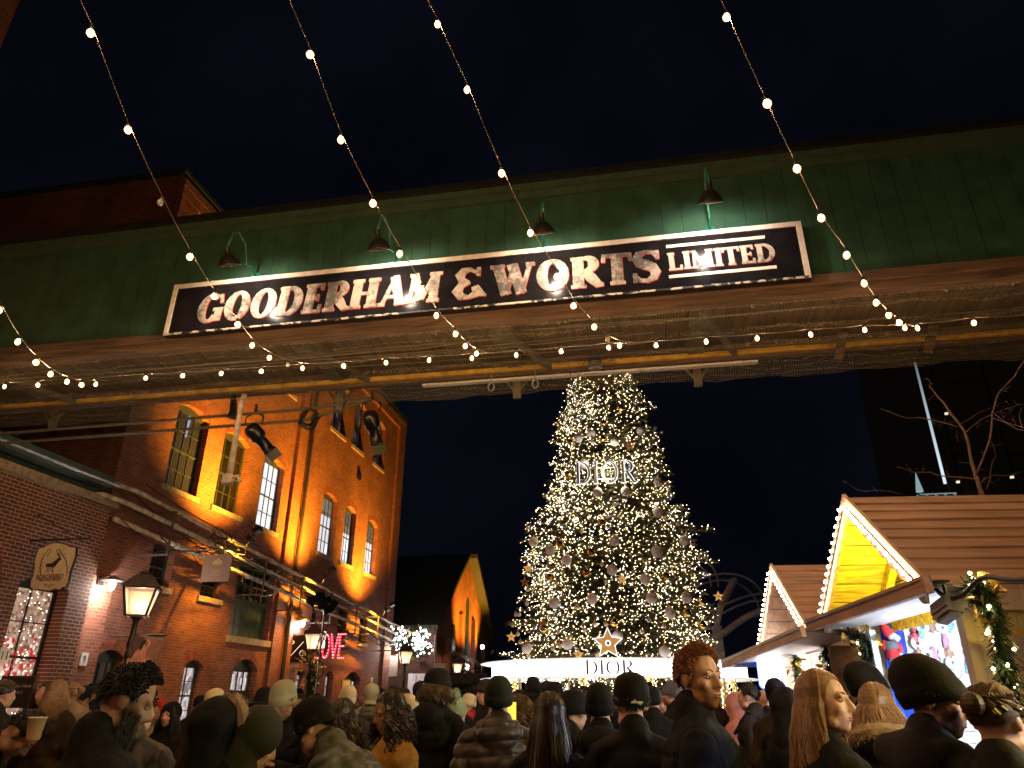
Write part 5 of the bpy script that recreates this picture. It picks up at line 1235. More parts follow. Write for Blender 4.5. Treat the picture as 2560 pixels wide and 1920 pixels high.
limbp([(1050, 785), (1150, 730), (1260, 660), (1400, 605), (1480, 575), (1560, 535)], .022, .006, 12.8, 13.6, q)
limbp([(1405, 660), (1480, 720), (1560, 770), (1660, 800), (1780, 840)], .024, .012, 12, 11.4, q)
limbp([(1410, 720), (1520, 760), (1600, 800), (1680, 845), (1780, 860)], .02, .01, 12, 11.2, q)
limbp([(1215, 1390), (1090, 1370), (890, 1360), (800, 1340), (720, 1312), (640, 1318), (520, 1310), (440, 1275), (360, 1250)], .03, .007, 12.5, 11.6, q)
limbp([(1265, 1450), (1310, 1390), (1400, 1345), (1560, 1350), (1680, 1320), (1780, 1280)], .03, .012, 12.5, 13.3, q)
limbp([(420, 1555), (280, 1520), (150, 1510), (0, 1520), (-80, 1500), (-170, 1440), (-230, 1405)], .02, .006, 12.2, 11.5, q)
limbp([(145, 1515), (110, 1490), (85, 1465)], .01, .005, 11.9, 11.9, q)
limbp([(1340, 1490), (1375, 1390), (1380, 1300), (1400, 1200), (1435, 1150), (1425, 1040), (1390, 980)], .018, .006, 12.4, 12.9, q)
limbp([(1720, 810), (1695, 700), (1730, 570)], .014, .009, 11.6, 12, q)
for a_, b_ in (((875, 560), (890, 548)), ((1510, 430), (1630, 340)), ((1365, 1030), (1520, 1005)), ((1310, 1100), (1225, 1090)), ((1190, 1210), (1235, 1270)), ((1240, 1275), (1325, 1285)), ((1165, 1210), (1030, 1200)), ((1000, 760), (915, 762)), ((1115, 975), (1060, 900)), ((735, 345), (800, 342))):
    limbp([a_, ((a_[0]+b_[0])/2+rnd.uniform(-8, 8), (a_[1]+b_[1])/2+rnd.uniform(-8, 8)), b_], .012, .004, 12.6, 12.6, q)
for k in range(46):   # fine twigs
    a_ = (rnd.uniform(-100, 1780), 0); src = rnd.choice([((1220, 1340), (715, 385)), ((1225, 1340), (1640, 270)), ((1105, 880), (1740, 560)), ((1215, 1390), (440, 1275)), ((1265, 1450), (1680, 1320)), ((1405, 660), (1780, 840))])
    u = rnd.uniform(.1, .95); x0 = src[0][0]+(src[1][0]-src[0][0])*u; y0 = src[0][1]+(src[1][1]-src[0][1])*u; an = rnd.uniform(0, 2*PI); L_ = rnd.uniform(40, 130)
    limbp([(x0, y0), (x0+L_*.5*math.cos(an), y0+L_*.5*math.sin(an)), (x0+L_*math.cos(an+.3), y0+L_*math.sin(an+.3))], .008, .003, 12.5, 12.6, q)
q.build('crown', BK, bare, True)
# two faint stars high on the left
# ================================================================== wooden market huts on the right
HO = LF(3.02, 6.22)                       # ground point under the middle of the front gable
UH = (CAM_FWD*.997+CAM_RIGHT*.08).normalized(); VH = (CAM_RIGHT*.997-CAM_FWD*.08).normalized()
HM = Matrix((VH, UH, Vector((0, 0, 1)))).transposed().to_4x4(); HM.translation = HO   # local x into the hut, y along the lane, z up
ROOFW = wood('roof_boards', (.50, .30, .195), 0, .62, .65, 5); WALLW = wood('hut_wall_boards', (.68, .52, .43), 2, .72, .6, 5)
YEL = wood('lamp_yellow_boards', (.80, .66, .14), 0, .42, .5, 11); WBD = mat('white_board', (.72, .70, .70), .5, noise=.1)  # yellow of the gable lamp put into the board colour
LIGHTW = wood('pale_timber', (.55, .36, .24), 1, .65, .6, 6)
EZ, AZ, HW = 2.40, 3.28, 1.08
def hut(label, M, bright=True):
    t = thing('market_hut', label, 'hut', M.translation, 'wooden gabled market huts')
    loc = lambda *p: M @ Vector(p)
    for sg in (-1, 1):   # roof slope built of lapped boards
        q = MB(); n = 9; sl = Vector((0, -sg*HW, AZ-EZ)); 
        for k in range(n):
            f0, f1 = (k+.02)/n, (k+.965)/n; jz = rnd.uniform(-.004, .006); jx = rnd.uniform(-.02, .015)
            y0, z0 = sg*HW*(1-f0)*1.05, EZ-.03+(AZ-EZ+.03)*f0+jz; y1, z1 = sg*HW*(1-f1)*1.05, EZ-.03+(AZ-EZ+.03)*f1+jz
            rows = [[loc(x, y0, z0+.026+.003*math.sin(x*2.1+k*1.9)), loc(x, y1, z1+.012+.003*math.sin(x*1.7+k*2.3)), loc(x, y1, z1-.012), loc(x, y0, z0-.004)] for x in (-.03+jx, .6, 1.2, 1.8, 2.5, 3.2)]
            q.grid(rows, True, True)
        q.build('roof_slope', ROOFW, t)
        q = MB(); q.face(loc(.0, sg*HW*1.03, EZ-.06), loc(3.18, sg*HW*1.03, EZ-.06), loc(3.18, 0, AZ-.03), loc(.0, 0, AZ-.03)); q.build('roof_underlay', BLACK, t)
        q = MB(); rows = []
        nn = 40
        for k in range(nn+1):     # scalloped barge board
            f = k/nn; y = sg*HW*1.04*(1-f); z = EZ-.01+(AZ-EZ+.02)*f; dp = .15+.03*abs(math.sin(f*PI*9))
            rows.append([loc(-.05, y, z+.03), loc(-.02, y, z+.03), loc(-.02, y*.985, z-dp), loc(-.05, y*.985, z-dp)])
        q.grid(rows, True, True); q.build('barge_board', wood('barge_wood', (.58, .40, .32), 1, .8, .6, 6), t)
        q = MB()
        for k in range(6):        # soffit boards under the overhang
            f0, f1 = k/6+.004, (k+1)/6-.004; y0 = sg*(HW-.03)*(1-f0); y1 = sg*(HW-.03)*(1-f1); z0 = EZ-.06+(AZ-EZ)*f0; z1 = EZ-.06+(AZ-EZ)*f1
            q.face(loc(0, y0, z0), loc(.52, y0, z0), loc(.52, y1, z1), loc(0, y1, z1))
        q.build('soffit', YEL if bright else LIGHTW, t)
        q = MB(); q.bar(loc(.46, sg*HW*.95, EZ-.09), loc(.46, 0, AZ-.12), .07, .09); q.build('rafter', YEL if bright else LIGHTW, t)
    q = MB()   # gable wall in boards
    for k in range(5):
        z0 = 2.22+k*.21; z1 = min(z0+.2, AZ-.06); w0 = HW*.93*(1-max(0, (z0-EZ))/(AZ-EZ)); w1 = HW*.93*(1-max(0, (z1-EZ))/(AZ-EZ))
        q.face(loc(.53, -w0, z0), loc(.53, w0, z0), loc(.53, w1, z1), loc(.53, -w1, z1))
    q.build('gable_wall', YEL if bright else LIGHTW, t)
    for y in (-HW+.1, HW-.1):  # side walls
        q = MB()
        for k in range(10): x0 = .30+k*.29; q.box((x0, y-.02, 0), (min(x0+.283, 3.1), y+.02, 2.33), M)
        q.build('side_wall', WALLW, t)
    q = MB(); q.box((.1, -HW-.03, 2.2), (3.15, -HW+.01, 2.37), M); q.build('eave_fascia', WALLW, t)
    q = MB(); q.box((3.1, -HW+.1, 0), (3.14, HW-.1, 2.33), M); q.face(loc(3.12, -HW+.1, 2.33), loc(3.12, HW-.1, 2.33), loc(3.12, 0, AZ-.08)); q.build('back_wall', WBD, t)
    q = MB(); q.box((.34, -HW+.13, 0), (.4, HW-.13, .95), M); q.box((.2, -HW+.13, .95), (.65, HW-.13, 1.0), M); q.build('counter', WALLW, t)
    q = MB(); q.box((.62, -HW+.13, 2.335), (3.1, HW-.13, 2.36), M); q.build('ceiling', WBD, t)
    for y in (-HW+.06, HW-.14): q = MB(); q.box((.21, y, 0), (.297, y+.09, 2.25), M); q.build('corner_post', WALLW, t)
    # star bulbs along the barge boards
    q = MB(); q2 = MB()
    for sg in (-1, 1):
        pts = []
        for k in range(15):
            f = (k+.4)/15; y = sg*HW*1.03*(1-f); z = EZ-.06+(AZ-EZ)*f; p = loc(-.085, y, z); pts.append(loc(-.06, y, z))
            b = MB(); b.ell(p, .015, nu=8, nv=6); b.build('bulb', glow('hut_bulb', (1, .66, .42), 40), t, True)
        q.tube(pts, .007, 4)
    q.build('light_cord', CABLE, t)
    if bright:
        l = bpy.data.lights.new('gable_light', 'POINT'); l.energy = 60; l.color = (1, .72, .0); l.shadow_soft_size = .06
        o = bpy.data.objects.new('gable_light', l); C.objects.link(o); o.location = loc(.36, -.52, 2.52); attach(o, t)
        q = MB(); q.box((.40, -.66, 2.44), (.50, -.38, 2.6), M); q.build('gable_lamp', glow('yellow_flood', (1, .85, .25), 14), t)
    l = bpy.data.lights.new('hut_light', 'POINT'); l.energy = 66 if bright else 70; l.color = (.74, .84, 1) if bright else (1, .95, .92); l.shadow_soft_size = .12
    o = bpy.data.objects.new('hut_light', l); C.objects.link(o); o.matrix_basis = M @ Matrix.Translation((.85, -.25, 2.0)); attach(o, t)
    q = MB(); q.ell(loc(.85, -.25, 2.0), .045); q.tube([loc(.85, -.25, 2.0), loc(.85, -.25, 2.33)], .008, 5); q.build('hanging_bulb', glow('tube_light', (.85, .92, 1), 12), t)
    return t
H1 = hut('nearest wooden market hut with brown board roof and yellow lit gable', HM)
HM0 = HM.copy(); HM0.translation = LF(2.95, 2.55)  # unseen hut added for its lamps, which brighten the nearby faces
H0 = hut('unseen wooden market hut added beyond the right picture edge to light the crowd', HM0)
HM2 = HM.copy(); HM2.translation = LF(3.55, 9.75)
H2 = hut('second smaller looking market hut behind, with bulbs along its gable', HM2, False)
# propped hatches over the counters
def hatch(label, pts, dark):
    t = thing('market_hatch', label, 'hatch', LF(*pts[0]))
    a, b, c, d = [LF(*p) for p in pts]   # outer near, outer far, inner far, inner near
    up = Vector((0, 0, 1)); q = MB(); th = .02
    q.grid([[a, b], [d, c]]); q.grid([[a+up*th, b+up*th], [d+up*th, c+up*th]]); q.build('panel', WBD, t)
    q = MB(); q.bar(a+up*.01, b+up*.01, .05, .11); q.bar(b+up*.01, c+up*.01, .04, .1); q.build('edge_board', LIGHTW if not dark else wood('hatch_edge', (.36, .2, .13), 1, .6, .6, 6), t)
    q = MB(); q.bar(a.lerp(d, .1)+up*.035, b.lerp(c, .1)+up*.035, .2, .012); q.build('black_felt', BLACK, t)
hatch('white propped hatch panel over the counter of the nearest hut', [(2.72, 4.75, 2.31), (2.9, 7.27, 2.28), (3.5, 7.6, 2.26), (3.46, 5.25, 2.33)], True)
hatch('pale propped hatch panel over the counter of the second hut', [(2.97, 7.6, 2.26), (3.12, 11.2, 2.10), (3.85, 11.3, 2.12), (3.6, 7.75, 2.24)], False)
# slat wall of goods inside the nearest hut
def HP(px, py, x):  # sight line met with a plane inside the hut
    iv = HM.inverted(); o = iv @ Vector((0, 0, CAM_Z)); d = iv.to_3x3() @ (P(px, py, D=1)-Vector((0, 0, CAM_Z))); return HM @ (o+d*((x-o.x)/d.x))
def HY(px, py, y):  # the same for a plane across the hut
    iv = HM.inverted(); o = iv @ Vector((0, 0, CAM_Z)); d = iv.to_3x3() @ (P(px, py, D=1)-Vector((0, 0, CAM_Z))); return HM @ (o+d*((y-o.y)/d.y))
t = thing('slat_wall', 'white slat wall display board inside the nearest hut', 'display board', HM @ Vector((1.5, 0, .9)))
iv = HM.inverted(); xs = (iv @ HY(2264, 1600, .93)).x
q = MB(); zz = 1.0
while zz < 2.32: q.box((xs, .93, zz), (3.0, .95, zz+.088), HM); zz += .095
q.box((xs, .951, .95), (3.0, .957, 2.33), HM); q.build('slats', mat('white_laminate', (.78, .80, .86), .4), t)
COLS = [mat('trinket_white', (.8, .8, .82), .4), mat('trinket_pink', (.6, .22, .4), .5), mat('trinket_brown', (.3, .18, .12), .6), mat('trinket_dark', (.05, .05, .06), .5), mat('trinket_red', (.5, .06, .08), .5), mat('trinket_blue', (.15, .35, .6), .5)]
Z9 = lambda a, b: (2240+a*.1929, 1400+b*.1929)
spots = [(215, 800), (265, 800), (420, 830), (460, 870), (590, 870), (700, 850), (730, 870), (250, 1010), (270, 1080), (650, 1050), (900, 1150), (950, 1170), (1110, 960), (1210, 970), (1240, 1080), (1130, 1060), (400, 1230), (500, 1230), (600, 1230), (690, 1220), (720, 1330), (940, 1380), (985, 1400), (1090, 1310), (1180, 1330), (1240, 1350), (900, 1570), (300, 1240), (340, 870), (330, 960)]
for i, (a_, b_) in enumerate(spots):
    px, py = Z9(a_, b_); p = HY(px, py, .885); kind = i % 4
    m = COLS[(0, 1, 0, 2, 0, 5, 0, 4)[i % 8]]
    tt = thing('trinket', 'small souvenir ornament hanging from a hook on the white slat wall', 'trinket', p, 'souvenir ornaments on the slat wall')
    M = HM.copy(); M.translation = p; M = M @ Matrix.Rotation(-PI/2, 4, 'Z') @ Matrix.Rotation(PI/2, 4, 'Y') @ Matrix.Rotation(PI, 4, 'Z')  # local z faces the opening
    q = MB()
    if kind == 0: q.lathe([(.02, .0), (.055, .0), (.06, .012), (.02, .014)], (0, 0, 0), 14, M)
    elif kind == 1: q.ell((0, 0, 0), (.045, .03, .02), M); q.ell((.05, 0, 0), (.025, .022, .02), M); q.ell((-.04, .02, 0), (.03, .012, .012), M)
    elif kind == 2: q.prism(star_poly(.06, .028), M, .015)
    else: q.ell((0, 0, 0), (.055, .028, .02), M); q.ell((.065, 0, .0), (.02, .02, .02), M); q.ell((0, .035, 0), (.03, .01, .01), M); q.ell((0, -.035, 0), (.03, .01, .01), M)
    q.build('ornament', m, tt, True)
    q = MB(); q.tube([M @ Vector((.04, 0, 0)), M @ Vector((.075, 0, .01)), M @ Vector((.085, 0, -.045))], .003, 4); q.build('hook', STEEL, tt)
pd = HP(2415, 1700, 1.42)
for k, (px, py, r) in enumerate(((2418, 1707, .075), (2468, 1755, .09))):
    pd = HY(px, py, .88); M = HM.copy(); M.translation = pd; M = M @ Matrix.Rotation(-PI/2, 4, 'Z') @ Matrix.Rotation(PI/2, 4, 'Y') @ Matrix.Rotation(PI, 4, 'Z'); tt = thing('plate', ('white round souvenir plate low on the slat wall', 'larger white souvenir plate at the right of the slat wall')[k], 'plate', pd, 'souvenir plates')
    q = MB(); q.lathe([(.001, 0), (r*.6, .004), (r, .02), (r*.98, .03), (r*.6, .012), (.001, .01)], (0, 0, 0), 24, M); q.build('dish', COLS[0], tt, True)
# blue cloth panel with hanging elf doll, white post
tb = thing('blue_panel', 'royal blue cloth panel beside the white slat wall in the hut', 'panel', HY(2250, 1750, .93))
x0 = (iv @ HY(2204, 1600, .93)).x; rows = []
for k in range(13): x = x0+(xs-.01-x0)*k/12; rows.append([(HM @ Vector((x, .925+.012*math.sin(k*1.7), z))) for z in (.9, 1.4, 1.9, 2.3)])
q = MB(); q.grid(rows); q.build('cloth', mat('royal_blue_cloth', (.006, .05, .55), .8, noise=.2), tb, True)
dz = HY(2235, 1640, .86); d0 = iv @ dz
t = thing('elf_doll', 'hanging long legged elf doll in red hat, grey beard and boots on the blue panel', 'doll', dz)
def DP(u, z): return HM @ Vector((d0.x+u*.8, d0.y-.02, z))
zt = HY(2219, 1551, .86).z; zb_ = HY(2240, 1700, .86).z; Lz = zt-zb_
def dz_(f): return zt-Lz*f
q = MB(); q.tube([DP(-.09, dz_(.0)), DP(-.06, dz_(.12)), DP(-.01, dz_(.24))], [.008, .035, .055], 8); q.tube([DP(-.03, dz_(.42)), DP(-.015, dz_(.64))], [.05, .065], 8); q.tube([DP(.03, dz_(.36)), DP(.08, dz_(.5)), DP(.06, dz_(.58))], [.03, .026, .022], 7); q.tube([DP(-.07, dz_(.36)), DP(-.12, dz_(.5))], [.03, .024], 7); q.build('red_clothes', mat('doll_red', (.5, .02, .03), .8), t, True)
q = MB(); q.ell(DP(.01, dz_(.28)), (.05, .055, .04)); q.ell(DP(.04, dz_(.31)), (.045, .07, .035)); q.ell(DP(.06, dz_(.6)), (.03, .04, .03)); q.build('beard', mat('doll_beard', (.5, .52, .55), .9, bump=.6, bscale=60), t, True)
q = MB(); q.tube([DP(-.03, dz_(.36)), DP(-.02, dz_(.5))], [.06, .075], 9); q.build('vest', mat('doll_grey', (.10, .11, .13), .8), t, True)
q = MB(); q.tube([DP(-.05, dz_(.64)), DP(-.06, dz_(.86))], .02, 6); q.tube([DP(.02, dz_(.64)), DP(.03, dz_(.88))], .02, 6); q.ell(DP(-.06, dz_(.93)), (.05, .045, .045)); q.ell(DP(.04, dz_(.95)), (.05, .045, .045)); q.build('boots', MATS['doll_grey'], t, True)
q = MB(); q.ell(DP(.02, dz_(.265)), (.022, .022, .018)); q.build('nose', mat('doll_skin', (.5, .3, .22), .7), t, True)
# grey flood lamp basket, cable
t = thing('lamp_basket', 'grey perforated flood lamp hanging under the hatch of the nearest hut', 'lamp', HP(2380, 1520, -.05))
p = HP(2372, 1522, -.05); M = HM.copy(); M.translation = p; M = M @ Euler((R(-12), R(10), 0)).to_matrix().to_4x4()
GR = mat('grey_plastic', (.20, .21, .23), .45); q = MB(); M = M @ Matrix.Scale(.68, 4); q.box((-.1, -.16, -.03), (.1, .16, .07), M); q.box((-.085, -.17, -.075), (.06, .17, -.032), M); q.box((-.06, -.14, -.11), (.03, .14, -.077), M); q.build('housing', GR, t)
q = MB()
for i in range(6):
    for j in range(3): q.box((-.102-.0, -.14+.05*i, -.0+.022*j), (-.1005, -.115+.05*i, .012+.022*j), M)
q.build('vent_slots', BLACK, t)['kind'] = 'stuff'
q = MB(); q.tube([M @ Vector((0, 0, .07)), M @ Vector((.0, .03, .25))], .012, 5); q.build('hanger', IRON, t)
t = thing('power_cable', 'thick black cable looping along the fascia of the nearest hut', 'cable', HP(2400, 1490, -.02))
q = MB(); q.tube([HP(*Z9(*p), -.06) for p in ((480, 330), (560, 420), (640, 480), (740, 500), (860, 460), (940, 390), (1020, 300), (1100, 240), (1180, 218), (1260, 225), (1400, 250), (1540, 260), (1700, 245), (1900, 240))], .016, 7); q.build('cord', CABLE, t, True)
# garlands with lights and gold leaves on the hut posts
FIR = mat('garland_green', (.03, .055, .025), .6, noise=.5, nscale=6)
def post_garland(label, pts, n, rad, leaves, lights):
    t = thing('post_garland', label, 'garland', pts[-1], 'lit evergreen garlands on the hut posts')
    q = MB(); needles(q, pts, n, rad, .008); q.tube(pts, rad*.25, 6); q.build('foliage', FIR, t)
    q = MB()
    for a, b, v in garland_pts(pts, lights, rad*.8): q.ell(b, .011, nu=6, nv=4)
    q.build('fairy_lights', glow('garland_warm', (1, .82, .35), 30), t)['kind'] = 'stuff'
    q = MB()
    for a, b, v in garland_pts(leaves, 26, rad*.9): leaf(q, b, v+Vector((0, 0, -.05))-CAM_FWD*.1, .11, .035)
    q.build('gold_leaves', GOLD, t)['kind'] = 'stuff'
gp = [HP(2420, 1465, .17), HP(2462, 1480, .17), HP(2490, 1560, .2), HP(2515, 1680, .2), HP(2535, 1800, .2), HP(2550, 1900, .2)]
post_garland('thick lit garland with gold leaves on the near post of the nearest hut', gp, 2600, .12, gp[:3], 34)
gp = [HP(2130, 1590, .12), HP(2162, 1604, .12), HP(2166, 1660, .14), HP(2174, 1730, .14)]
post_garland('lit garland with gold leaves on the far post of the nearest hut', gp, 1500, .11, gp[:2], 18)
b2 = lambda px, py: P(px, py, D=P(px, py, D=1).length and 9.6)
gp = [b2(2062, 1600), b2(2075, 1640), b2(2088, 1680), b2(2105, 1740)]
post_garland('brown and gold dried garland on the post of the second hut', gp, 1300, .16, gp, 20)
gp = [P(1985, 1628, D=10.6), P(1990, 1660, D=10.6), P(1995, 1700, D=10.6)]
post_garland('small leafy garland left of the bright second hut counter', gp, 500, .12, gp, 6)
q = MB(); A = HP(2172, 1572, .46); B = HP(2235, 1760, .46)
wpst = thing('white_post', 'white painted post between the far garland and the blue panel', 'post', HP(2200, 1760, .2))
la = iv @ HP(2196, 1650, .2); q.box((.15, la.y-.05, 0), (.2, la.y+.05, 2.2), HM); q.build('shaft', mat('pale_blue_white', (.62, .70, .74), .5), wpst)
# bright light panel and lit back board of the second hut
pc = P(1940, 1665, D=11.4); t = thing('glowing_screen', 'glaring white rounded screen with blue rim at the second hut', 'screen', pc)
d = (Vector((0, 0, CAM_Z))-pc); d.z = 0; z = d.normalized(); M = frame3(pc, Vector((0, 0, 1)).cross(z), (0, 0, 1))
tl_, br_ = P(1890, 1615, D=11.4), P(2000, 1726, D=11.4); w_ = (br_-tl_).dot(M.to_3x3().col[0])/2; h_ = (tl_.z-br_.z)/2
def rrect(w, h, r): return [(sx*(w-r)+r*math.cos(R(a)), sy*(h-r)+r*math.sin(R(a))) for sx, sy, a0 in ((1, 1, 0), (-1, 1, 90), (-1, -1, 180), (1, -1, 270)) for a in range(a0, a0+91, 15)]
q = MB(); q.prism(rrect(w_*1.03, h_*1.04, .07), M, .06); q.build('blue_rim', glow('blue_rim', (.05, .18, 1), 1.6), t)
q = MB(); q.prism(rrect(w_*.97, h_*.96, .06), M @ Matrix.Translation((0, 0, .01)), .008); q.build('lit_face', glow('panel_white', (.93, .96, 1), 4), t)
q = MB(); q.tube([M @ Vector((0, -h_, -.04)), (pc.x, pc.y, 0)], .04, 6); q.build('stand', IRON, t)
# ================================================================== people
SKIN = {'fair': mat('skin_fair', (.62, .36, .27), .5, noise=.08, nscale=30), 'tan': mat('skin_tan', (.38, .205, .125), .5, noise=.08, nscale=30), 'brown': mat('skin_brown', (.24, .12, .07), .5, noise=.08, nscale=30)}
LIPS = mat('lips', (.30, .09, .08), .4); BROW = mat('brow_hair', (.03, .02, .015), .8); STUB = mat('stubble', (.17, .085, .05), .7)
BEARD_D = mat('dark_beard', (.02, .013, .01), .8); BEARD_R = mat('ginger_beard', (.33, .155, .075), .7); BROW_R = mat('ginger_brow', (.22, .10, .05), .8)
def bearded(skin, col, key):
    m = SKIN[skin].copy(); m.name = 'skin_'+key; t = m.node_tree; b = t.nodes['Principled BSDF']
    old = b.inputs['Base Color'].links[0].from_socket; at = t.nodes.new('ShaderNodeAttribute'); at.attribute_name = 'beard'
    n = t.nodes.new('ShaderNodeTexNoise'); n.inputs['Scale'].default_value = 260; tc = t.nodes.new('ShaderNodeTexCoord'); t.links.new(tc.outputs['Object'], n.inputs[0])
    ma = t.nodes.new('ShaderNodeMath'); ma.operation = 'MULTIPLY_ADD'; ma.inputs[1].default_value = .7; ma.inputs[2].default_value = .6; t.links.new(n.outputs[0], ma.inputs[0])
    mu = t.nodes.new('ShaderNodeMath'); mu.operation = 'MULTIPLY'; mu.use_clamp = True; t.links.new(ma.outputs[0], mu.inputs[0]); t.links.new(at.outputs['Fac'], mu.inputs[1])
    x = t.nodes.new('ShaderNodeMix'); x.data_type = 'RGBA'; t.links.new(mu.outputs[0], x.inputs[0]); t.links.new(old, x.inputs[6]); x.inputs[7].default_value = (*col, 1)
    t.links.new(x.outputs[2], b.inputs['Base Color']); return m
_BS = {}
EYEW = mat('eye_white', (.34, .31, .29), .2); EYED = mat('eye_iris', (.02, .014, .01), .1)
def cloth(name, col, rough=.75, bump=.25): return mat('cloth_'+name, tuple(c*.75 for c in col) if max(col) < .06 else col, rough, noise=.2, nscale=7, bump=bump, bscale=60, spec=.15)
CL = {'black': cloth('black', (.012, .011, .012)), 'navy': cloth('navy', (.010, .011, .022)), 'charcoal': cloth('charcoal', (.03, .028, .028)), 'olive': cloth('olive', (.045, .046, .026)), 'brown': cloth('brown', (.045, .028, .02)),
      'puffer_olive': mat('cloth_puffer_olive', (.05, .056, .032), .42, noise=.15, nscale=9, bump=.2, bscale=30), 'puffer_brown': mat('cloth_puffer_brown', (.035, .024, .020), .42, noise=.15, nscale=9, bump=.2, bscale=30), 'puffer_black': mat('cloth_puffer_black', (.014, .013, .013), .4, noise=.15, nscale=9, bump=.2, bscale=30),
      'mustard': cloth('mustard', (.50, .27, .05), .85, .5), 'cream': cloth('cream', (.62, .52, .34)), 'beige': cloth('beige', (.30, .22, .15)), 'tan': cloth('tan', (.22, .15, .10)), 'grey': cloth('grey', (.10, .10, .10)), 'red': cloth('red', (.35, .03, .03)), 'green': cloth('green', (.02, .03, .02)), 'pale_green': cloth('pale_green', (.28, .36, .22)), 'sage': cloth('sage', (.34, .33, .22)), 'pink': cloth('pink', (.50, .22, .20)), 'blue': cloth('blue', (.08, .2, .4)), 'jeans': cloth('jeans', (.03, .04, .07))}
HAIR = {'black': mat('hair_black', (.007, .005, .0045), .6), 'dark': mat('hair_dark', (.028, .016, .010), .38, noise=.3, nscale=60), 'brown': mat('hair_brown', (.06, .032, .016), .38, noise=.35, nscale=60), 'blonde': mat('hair_blonde', (.27, .16, .088), .34, noise=.35, nscale=60), 'ginger': mat('hair_ginger', (.26, .105, .04), .5, noise=.3, nscale=60), 'grey': mat('hair_grey', (.25, .22, .2), .5)}
FUR = mat('fur_trim', (.36, .26, .17), .9, noise=.3, nscale=40)

def capsule(mb, p0, p1, r0, r1, n=10):
    p0, p1 = Vector(p0), Vector(p1); d = p1-p0; L = d.length; d = d/L if L > 1e-6 else Vector((0, 0, 1))
    x = d.orthogonal().normalized(); y = d.cross(x); rows = []
    prof = [(-r0*math.cos(t), r0*max(math.sin(t), .03)) for t in (0.0, .55, 1.1)]+[(0, r0), (L, r1)]+[(L+r1*math.cos(t), r1*max(math.sin(t), .03)) for t in (1.1, .55, 0.0)]
    for z, r in prof: rows.append([p0+d*z+(x*math.cos(2*PI*k/n)+y*math.sin(2*PI*k/n))*r for k in range(n)])
    mb.grid(rows, True, True)
def remeshed(mb, name, voxel, smooth=3, disp=None):
    me = mb.mesh('tmp'); bm = bmesh.new(); bm.from_mesh(me); bmesh.ops.recalc_face_normals(bm, faces=bm.faces); bm.to_mesh(me); bm.free()
    o = bpy.data.objects.new('tmp', me); C.objects.link(o)
    m = o.modifiers.new('r', 'REMESH'); m.mode = 'VOXEL'; m.voxel_size = voxel; m.use_smooth_shade = True
    s = o.modifiers.new('s', 'SMOOTH'); s.factor = .5; s.iterations = smooth
    dg = bpy.context.evaluated_depsgraph_get(); out = bpy.data.meshes.new_from_object(o.evaluated_get(dg))
    bpy.data.objects.remove(o); bpy.data.meshes.remove(me); out.name = name
    if disp:
        n = len(out.vertices); co = np.empty(n*3, np.float32); nr = np.empty(n*3, np.float32)
        out.vertices.foreach_get('co', co); out.vertices.foreach_get('normal', nr); co = co.reshape(-1, 3); nr = nr.reshape(-1, 3)
        out.vertices.foreach_set('co', disp(co, nr).astype(np.float32).ravel()); out.update()
    out.polygons.foreach_set('use_smooth', [True]*len(out.polygons))
    return out
def put(me, name, mats, parent):
    for m in (mats if isinstance(mats, (list, tuple)) else [mats]): me.materials.append(m)
    o = bpy.data.objects.new(name, me); C.objects.link(o); o.parent = parent; return o

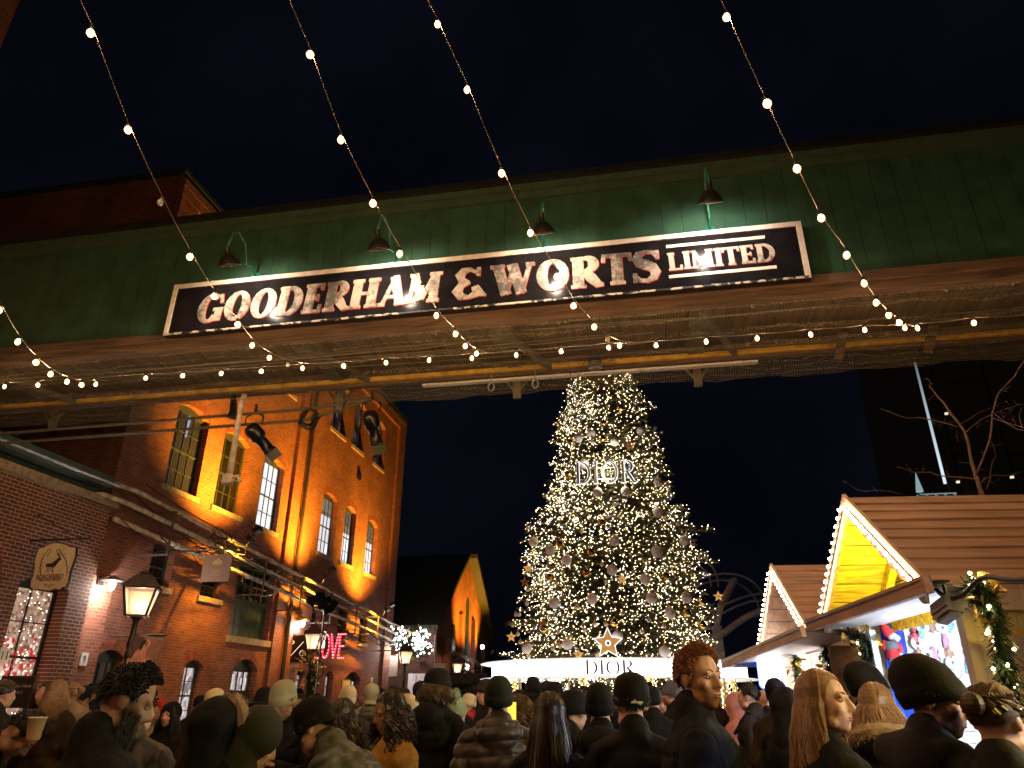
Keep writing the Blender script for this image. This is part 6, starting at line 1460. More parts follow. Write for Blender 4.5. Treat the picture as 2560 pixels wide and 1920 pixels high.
def person(label, px, py, D, face, group=None, hc=1.625, **k):
    """px, py: middle of the head in the photo; D: distance; face: compass heading of the body in degrees,
    0 = away from the standpoint, 90 = to the left, -90 = to the right, 180 = towards us"""
    g = k.get; det = g('det', 0)
    lean = R(g('lean', 0)); vox = (.0085, .011, .017)[2-det] if det < 3 else .0065
    hvox = vox
    # ---- pose
    hip = Vector((0, 0, .95))
    U = Matrix.Translation(hip) @ Matrix.Rotation(-lean, 4, 'X') @ Matrix.Translation(-hip)
    hy, hp, hr = R(g('hyaw', 0)), R(g('hpitch', 0)), R(g('hroll', 0))
    Hd = U @ Matrix.Translation((0, .01, 1.505)) @ Matrix.Rotation(hy, 4, 'Z') @ Matrix.Rotation(hp, 4, 'X') @ Matrix.Rotation(hr, 4, 'Y') @ Matrix.Translation((0, 0, .0))
    hcen = Hd @ Vector((0, .01, .12))
    s0 = k.get('size'); pt = P(px, py, D=D); s = s0 or max(.86, min(1.1, pt.z/hcen.z))
    if not s0 and abs(s-pt.z/hcen.z) > 1e-3:        # keep the height human, move along the sight line instead
        zt = s*hcen.z; dd = (pt.z-CAM_Z)
        if abs(dd) > .02 and (zt-CAM_Z)*dd > 0:
            nd = D*(zt-CAM_Z)/dd
            if .6*D < nd < 1.7*D: pt = P(px, py, D=nd)
    body_yaw = YAW+R(face)
    off = Matrix.Rotation(body_yaw, 3, 'Z') @ Vector((hcen.x*s, hcen.y*s, 0))
    root = thing('person', label, 'person', (0, 0, 0), group)
    fem = g('fem', 0); sh = .155 if fem else .175
    # ---- body: one continuous skin
    b = MB(); E = lambda c, r, M=U: b.ell(c, r, M, 12, 8)
    HM_ = Hd
    def he(c, r): b.ell(c, r, HM_, 14, 10)
    def hc_(a, c2, r0, r1): capsule(b, HM_ @ Vector(a), HM_ @ Vector(c2), r0, r1, 8)
    he((0, -.008, .145), (.076, .095, .088)); he((0, .028, .075), (.060, .066, .085)); he((0, .052, .02), (.030, .030, .024)); he((0, .02, .035), (.052, .05, .035))
    hc_((-.036, .078, .136), (.036, .078, .136), .013, .013)                        # brow
    hc_((0, .088, .128), (0, .108, .086), .009, .0125); he((-.012, .094, .08), (.009, .011, .008)); he((.012, .094, .08), (.009, .011, .008)); hc_((0, .09, .10), (0, .09, .08), .014, .016)
    for sg in (-1, 1):
        he((sg*.039, .056, .090), (.024, .025, .026)); he((sg*.075, -.004, .108), (.010, .016, .028)); he((sg*.079, -.011, .118), (.006, .015, .017)); he((sg*.046, .02, .04), (.022, .034, .026))
    hc_((-.019, .083, .053), (.019, .083, .053), .0075, .0075); hc_((-.016, .081, .043), (.016, .081, .043), .0085, .0085); he((0, .078, .05), (.026, .014, .02))
    capsule(b, U @ Vector((0, -.022, 1.42)), Hd @ Vector((0, -.02, .06)), .056, .052)
    E((0, 0, .95), (.16, .11, .13)); E((0, 0, 1.12), (.135, .10, .16)); E((0, -.005, 1.3), (.16, .11, .17)); capsule(b, U @ Vector((-sh+.05, -.01, 1.395)), U @ Vector((sh-.05, -.01, 1.395)), .045, .045)
    for sg in (-1, 1):
        capsule(b, (sg*.09, 0, .92), (sg*.1, .02, .5), .085, .058); capsule(b, (sg*.1, .02, .5), (sg*.1, -.02, .09), .055, .04); capsule(b, (sg*.1, -.02, .05), (sg*.11, .13, .04), .042, .034)
    pose = g('arms', 'down'); arms = []
    for sg in (-1, 1):
        S = U @ Vector((sg*(sh+.012), -.01, 1.375))
        if pose == 'phone': El = U @ Vector((sg*(sh+.06), .06, 1.13)); Wr = U @ Vector((sg*.075, .30, 1.20)); hd = Vector((-sg*.35, .75, .35))
        elif pose == 'cup' and sg > 0: El = U @ Vector((sg*(sh+.08), .08, 1.14)); Wr = U @ Vector((sg*.06, .26, 1.36)); hd = Vector((-.4, .6, .6))
        elif pose == 'raise' and sg > 0: El = U @ Vector((sg*(sh+.12), .18, 1.28)); Wr = U @ Vector((sg*.10, .24, 1.52)); hd = Vector((-.3, .3, .9))
        else: El = U @ Vector((sg*(sh+.07), -.05, 1.12)); Wr = Vector((sg*(sh+.05), .10 if not lean else .2, .90)) if lean < .3 else U @ Vector((sg*.13, .30, 1.08)); hd = Vector((-sg*.15, .25, -1)) if lean < .3 else Vector((-sg*.2, 1, -.1))
        hd.normalize(); arms.append((S, El, Wr, hd))
        capsule(b, S, El, .04, .036, 9); capsule(b, El, Wr, .04, .027, 9)
        side = hd.cross(Vector((0, 0, 1)) if abs(hd.z) < .9 else Vector((0, 1, 0))).normalized(); nrm = side.cross(hd)
        curl = -nrm if pose == 'phone' else nrm*(-1)
        palm = Wr+hd*.045
        capsule(b, Wr+hd*.01, Wr+hd*.075, .027, .031, 8); capsule(b, palm-side*.02, palm+side*.02+hd*.03, .02, .02, 7)
        for f, (o_, l_) in enumerate(((-.028, .062), (-.0095, .072), (.0095, .068), (.027, .052))):
            a0 = Wr+hd*.085+side*o_; a1 = a0+(hd*.8+curl*.5).normalized()*l_*.5; a2 = a1+(hd*.25+curl*.95).normalized()*l_*.5
            capsule(b, a0-hd*.02, a1, .0092, .0085, 6); capsule(b, a1, a2, .0085, .0072, 6)
        th = side*(-sg if pose != 'phone' else sg); a0 = Wr+hd*.03+th*.022; a1 = a0+(th*.8+hd*.7).normalized()*.04; a2 = a1+(hd*.8+curl*.4).normalized()*.03
        capsule(b, a0, a1, .012, .0105, 6); capsule(b, a1, a2, .0105, .0085, 6)
    bm_ = remeshed(b, 'body', vox, 3)
    beard = g('beard'); n = len(bm_.vertices); cen = np.empty(n*3, np.float32); bm_.vertices.foreach_get('co', cen); cen = np.c_[cen.reshape(-1, 3), np.ones(n)]
    hl = (np.array(Hd.inverted()) @ cen.T).T; x, y, z = hl[:, 0], hl[:, 1], hl[:, 2]
    sg_ = lambda v, w: 1/(1+np.exp(-v/w))
    if beard:
        top_ = .064+.034*np.clip((np.abs(x)-.026)/.03, 0, 1)+.010*np.exp(-(x/.022)**2)
        jaw = sg_(top_-z, .0045)*sg_(z+.055, .01)*sg_(y-.004, .006)*sg_(.095-np.abs(x), .004)
        side = sg_(np.abs(x)-.056, .004)*sg_(.125-z, .01)*sg_(y-.006, .005)*sg_(.045-y, .005)*sg_(z, .02)
        mouth = np.exp(-((x/.024)**2+((z-.049)/.011)**2))
        w_ = np.clip(np.maximum(jaw*(1-mouth), side*.8), 0, 1)*1.0
        at = bm_.attributes.new('beard', 'FLOAT', 'POINT'); at.data.foreach_set('value', w_.astype(np.float32))
        key = g('skin', 'fair')+'_'+beard
        if key not in _BS: _BS[key] = bearded(g('skin', 'fair'), (.02, .013, .01) if beard == 'dark' else (.30, .13, .06), key)
        skm = _BS[key]
    else: skm = SKIN[g('skin', 'fair')]
    put(bm_, 'body', skm, root)
    if g('eyes', 1) and det >= 1:
        for sg in (-1, 1):
            q = MB(); q.ell((sg*.031, .0725, .1160), (.0120, .0115, .0068), Hd, 10, 8); q.cur = 1; q.ell((sg*.031+.002*g('look', 0), .0785, .116), (.0062, .0062, .0062), Hd, 8, 6)
            put(q.mesh('eye'), 'eye', [EYEW, EYED], root)
    if det >= 1:
        br_ = BROW_R if beard == 'ginger' else BROW
        for sg in (-1, 1):
            q = MB(); q.tube([Hd @ Vector((sg*x, y, z)) for x, y, z in ((.012, .0905, .1385), (.024, .0885, .1435), (.036, .0815, .1445), (.048, .068, .139))], [.0035, .0045, .004, .0015], 5); put(q.mesh('eyebrow'), 'eyebrow', br_, root)
            q = MB(); q.tube([Hd @ Vector((sg*x, y, z)) for x, y, z in ((.017, .0765, .119), (.025, .083, .1245), (.033, .0845, .1255), (.044, .073, .118))], [.002, .0035, .0035, .002], 5); put(q.mesh('eyelid'), 'eyelid', SKIN[g('skin', 'fair')], root)
        q = MB(); q.tube([Hd @ Vector((x, .0895-7*x*x, .0525+.001*math.cos(x*200))) for x in np.linspace(-.022, .022, 9)], [.001, .0035, .0048, .0052, .0045, .0052, .0048, .0035, .001], 6)
        q.tube([Hd @ Vector((x, .0885-7*x*x, .0435+3*x*x)) for x in np.linspace(-.020, .020, 9)], [.001, .004, .0055, .006, .0062, .006, .0055, .004, .001], 6); me = q.mesh('lips'); me.polygons.foreach_set('use_smooth', [True]*len(me.polygons)); put(me, 'lips', LIPS, root)
    # ---- trousers and shoes
    q = MB()
    for sg in (-1, 1): capsule(q, (sg*.09, 0, .93), (sg*.1, .02, .5), .1, .076); capsule(q, (sg*.1, .02, .5), (sg*.1, -.015, .13), .075, .062)
    q.ell((0, 0, .96), (.175, .125, .12)); put(remeshed(q, 'trousers', .02, 3), 'trousers', CL[g('legs', 'jeans')], root)
    for sg in (-1, 1):
        q = MB(); capsule(q, (sg*.1, -.03, .06), (sg*.115, .15, .05), .058, .048); q.box((sg*.105-.05, -.085, .0), (sg*.105+.05, .195, .03)); put(remeshed(q, 'shoe', .014, 2), 'shoe', CL['black'], root)
    # ---- jacket
    jk = g('jacket', 'black'); bulk = g('bulk', 1.0); q = MB(); A = .042*bulk
    J = lambda c, r: q.ell(c, r, U, 16, 10)
    J((0, .0, .93), (.172+A*.7, .12+A, .16)); J((0, 0, 1.12), (.15+A, .112+A, .2)); J((0, -.008, 1.29), (.165+A, .118+A, .18)); capsule(q, U @ Vector((-sh+.05, -.012, 1.38)), U @ Vector((sh-.05, -.012, 1.38)), .062+A*.5, .062+A*.5)
    if g('long', 0): q.lathe([(.20+A*.6, .55), (.205+A*.6, .75), (.20+A*.6, .95), (.15, 1.1)], n=18, M=Matrix.Diagonal((1, .78, 1, 1)), cap=True)
    for sg in (-1, 1): capsule(q, U @ Vector((0, -.02, 1.46)), U @ Vector((sg*(sh-.01), -.015, 1.385)), .055+A*.3, .05+A*.5, 10)
    for S, El, Wr, hd in arms: S2 = S.lerp(El, .1); capsule(q, S2, El, .052+A*.42, .047+A*.42, 10); capsule(q, El, Wr-(Wr-El).normalized()*.01, .047+A*.42, .040+A*.3, 10)
    if g('collar', 1): capsule(q, U @ Vector((0, -.03, 1.43)), U @ Vector((0, -.03, 1.475+.03*g('collar', 1))), .098, .083, 14)
    if g('hood') == 'down': q.ell((0, -.125, 1.435), (.135, .085, .10), U, 14, 8); q.ell((-.10, -.05, 1.46), (.05, .09, .05), U); q.ell((.10, -.05, 1.46), (.05, .09, .05), U)
    wl = g('wrinkle', 1); ph = rnd.uniform(0, 6)
    Ui = np.array(U.inverted())
    def disp(co, nr):
        p = (Ui @ np.c_[co, np.ones(len(co))].T).T; z_, x_, y_ = p[:, 2], p[:, 0], p[:, 1]
        gv = np.exp(-(x_/.007)**2)*(y_ > .05)*(z_ > .9)+np.exp(-((z_-1.335)/.007)**2)*(y_ < -.03)*(np.abs(x_) < sh+.01)+.8*np.exp(-((np.abs(x_)-sh-.012)/.008)**2)*(z_ > 1.2)+np.exp(-((z_-.80)/.008)**2)
        if g('puffer'):
            f = np.abs(np.sin((z_+.012*np.sin(x_*9+ph))*PI/.082)); return co+nr*(.017*f**.5-.008+.003*np.sin(x_*60+z_*25+ph)*np.sin(y_*50))[:, None]
        a_ = np.sin(z_*21+x_*13+2.2*np.sin(x_*7+y_*9+ph)+ph); b_ = np.sin(z_*43-x_*29+2*np.sin(z_*9+y_*15)); c_ = np.sin(x_*38+y_*31+1.5*np.sin(z_*14+ph))
        return co+nr*(wl*(.009*np.sign(a_)*np.abs(a_)**.6*(.5+.5*np.sin(x_*9-z_*5+ph))+.005*b_*(.5+.5*np.sin(z_*11+x_*6))+.0025*c_)-.007*gv)[:, None]
    jm = remeshed(q, 'jacket', .0095 if det >= 2 else .013 if det else .02, 5 if det >= 2 else 4, disp); put(jm, 'jacket', CL[jk], root)
    if g('hood') == 'up':
        q = MB(); hm_ = Hd
        q.ell((0, -.03, .13), (.112, .125, .135), hm_, 18, 12); capsule(q, Hd @ Vector((0, -.05, .06)), U @ Vector((0, -.05, 1.42)), .105, .125, 14)
        me = remeshed(q, 'hood', .013, 4, disp); put(me, 'hood', CL[jk], root)
    if g('fur'):
        q = MB(); ringp = [Hd @ Vector((.105*math.sin(t), .06-.02*math.cos(t), .12+.13*math.cos(t))) for t in np.linspace(.2, 2*PI-.2, 60)] if g('hood') == 'up' else [U @ Vector((.15*math.sin(t), -.1-.09*math.cos(t)*.9, 1.47+.05*math.cos(t))) for t in np.linspace(-2.6, 2.6, 60)]
        q.tube(ringp, .035, 7)
        for p in ringp:
            for j in range(46):
                v = Vector((rnd.gauss(0, 1), rnd.gauss(0, 1), rnd.gauss(0, 1))).normalized(); sd = v.orthogonal().normalized()*.003; q.face(p+v*.02-sd, p+v*.02+sd, p+v*rnd.uniform(.045, .062)+Vector((0, 0, -.008)))
        put(q.mesh('fur_trim'), 'fur_trim', FUR, root)
    # ---- hair
    hair, hcol = g('hair', 'short'), HAIR[g('hcol', 'dark')]
    hatd = g('hat')
    sk = lambda az, el, k2=1.0: Vector((.081*k2*math.cos(el)*math.sin(az), -.010+.099*k2*math.cos(el)*math.cos(az), .148+.093*k2*math.sin(el)))  # az 0 = front
    if hair != 'none':
        q = MB()
        def hline(az): return float(np.interp(abs(az), [0, .7, .95, 1.2, 1.5, 2.0, 2.5, 3.14], [.64, .58, .3, -.35, -.12, -.25, -.65, -.75] if hair in ('short', 'quiff') else [.6, .55, .3, -.2, -.3, -.4, -.5, -.5]))
        def clip_shell(front_el, side_el, back_z):
            rows = []
            for a in range(41):
                az = -PI+2*PI*a/40; f = (1+math.cos(az))/2
                e0 = hline(az)
                rows.append([Hd @ sk(az, e0+(PI/2-e0)*j/9, 1.0+(.05+(.07*f if hair == 'quiff' else 0))*math.sin(j/9*PI*.55)) for j in range(10)])
            q.grid(rows if not hatd else [r_[:4] for r_ in rows])
        hs = 'short' if hair == 'quiff' else hair
        clip_shell(.62 if hair != 'quiff' else .7, .05, 0)
        nl = {'short': 420, 'quiff': 1500, 'long': 560, 'curly': 190, 'bun': 150}[hair]
        if det == 0: nl //= 2
        for i in range(nl):
            az = rnd.uniform(-PI, PI); f = (1+math.cos(az))/2
            if hair in ('short', 'quiff'):
                e0 = rnd.uniform(hline(az)+.03, 1.5)
                if hatd:
                    if hline(az) > -.05: continue
                    e0 = rnd.uniform(hline(az)+.03, .0)
                e0 = e0; p0 = sk(az, e0, 1.0); nn = (p0-Vector((0, -.01, .148))).normalized(); ln = rnd.uniform(.010, .018)*(1+ (1.3*f*max(0, math.sin(e0)) if hair == 'quiff' else 0))
                dirn = (nn*.8+Vector((rnd.uniform(-.5, .5), rnd.uniform(-.3, .6), rnd.uniform(-.3, .3)))).normalized(); q.tube([Hd @ p0, Hd @ (p0+dirn*ln*.6), Hd @ (p0+dirn*ln+Vector((0, 0, -.004)))], [.0045, .0038, .001], 4)
            elif hair == 'bun':
                e0 = rnd.uniform(-.2, 1.2); p0 = sk(az, e0, 1.03); q.tube([Hd @ p0, Hd @ sk(az*.5+PI*.5*(1 if az > 0 else -1), .5, 1.05), Hd @ Vector((0, -.11, .16))], [.008, .009, .006], 4)
            else:
                az = rnd.uniform(g('part', .95), 2*PI-g('part', .95)); az = (az if az < PI else az-2*PI); e1 = 1.35; pts = []; Lh = rnd.uniform(.68, 1.12)*g('hlen', .34)
                for j in range(5): e = e1*(1-j/4)-.12*(j/4); pts.append(Hd @ sk(az*(1-.12*(1-j/4)), e, 1.05+.02*(j == 4)))
                w = pts[-1]; outw = (Hd.to_3x3() @ Vector((math.sin(az), math.cos(az), 0))); outw.z = 0
                dn = U.to_3x3() @ Vector((0, 0, -1)) if lean < .5 else Vector((0, 0, -1)); ph_ = rnd.uniform(0, 6); seg = 14 if hair == 'curly' else 8
                for j in range(1, seg+1):
                    u = j/seg; c = w+dn*Lh*u+outw*(.045*math.sin(u*1.7)-.0*u)
                    if hair == 'curly': c = c+Vector((math.cos(ph_+u*13), math.sin(ph_+u*13), 0))*.021+outw*.03*u
                    else: c = c+Vector((math.cos(ph_+u*5), math.sin(ph_+u*6), 0))*(.006+.012*u)
                    pts.append(c)
                w0 = .0125 if hair == 'curly' else .0062; rr = [w0]*5+[w0*(1-.8*(j/seg)) for j in range(1, seg+1)]; q.tube(pts, rr, 5)
        if hair == 'bun': q.ell((0, -.125, .17), (.04, .035, .04), Hd)
        put(q.mesh('hair'), 'hair', hcol, root); root.children[-1].data.polygons.foreach_set('use_smooth', [True]*len(root.children[-1].data.polygons))
    if beard and g('fullbeard'):
        q = MB()
        for i in range(700):
            a = rnd.uniform(-1.6, 1.6); zz = rnd.uniform(-.014, .062+.035*(abs(a) > .7)); p0 = Vector((.058*math.sin(a), .02+.058*math.cos(a), zz-.01*math.cos(a))); d_ = Vector((math.sin(a)*.5, math.cos(a)*.6, -.7)).normalized()
            if zz > .034 and abs(a) < .55: continue
            q.tube([Hd @ p0, Hd @ (p0+d_*.011), Hd @ (p0+d_*.018+Vector((0, 0, -.003)))], [.0042, .0035, .001], 4)
        put(q.mesh('beard'), 'beard', BEARD_D if beard == 'dark' else BEARD_R, root)
    # ---- hats
    if hatd:
        kind, hcolr = hatd; q = MB(); tilt = Matrix.Rotation(R(g('htilt', 14)), 4, 'X')
        M = Hd @ Matrix.Translation((0, -.012, .135)) @ tilt
        if kind in ('beanie', 'pom', 'slouch'):
            hgt = .125 if kind != 'slouch' else .138; rows = []
            prof = [(1.05, -.035), (1.10, -.03), (1.115, .0), (1.10, .022), (1.065, .026), (1.06, .045), (.98, .08), (.80, .108), (.5, hgt-.002), (.2, hgt+.006), (.02, hgt+.008)]
            for r, z in prof: rows.append([M @ Vector((.084*r*math.cos(2*PI*a/26)*(1+.012*(a % 2)), .104*r*math.sin(2*PI*a/26)*(1+.012*(a % 2))-(.02*z/.1 if kind == 'slouch' else 0), z)) for a in range(26)])
            q.grid(rows, True)
            if kind == 'pom':
                c = M @ Vector((0, 0, hgt+.04)); q.ell(c, .045)
                for i in range(260): v = Vector((rnd.gauss(0, 1), rnd.gauss(0, 1), rnd.gauss(0, 1))).normalized(); sd = v.orthogonal().normalized()*.005; q.face(c+v*.03-sd, c+v*.03+sd, c+v*.062)
        elif kind in ('cap', 'capback', 'bucket'):
            rows = []; prof = [(1.06, -.025), (1.06, .01), (1.04, .05), (.95, .085), (.75, .11), (.4, .125), (.05, .13)]
            for r, z in prof: rows.append([M @ Vector((.084*r*math.cos(2*PI*a/22), .102*r*math.sin(2*PI*a/22), z)) for a in range(22)])
            q.grid(rows, True); c = M @ Vector((0, 0, .13)); q.ell(c, .009)
            fl = -1 if kind == 'capback' else 1
            if kind == 'bucket':
                rows = [[M @ Vector((.084*r*math.cos(2*PI*a/22), .102*r*math.sin(2*PI*a/22), z)) for a in range(22)] for r, z in ((1.06, -.02), (1.5, -.055), (1.5, -.06), (1.05, -.026))]; q.grid(rows, True)
            else:
                rows = []
                for dz in (0, -.006): rows += [[M @ Vector((.078*math.sin(t)*(1-.08*u), fl*(.102*math.cos(t)*.98+.075*u*math.cos(t)**.6), -.022-.02*u-.012*abs(math.sin(t))*2*u+dz)) for t in np.linspace(-1.25, 1.25, 15)] for u in ((0, .35, .7, 1) if dz == 0 else (1, .5, 0))]
                q.grid(rows)
        me = q.mesh(kind); me.polygons.foreach_set('use_smooth', [True]*len(me.polygons))
        put(me, {'pom': 'bobble_hat', 'slouch': 'beanie', 'bucket': 'bucket_hat', 'capback': 'cap'}.get(kind, kind), CL[hcolr], root)
    for fn in g('extra', ()): fn(root, U, Hd, arms)
    root.location = (pt.x-off.x, pt.y-off.y, 0); root.rotation_euler = (0, 0, body_yaw); root.scale = (s, s, s)
    return root
def local_part(name, m):
    def deco(fn):
        def f(root, U, Hd, arms):
            q = MB(); fn(q, U, Hd, arms); put(q.mesh(name), name, m, root)
        return f
    return deco
WHT = mat('logo_white', (.62, .58, .5), .6)
@local_part('jacket_logo', WHT)
def logo_back(q, U, Hd, arms):      # three stacked words with a half dome
    M = U @ Matrix.Translation((.07, -.172, 1.40)) @ Matrix.Rotation(PI/2, 4, 'X') @ Matrix.Rotation(R(-8), 4, 'X')
    for i, tx in enumerate(('THE', 'NORTH', 'FACE')): text_mesh(q, tx, .02, M @ Matrix.Translation((-.015, .018-.018*i, 0)), .002, align='RIGHT')
    for r in (.012, .021, .03): q.tube([M @ Vector((-.01+r*math.sin(t), -.02+r*1.5*math.cos(t), .001)) for t in np.linspace(0, PI/2, 8)], .0035, 4)
@local_part('jacket_logo', WHT)
def logo_chest(q, U, Hd, arms):
    M = U @ Matrix.Translation((.09, .168, 1.33)) @ Matrix.Rotation(PI, 4, 'Z') @ Matrix.Rotation(PI/2, 4, 'X')
    for i in range(3): q.tube([M @ Vector((-.02+.012*i, -.012+.004*i, 0)), M @ Vector((.005+.012*i, .012+.002*i, .002))], .004, 4)
@local_part('cap_logo', WHT)
def logo_cap(q, U, Hd, arms):
    M = Hd @ Matrix.Translation((.0, -.121, .118)) @ Matrix.Rotation(PI/2, 4, 'X')
    for a, b in (((-.028, .004), (.03, .004)), ((-.02, .004), (-.005, .014)), ((.0, .004), (.018, -.006))): q.tube([M @ Vector((*a, 0)), M @ Vector((*b, 0))], .0045, 4)
@local_part('zip_pull', mat('zip_metal', (.7, .7, .7), .25, 1))
def zip_pull(q, U, Hd, arms): q.tube([U @ Vector((.01, .165, 1.38)), U @ Vector((.012, .185, 1.33))], .006, 5)
@local_part('shoulder_ring', mat('reflective_ring', (.6, .6, .6), .4))
def logo_ring(q, U, Hd, arms):
    c = U @ Vector((.09, -.168, 1.36)); q.tube([c+Vector((.02*math.sin(t), .004, .024*math.cos(t))) for t in np.linspace(.5, 5.2, 14)], .004, 4)
@local_part('sleeve_patch', WHT)
def patch(q, U, Hd, arms): c = arms[0][0].lerp(arms[0][1], .45); q.ell(c+Vector((-.085, .0, 0)), (.006, .018, .028))
@local_part('backpack', CL['charcoal'])
def backpack(q, U, Hd, arms): q.ell((0, -.24, 1.22), (.16, .1, .22), U, 14, 10); q.tube([U @ Vector((-.1, -.16, 1.4)), U @ Vector((-.11, 0, 1.5)), U @ Vector((-.11, .15, 1.3))], .018, 6); q.tube([U @ Vector((.1, -.16, 1.4)), U @ Vector((.11, 0, 1.5)), U @ Vector((.11, .15, 1.3))], .018, 6)
@local_part('face_mask', mat('knit_mask', (.4, .36, .32), .9))
def cat_eye(q, U, Hd, arms): q.ell((0, .06, .05), (.05, .045, .04), Hd)
# ---- foreground, nearest first
person('bearded man with thick black hair in dark zip jacket looking down to the right', 325, 1752, 3.3, -50, det=3, hair='quiff', hcol='black', skin='tan', beard='dark', fullbeard=1, jacket='black', hpitch=-20, hyaw=-16, bulk=1.15, extra=(zip_pull,))
person('ginger haired man with short beard in dark high collar coat looking right', 1752, 1694, 3.5, -105, det=3, hair='quiff', hcol='ginger', skin='fair', beard='ginger', jacket='navy', bulk=1.1, hyaw=-42, hpitch=2, collar=1.0, look=-2)
person('woman with long straight blonde hair in profile facing right beside the black beanie man', 2068, 1752, 3.5, -95, det=3, hair='long', hcol='blonde', fem=1, hlen=.42, jacket='black', hyaw=-36, part=1.35, hpitch=4, collar=0, look=-2)
person('bearded man in black knit beanie and dark hooded coat at lower right', 2345, 1748, 3.2, -75, det=3, hair='short', hcol='dark', skin='fair', beard='dark', hat=('slouch', 'black'), jacket='charcoal', hood='down', hyaw=-52, hpitch=-8, htilt=20, bulk=1.3)
person('person in dark coat cut off by the right edge with hair tied back', 2495, 1800, 3.1, -60, det=1, hair='bun', hcol='brown', fem=1, jacket='charcoal', bulk=1.2)
person('man in black baseball cap and black jacket seen from behind in front of the ring', 1577, 1757, 3.9, 4, det=2, hair='short', hcol='dark', hat=('cap', 'black'), jacket='black', bulk=1.2, extra=(logo_cap,), htilt=4)
person('person in black hood and pointed beanie with ring logo on the back', 1500, 1772, 4.8, -8, det=2, hair='none', hat=('slouch', 'black'), jacket='black', hood='down', bulk=1.5, extra=(logo_ring,))
person('woman with long dark straight hair seen from behind below the ring', 1378, 1792, 4.0, -10, det=2, hair='long', hcol='dark', fem=1, hlen=.5, jacket='black')
person('person in dark green beanie and brown puffer jacket with olive hood seen from behind', 1246, 1752, 5.0, 2, det=2, hair='short', hcol='dark', hat=('slouch', 'green'), jacket='puffer_brown', puffer=1, hood='down', bulk=1.5)
person('tall person in black beanie and long dark coat seen from behind, face turned right', 1098, 1722, 6.2, -18, det=2, hair='long', hlen=.12, hcol='brown', hat=('beanie', 'black'), jacket='black', long=1, hood='down', hyaw=-32, hpitch=-12, bulk=1.2)
person('woman with dark curly hair in mustard coat facing left', 968, 1780, 4.9, 118, det=3, hair='curly', hcol='dark', fem=1, skin='tan', hlen=.22, part=1.15, jacket='mustard', hyaw=4, hpitch=-16, collar=1.3, long=1, bulk=1.1)
person('man in black cap and olive puffer jacket bent forward to the left', 782, 1792, 4.2, 82, det=3, hair='short', hcol='dark', skin='fair', hat=('cap', 'black'), jacket='puffer_olive', puffer=1, lean=38, hpitch=8, bulk=1.35, arms='phone', extra=(patch,), size=1.0, htilt=6)
person('young man in beige beanie and black jacket looking down at his phone', 704, 1755, 5.9, 176, det=3, hair='short', hcol='black', skin='tan', hat=('beanie', 'sage'), jacket='black', hood='down', hpitch=-24, hyaw=-14, arms='phone', extra=(logo_chest,), htilt=10)
person('person in big black hood with pale fur trim seen from behind at lower left', 552, 1822, 3.7, -35, det=2, hair='none', jacket='black', hood='up', fur=1, bulk=1.4)
person('person in olive hooded parka looking down, only nose showing, at lower left', 652, 1852, 3.7, -70, det=2, hair='none', skin='fair', jacket='olive', hood='up', hpitch=-30, bulk=1.3)
person('person in black jacket with small white logo on the back behind the bearded man', 348, 1772, 4.4, -4, det=2, hair='short', hcol='black', jacket='puffer_black', extra=(logo_back,), bulk=1.35, collar=1.3)
person('bent person in cream hooded jacket in the bottom left corner', 20, 1880, 3.6, 100, det=1, hair='short', hcol='black', hat=('cap', 'black'), jacket='cream', lean=62, hood='down', bulk=1.5, size=.95)
person('dark haired person bending over a paper cup at lower left', 66, 1805, 5.0, -75, det=2, hair='short', hcol='black', skin='tan', jacket='black', lean=25, hpitch=-30, arms='cup', size=.95)
person('woman with dark curly hair half hidden behind the olive puffer jacket', 855, 1790, 5.8, 60, det=2, hair='curly', hcol='dark', fem=1, skin='fair', jacket='charcoal', hyaw=-50, hlen=.26)
person('woman with brown wavy hair looking down at a glowing yellow paper', 1294, 1785, 5.6, 95, det=2, hair='curly', hcol='brown', fem=1, skin='fair', jacket='brown', hpitch=-24, hlen=.24, arms='phone')
person('person in black beanie leaning left behind the long haired woman', 1440, 1780, 5.4, -50, det=1, hair='short', hcol='dark', skin='fair', hat=('beanie', 'black'), jacket='black', hpitch=-14)
person('man in grey green backward cap and olive puffer hood seen from behind', 928, 1742, 9.2, 8, det=1, hair='short', hcol='dark', hat=('capback', 'sage'), jacket='puffer_olive', puffer=1, hood='down', bulk=1.4)
person('child in cream knit hat beside the curly haired woman', 1015, 1776, 7.0, 40, det=1, hair='none', hat=('beanie', 'cream'), jacket='black', htilt=22)
person('child in striped pale green bobble hat', 1145, 1782, 7.2, -20, det=1, hair='none', hat=('pom', 'pale_green'), jacket='black', htilt=20)
person('person in cream bobble hat behind the olive puffer man', 866, 1750, 8.5, 30, det=1, hair='short', hcol='dark', hat=('slouch', 'cream'), jacket='brown')
person('person in black beanie facing the blue panel, profile to the right', 2180, 1722, 5.1, -66, det=2, hair='none', skin='fair', hat=('slouch', 'black'), jacket='black', hyaw=-16)
person('blonde person with fur trimmed hood seen from behind at the hut', 2192, 1768, 4.6, -20, det=2, hair='long', hcol='blonde', hlen=.2, fem=1, jacket='black', hood='down', fur=1, bulk=1.3)
G2 = 'people in the market crowd'
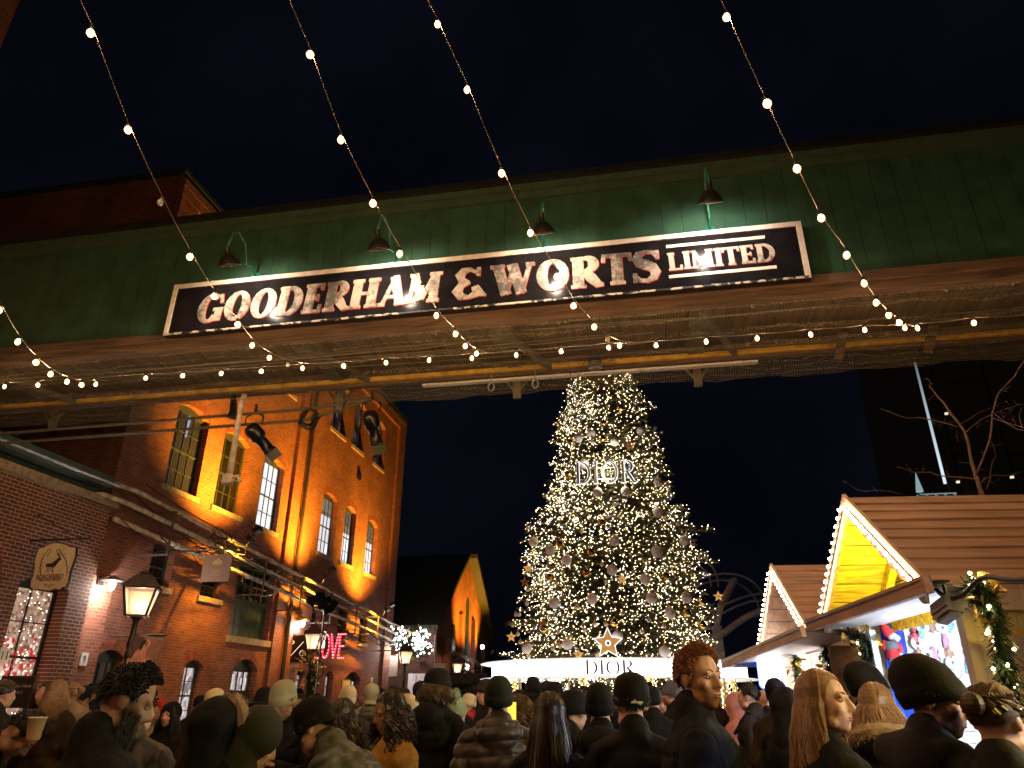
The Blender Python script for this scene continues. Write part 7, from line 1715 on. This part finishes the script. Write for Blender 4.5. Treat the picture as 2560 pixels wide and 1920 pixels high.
mid = [
 ('woman with long brown hair near the arched shop window looking right', 112, 1734, 10.4, 150, dict(hair='long', hcol='brown', fem=1, skin='fair', jacket='black')),
 ('woman with long blonde hair seen from behind near the shop window', 146, 1731, 9.6, 10, dict(hair='long', hcol='blonde', fem=1, hlen=.3, jacket='brown')),
 ('woman in pale fleece coat facing left below house number 9', 174, 1738, 9.9, 80, dict(hair='bun', hcol='blonde', fem=1, jacket='beige', bulk=1.6, hood='down')),
 ('person in black cap holding a phone up beside the brick pier', 206, 1744, 11.5, 175, dict(hair='short', hat=('cap', 'black'), jacket='tan', arms='raise', skin='tan')),
 ('person with dark tousled hair standing against the brick pier', 230, 1735, 12, 100, dict(hair='quiff', hcol='black', jacket='black', skin='tan')),
 ('person in dark coat at the far left edge by the chalkboard', 12, 1735, 8.5, -30, dict(hair='bun', hcol='dark', jacket='charcoal', bulk=1.4)),
 ('woman in black hood facing the camera by the brick wall', 422, 1788, 9.0, 172, dict(hair='long', hcol='black', fem=1, jacket='black', hood='up', skin='fair', det=1)),
 ('child in red knit hat by the brick wall', 400, 1776, 10.5, 20, dict(hair='none', hat=('beanie', 'red'), jacket='black')),
 ('child with light brown hair low beside the bearded man', 372, 1790, 10.0, 150, dict(hair='curly', hcol='blonde', hlen=.1, jacket='beige', skin='fair')),
 ('person in black hat standing beneath the lit shop window', 497, 1762, 12.5, 30, dict(hair='short', hat=('beanie', 'black'), jacket='black')),
 ('person in cream beanie behind the big black hood', 538, 1760, 8.0, -10, dict(hair='none', hat=('beanie', 'cream'), jacket='brown')),
 ('man with short hair facing left in front of the arched shop doors', 612, 1766, 9.4, 130, dict(hair='short', hcol='dark', jacket='charcoal', skin='fair', det=1)),
 ('person in black hat and scarf left of the beige beanie man', 655, 1758, 7.6, 160, dict(hair='none', hat=('bucket', 'black'), jacket='black', skin='fair', det=1)),
 ('young man looking over the shoulder of the beige beanie man', 746, 1768, 7.8, 170, dict(hair='short', hcol='black', jacket='black', skin='tan', det=1)),
 ('person in grey coat left of the backward cap', 893, 1768, 12, -20, dict(hair='short', hcol='brown', jacket='beige')),
 ('person in dark hood near the far lantern', 985, 1738, 13.5, -5, dict(hair='none', hood='up', jacket='charcoal')),
 ('person in brown knit hat near the bottle poster', 1010, 1745, 12.2, 15, dict(hair='none', hat=('beanie', 'brown'), jacket='olive')),
 ('man in black cap facing right below the bottle poster', 1055, 1733, 10.2, -40, dict(hair='short', hat=('cap', 'black'), jacket='olive', hood='down', skin='fair', bulk=1.3)),
 ('person in black beanie right of the tall dark coat', 1135, 1752, 10.0, 20, dict(hair='none', hat=('beanie', 'black'), jacket='black')),
 ('person in cream beanie and red scarf in the middle distance', 1168, 1760, 11.0, 100, dict(hair='none', hat=('beanie', 'cream'), jacket='red', skin='fair')),
 ('person in black fluffy hat left of the green beanie', 1192, 1738, 11.6, -15, dict(hair='none', hat=('pom', 'black'), jacket='black')),
 ('person in pinkish hat facing left by the green beanie', 1212, 1732, 9.0, 110, dict(hair='none', hat=('beanie', 'brown'), jacket='black', skin='fair')),
 ('child with dark hair between the heads below the ring', 1293, 1745, 13.0, 0, dict(hair='short', hcol='black', jacket='black')),
 ('person in black bucket hat with white badge below the ring', 1332, 1725, 9.6, 5, dict(hair='short', hat=('bucket', 'black'), jacket='brown')),
 ('man in black peaked cap in profile looking right below the ring', 1392, 1738, 9.4, -75, dict(hair='short', hat=('cap', 'black'), jacket='black', skin='fair', det=1)),
 ('person in dark cap behind the peaked cap man', 1370, 1728, 12.0, -30, dict(hair='short', hat=('cap', 'charcoal'), jacket='black')),
 ('person in black hood among heads below the ring', 1420, 1750, 12.5, 0, dict(hair='none', hood='up', jacket='black')),
 ('woman with dark hair tied back facing left below the ring', 1456, 1736, 12.8, 120, dict(hair='bun', hcol='black', fem=1, jacket='charcoal', skin='fair')),
 ('person in purple grey hat below the ring letters', 1480, 1735, 15, 0, dict(hair='none', hat=('beanie', 'grey'), jacket='black')),
 ('man with grey beanie and ginger beard looking left behind the ginger man', 1672, 1736, 9.6, 85, dict(hair='short', hat=('slouch', 'grey'), jacket='black', skin='fair', beard='ginger', det=1)),
 ('person in black hat right of the black baseball cap', 1632, 1752, 8.2, -10, dict(hair='none', hat=('beanie', 'black'), jacket='black')),
 ('woman facing us low behind the ginger man', 1656, 1762, 11.5, 165, dict(hair='long', hcol='dark', fem=1, jacket='black', skin='fair')),
 ('dark haired man with backpack facing left beyond the blonde woman', 1868, 1742, 8.0, 58, dict(hair='short', hcol='black', skin='fair', jacket='charcoal', det=1, extra=(backpack,))),
 ('balding man behind the backpack man near the bright screen', 1906, 1750, 10.0, 30, dict(hair='none', skin='fair', jacket='charcoal')),
 ('child in pink hood between the ginger man and the screen', 1832, 1764, 9.0, 60, dict(hair='none', jacket='pink', hood='up', bulk=1.2)),
 ('person in dark beanie with blue rim light below the bright screen', 1948, 1742, 7.2, -45, dict(hair='none', hat=('slouch', 'navy'), jacket='brown', skin='fair')),
 ('person in dark hood left of the blonde woman', 1972, 1768, 6.2, -50, dict(hair='none', jacket='black', hood='up', skin='fair')),
]
for lab, x, y, D, f, kw in mid: person(lab, x, y, D, f, G2, **kw)
# the far edge of the crowd under the tree: small heads, one build of each kind and copies
far = []
kinds = [dict(hair='none', hat=('beanie', 'black'), jacket='black'), dict(hair='short', hcol='dark', jacket='charcoal'), dict(hair='long', hcol='brown', fem=1, jacket='navy'), dict(hair='none', hat=('pom', 'charcoal'), jacket='brown'), dict(hair='short', hcol='black', hat=('cap', 'black'), jacket='olive'), dict(hair='none', hood='up', jacket='black')]
desc = ['black beanie', 'short dark hair', 'long brown hair', 'charcoal bobble hat', 'black cap', 'black hood']
for i, kw in enumerate(kinds):
    far.append(person('distant person with %s in the crowd below the tree' % desc[i], 1180+i*95, 1746, 14.5+(i*1.3) % 3, rnd.uniform(-40, 40), 'distant people under the tree', **kw))
bpy.context.view_layer.update()
for i in range(34):
    src = far[i % 6]; px = (1090+i*26+rnd.uniform(-8, 8)) if i < 28 else rnd.uniform(560, 1010); D = rnd.uniform(13, 18.2) if i < 28 else rnd.uniform(14, 24)
    p = P(px, 1745, D=D); dup(src, (p.x, p.y, 0), YAW+R(rnd.uniform(-60, 60)), None, src.scale.x*rnd.uniform(.92, 1.04))
# ---- things held
def held(name, label, cat, loc): return thing(name, label, cat, loc)
def wpt(px, py, D): return P(px, py, D=D)
# phone in the beige beanie man's hands, paper cup, glowing paper
bpy.context.view_layer.update()
def find(s): return [o for o in bpy.data.objects if o.get('label', '').startswith(s)][0]
r = find('young man in beige beanie'); pw = r.matrix_world @ Vector((0, .42, 1.275)); t = thing('phone', 'red cased phone held in both hands by the beige beanie man', 'phone', pw)
M = r.matrix_world.to_3x3().to_4x4(); M.translation = pw; M = M @ Matrix.Rotation(R(35), 4, 'X')
q = MB(); q.box((-.075, -.036, -.005), (.075, .036, .004), M); q.build('case', mat('phone_red', (.5, .03, .05), .35), t)
q = MB(); q.box((-.07, -.032, .0045), (.07, .032, .0055), M); q.build('screen', glow('phone_screen', (1, .72, .5), 2.2), t)
r = find('dark haired person bending'); pw = r.matrix_world @ Vector((.03, .62, 1.2)); pw = P(88, 1822, D=4.7); t = thing('paper_cup', 'tan paper cup held up by the bending dark haired person', 'cup', pw)
q = MB(); q.lathe([(.03, -.05), (.042, .05), (.044, .052), (.04, .052), (.03, -.045)], pw, 16, cap=False); q.build('cup', mat('paper_tan', (.5, .33, .2), .7), t, True)
q = MB(); q.lathe([(.001, .055), (.04, .055), (.045, .05)], pw, 16); q.build('lid', mat('lid_white', (.6, .58, .5), .5), t, True)
pw = P(1274, 1788, D=5.25); t = thing('paper_sheet', 'bright yellow lit paper held beside the brown puffer jacket', 'paper', pw)
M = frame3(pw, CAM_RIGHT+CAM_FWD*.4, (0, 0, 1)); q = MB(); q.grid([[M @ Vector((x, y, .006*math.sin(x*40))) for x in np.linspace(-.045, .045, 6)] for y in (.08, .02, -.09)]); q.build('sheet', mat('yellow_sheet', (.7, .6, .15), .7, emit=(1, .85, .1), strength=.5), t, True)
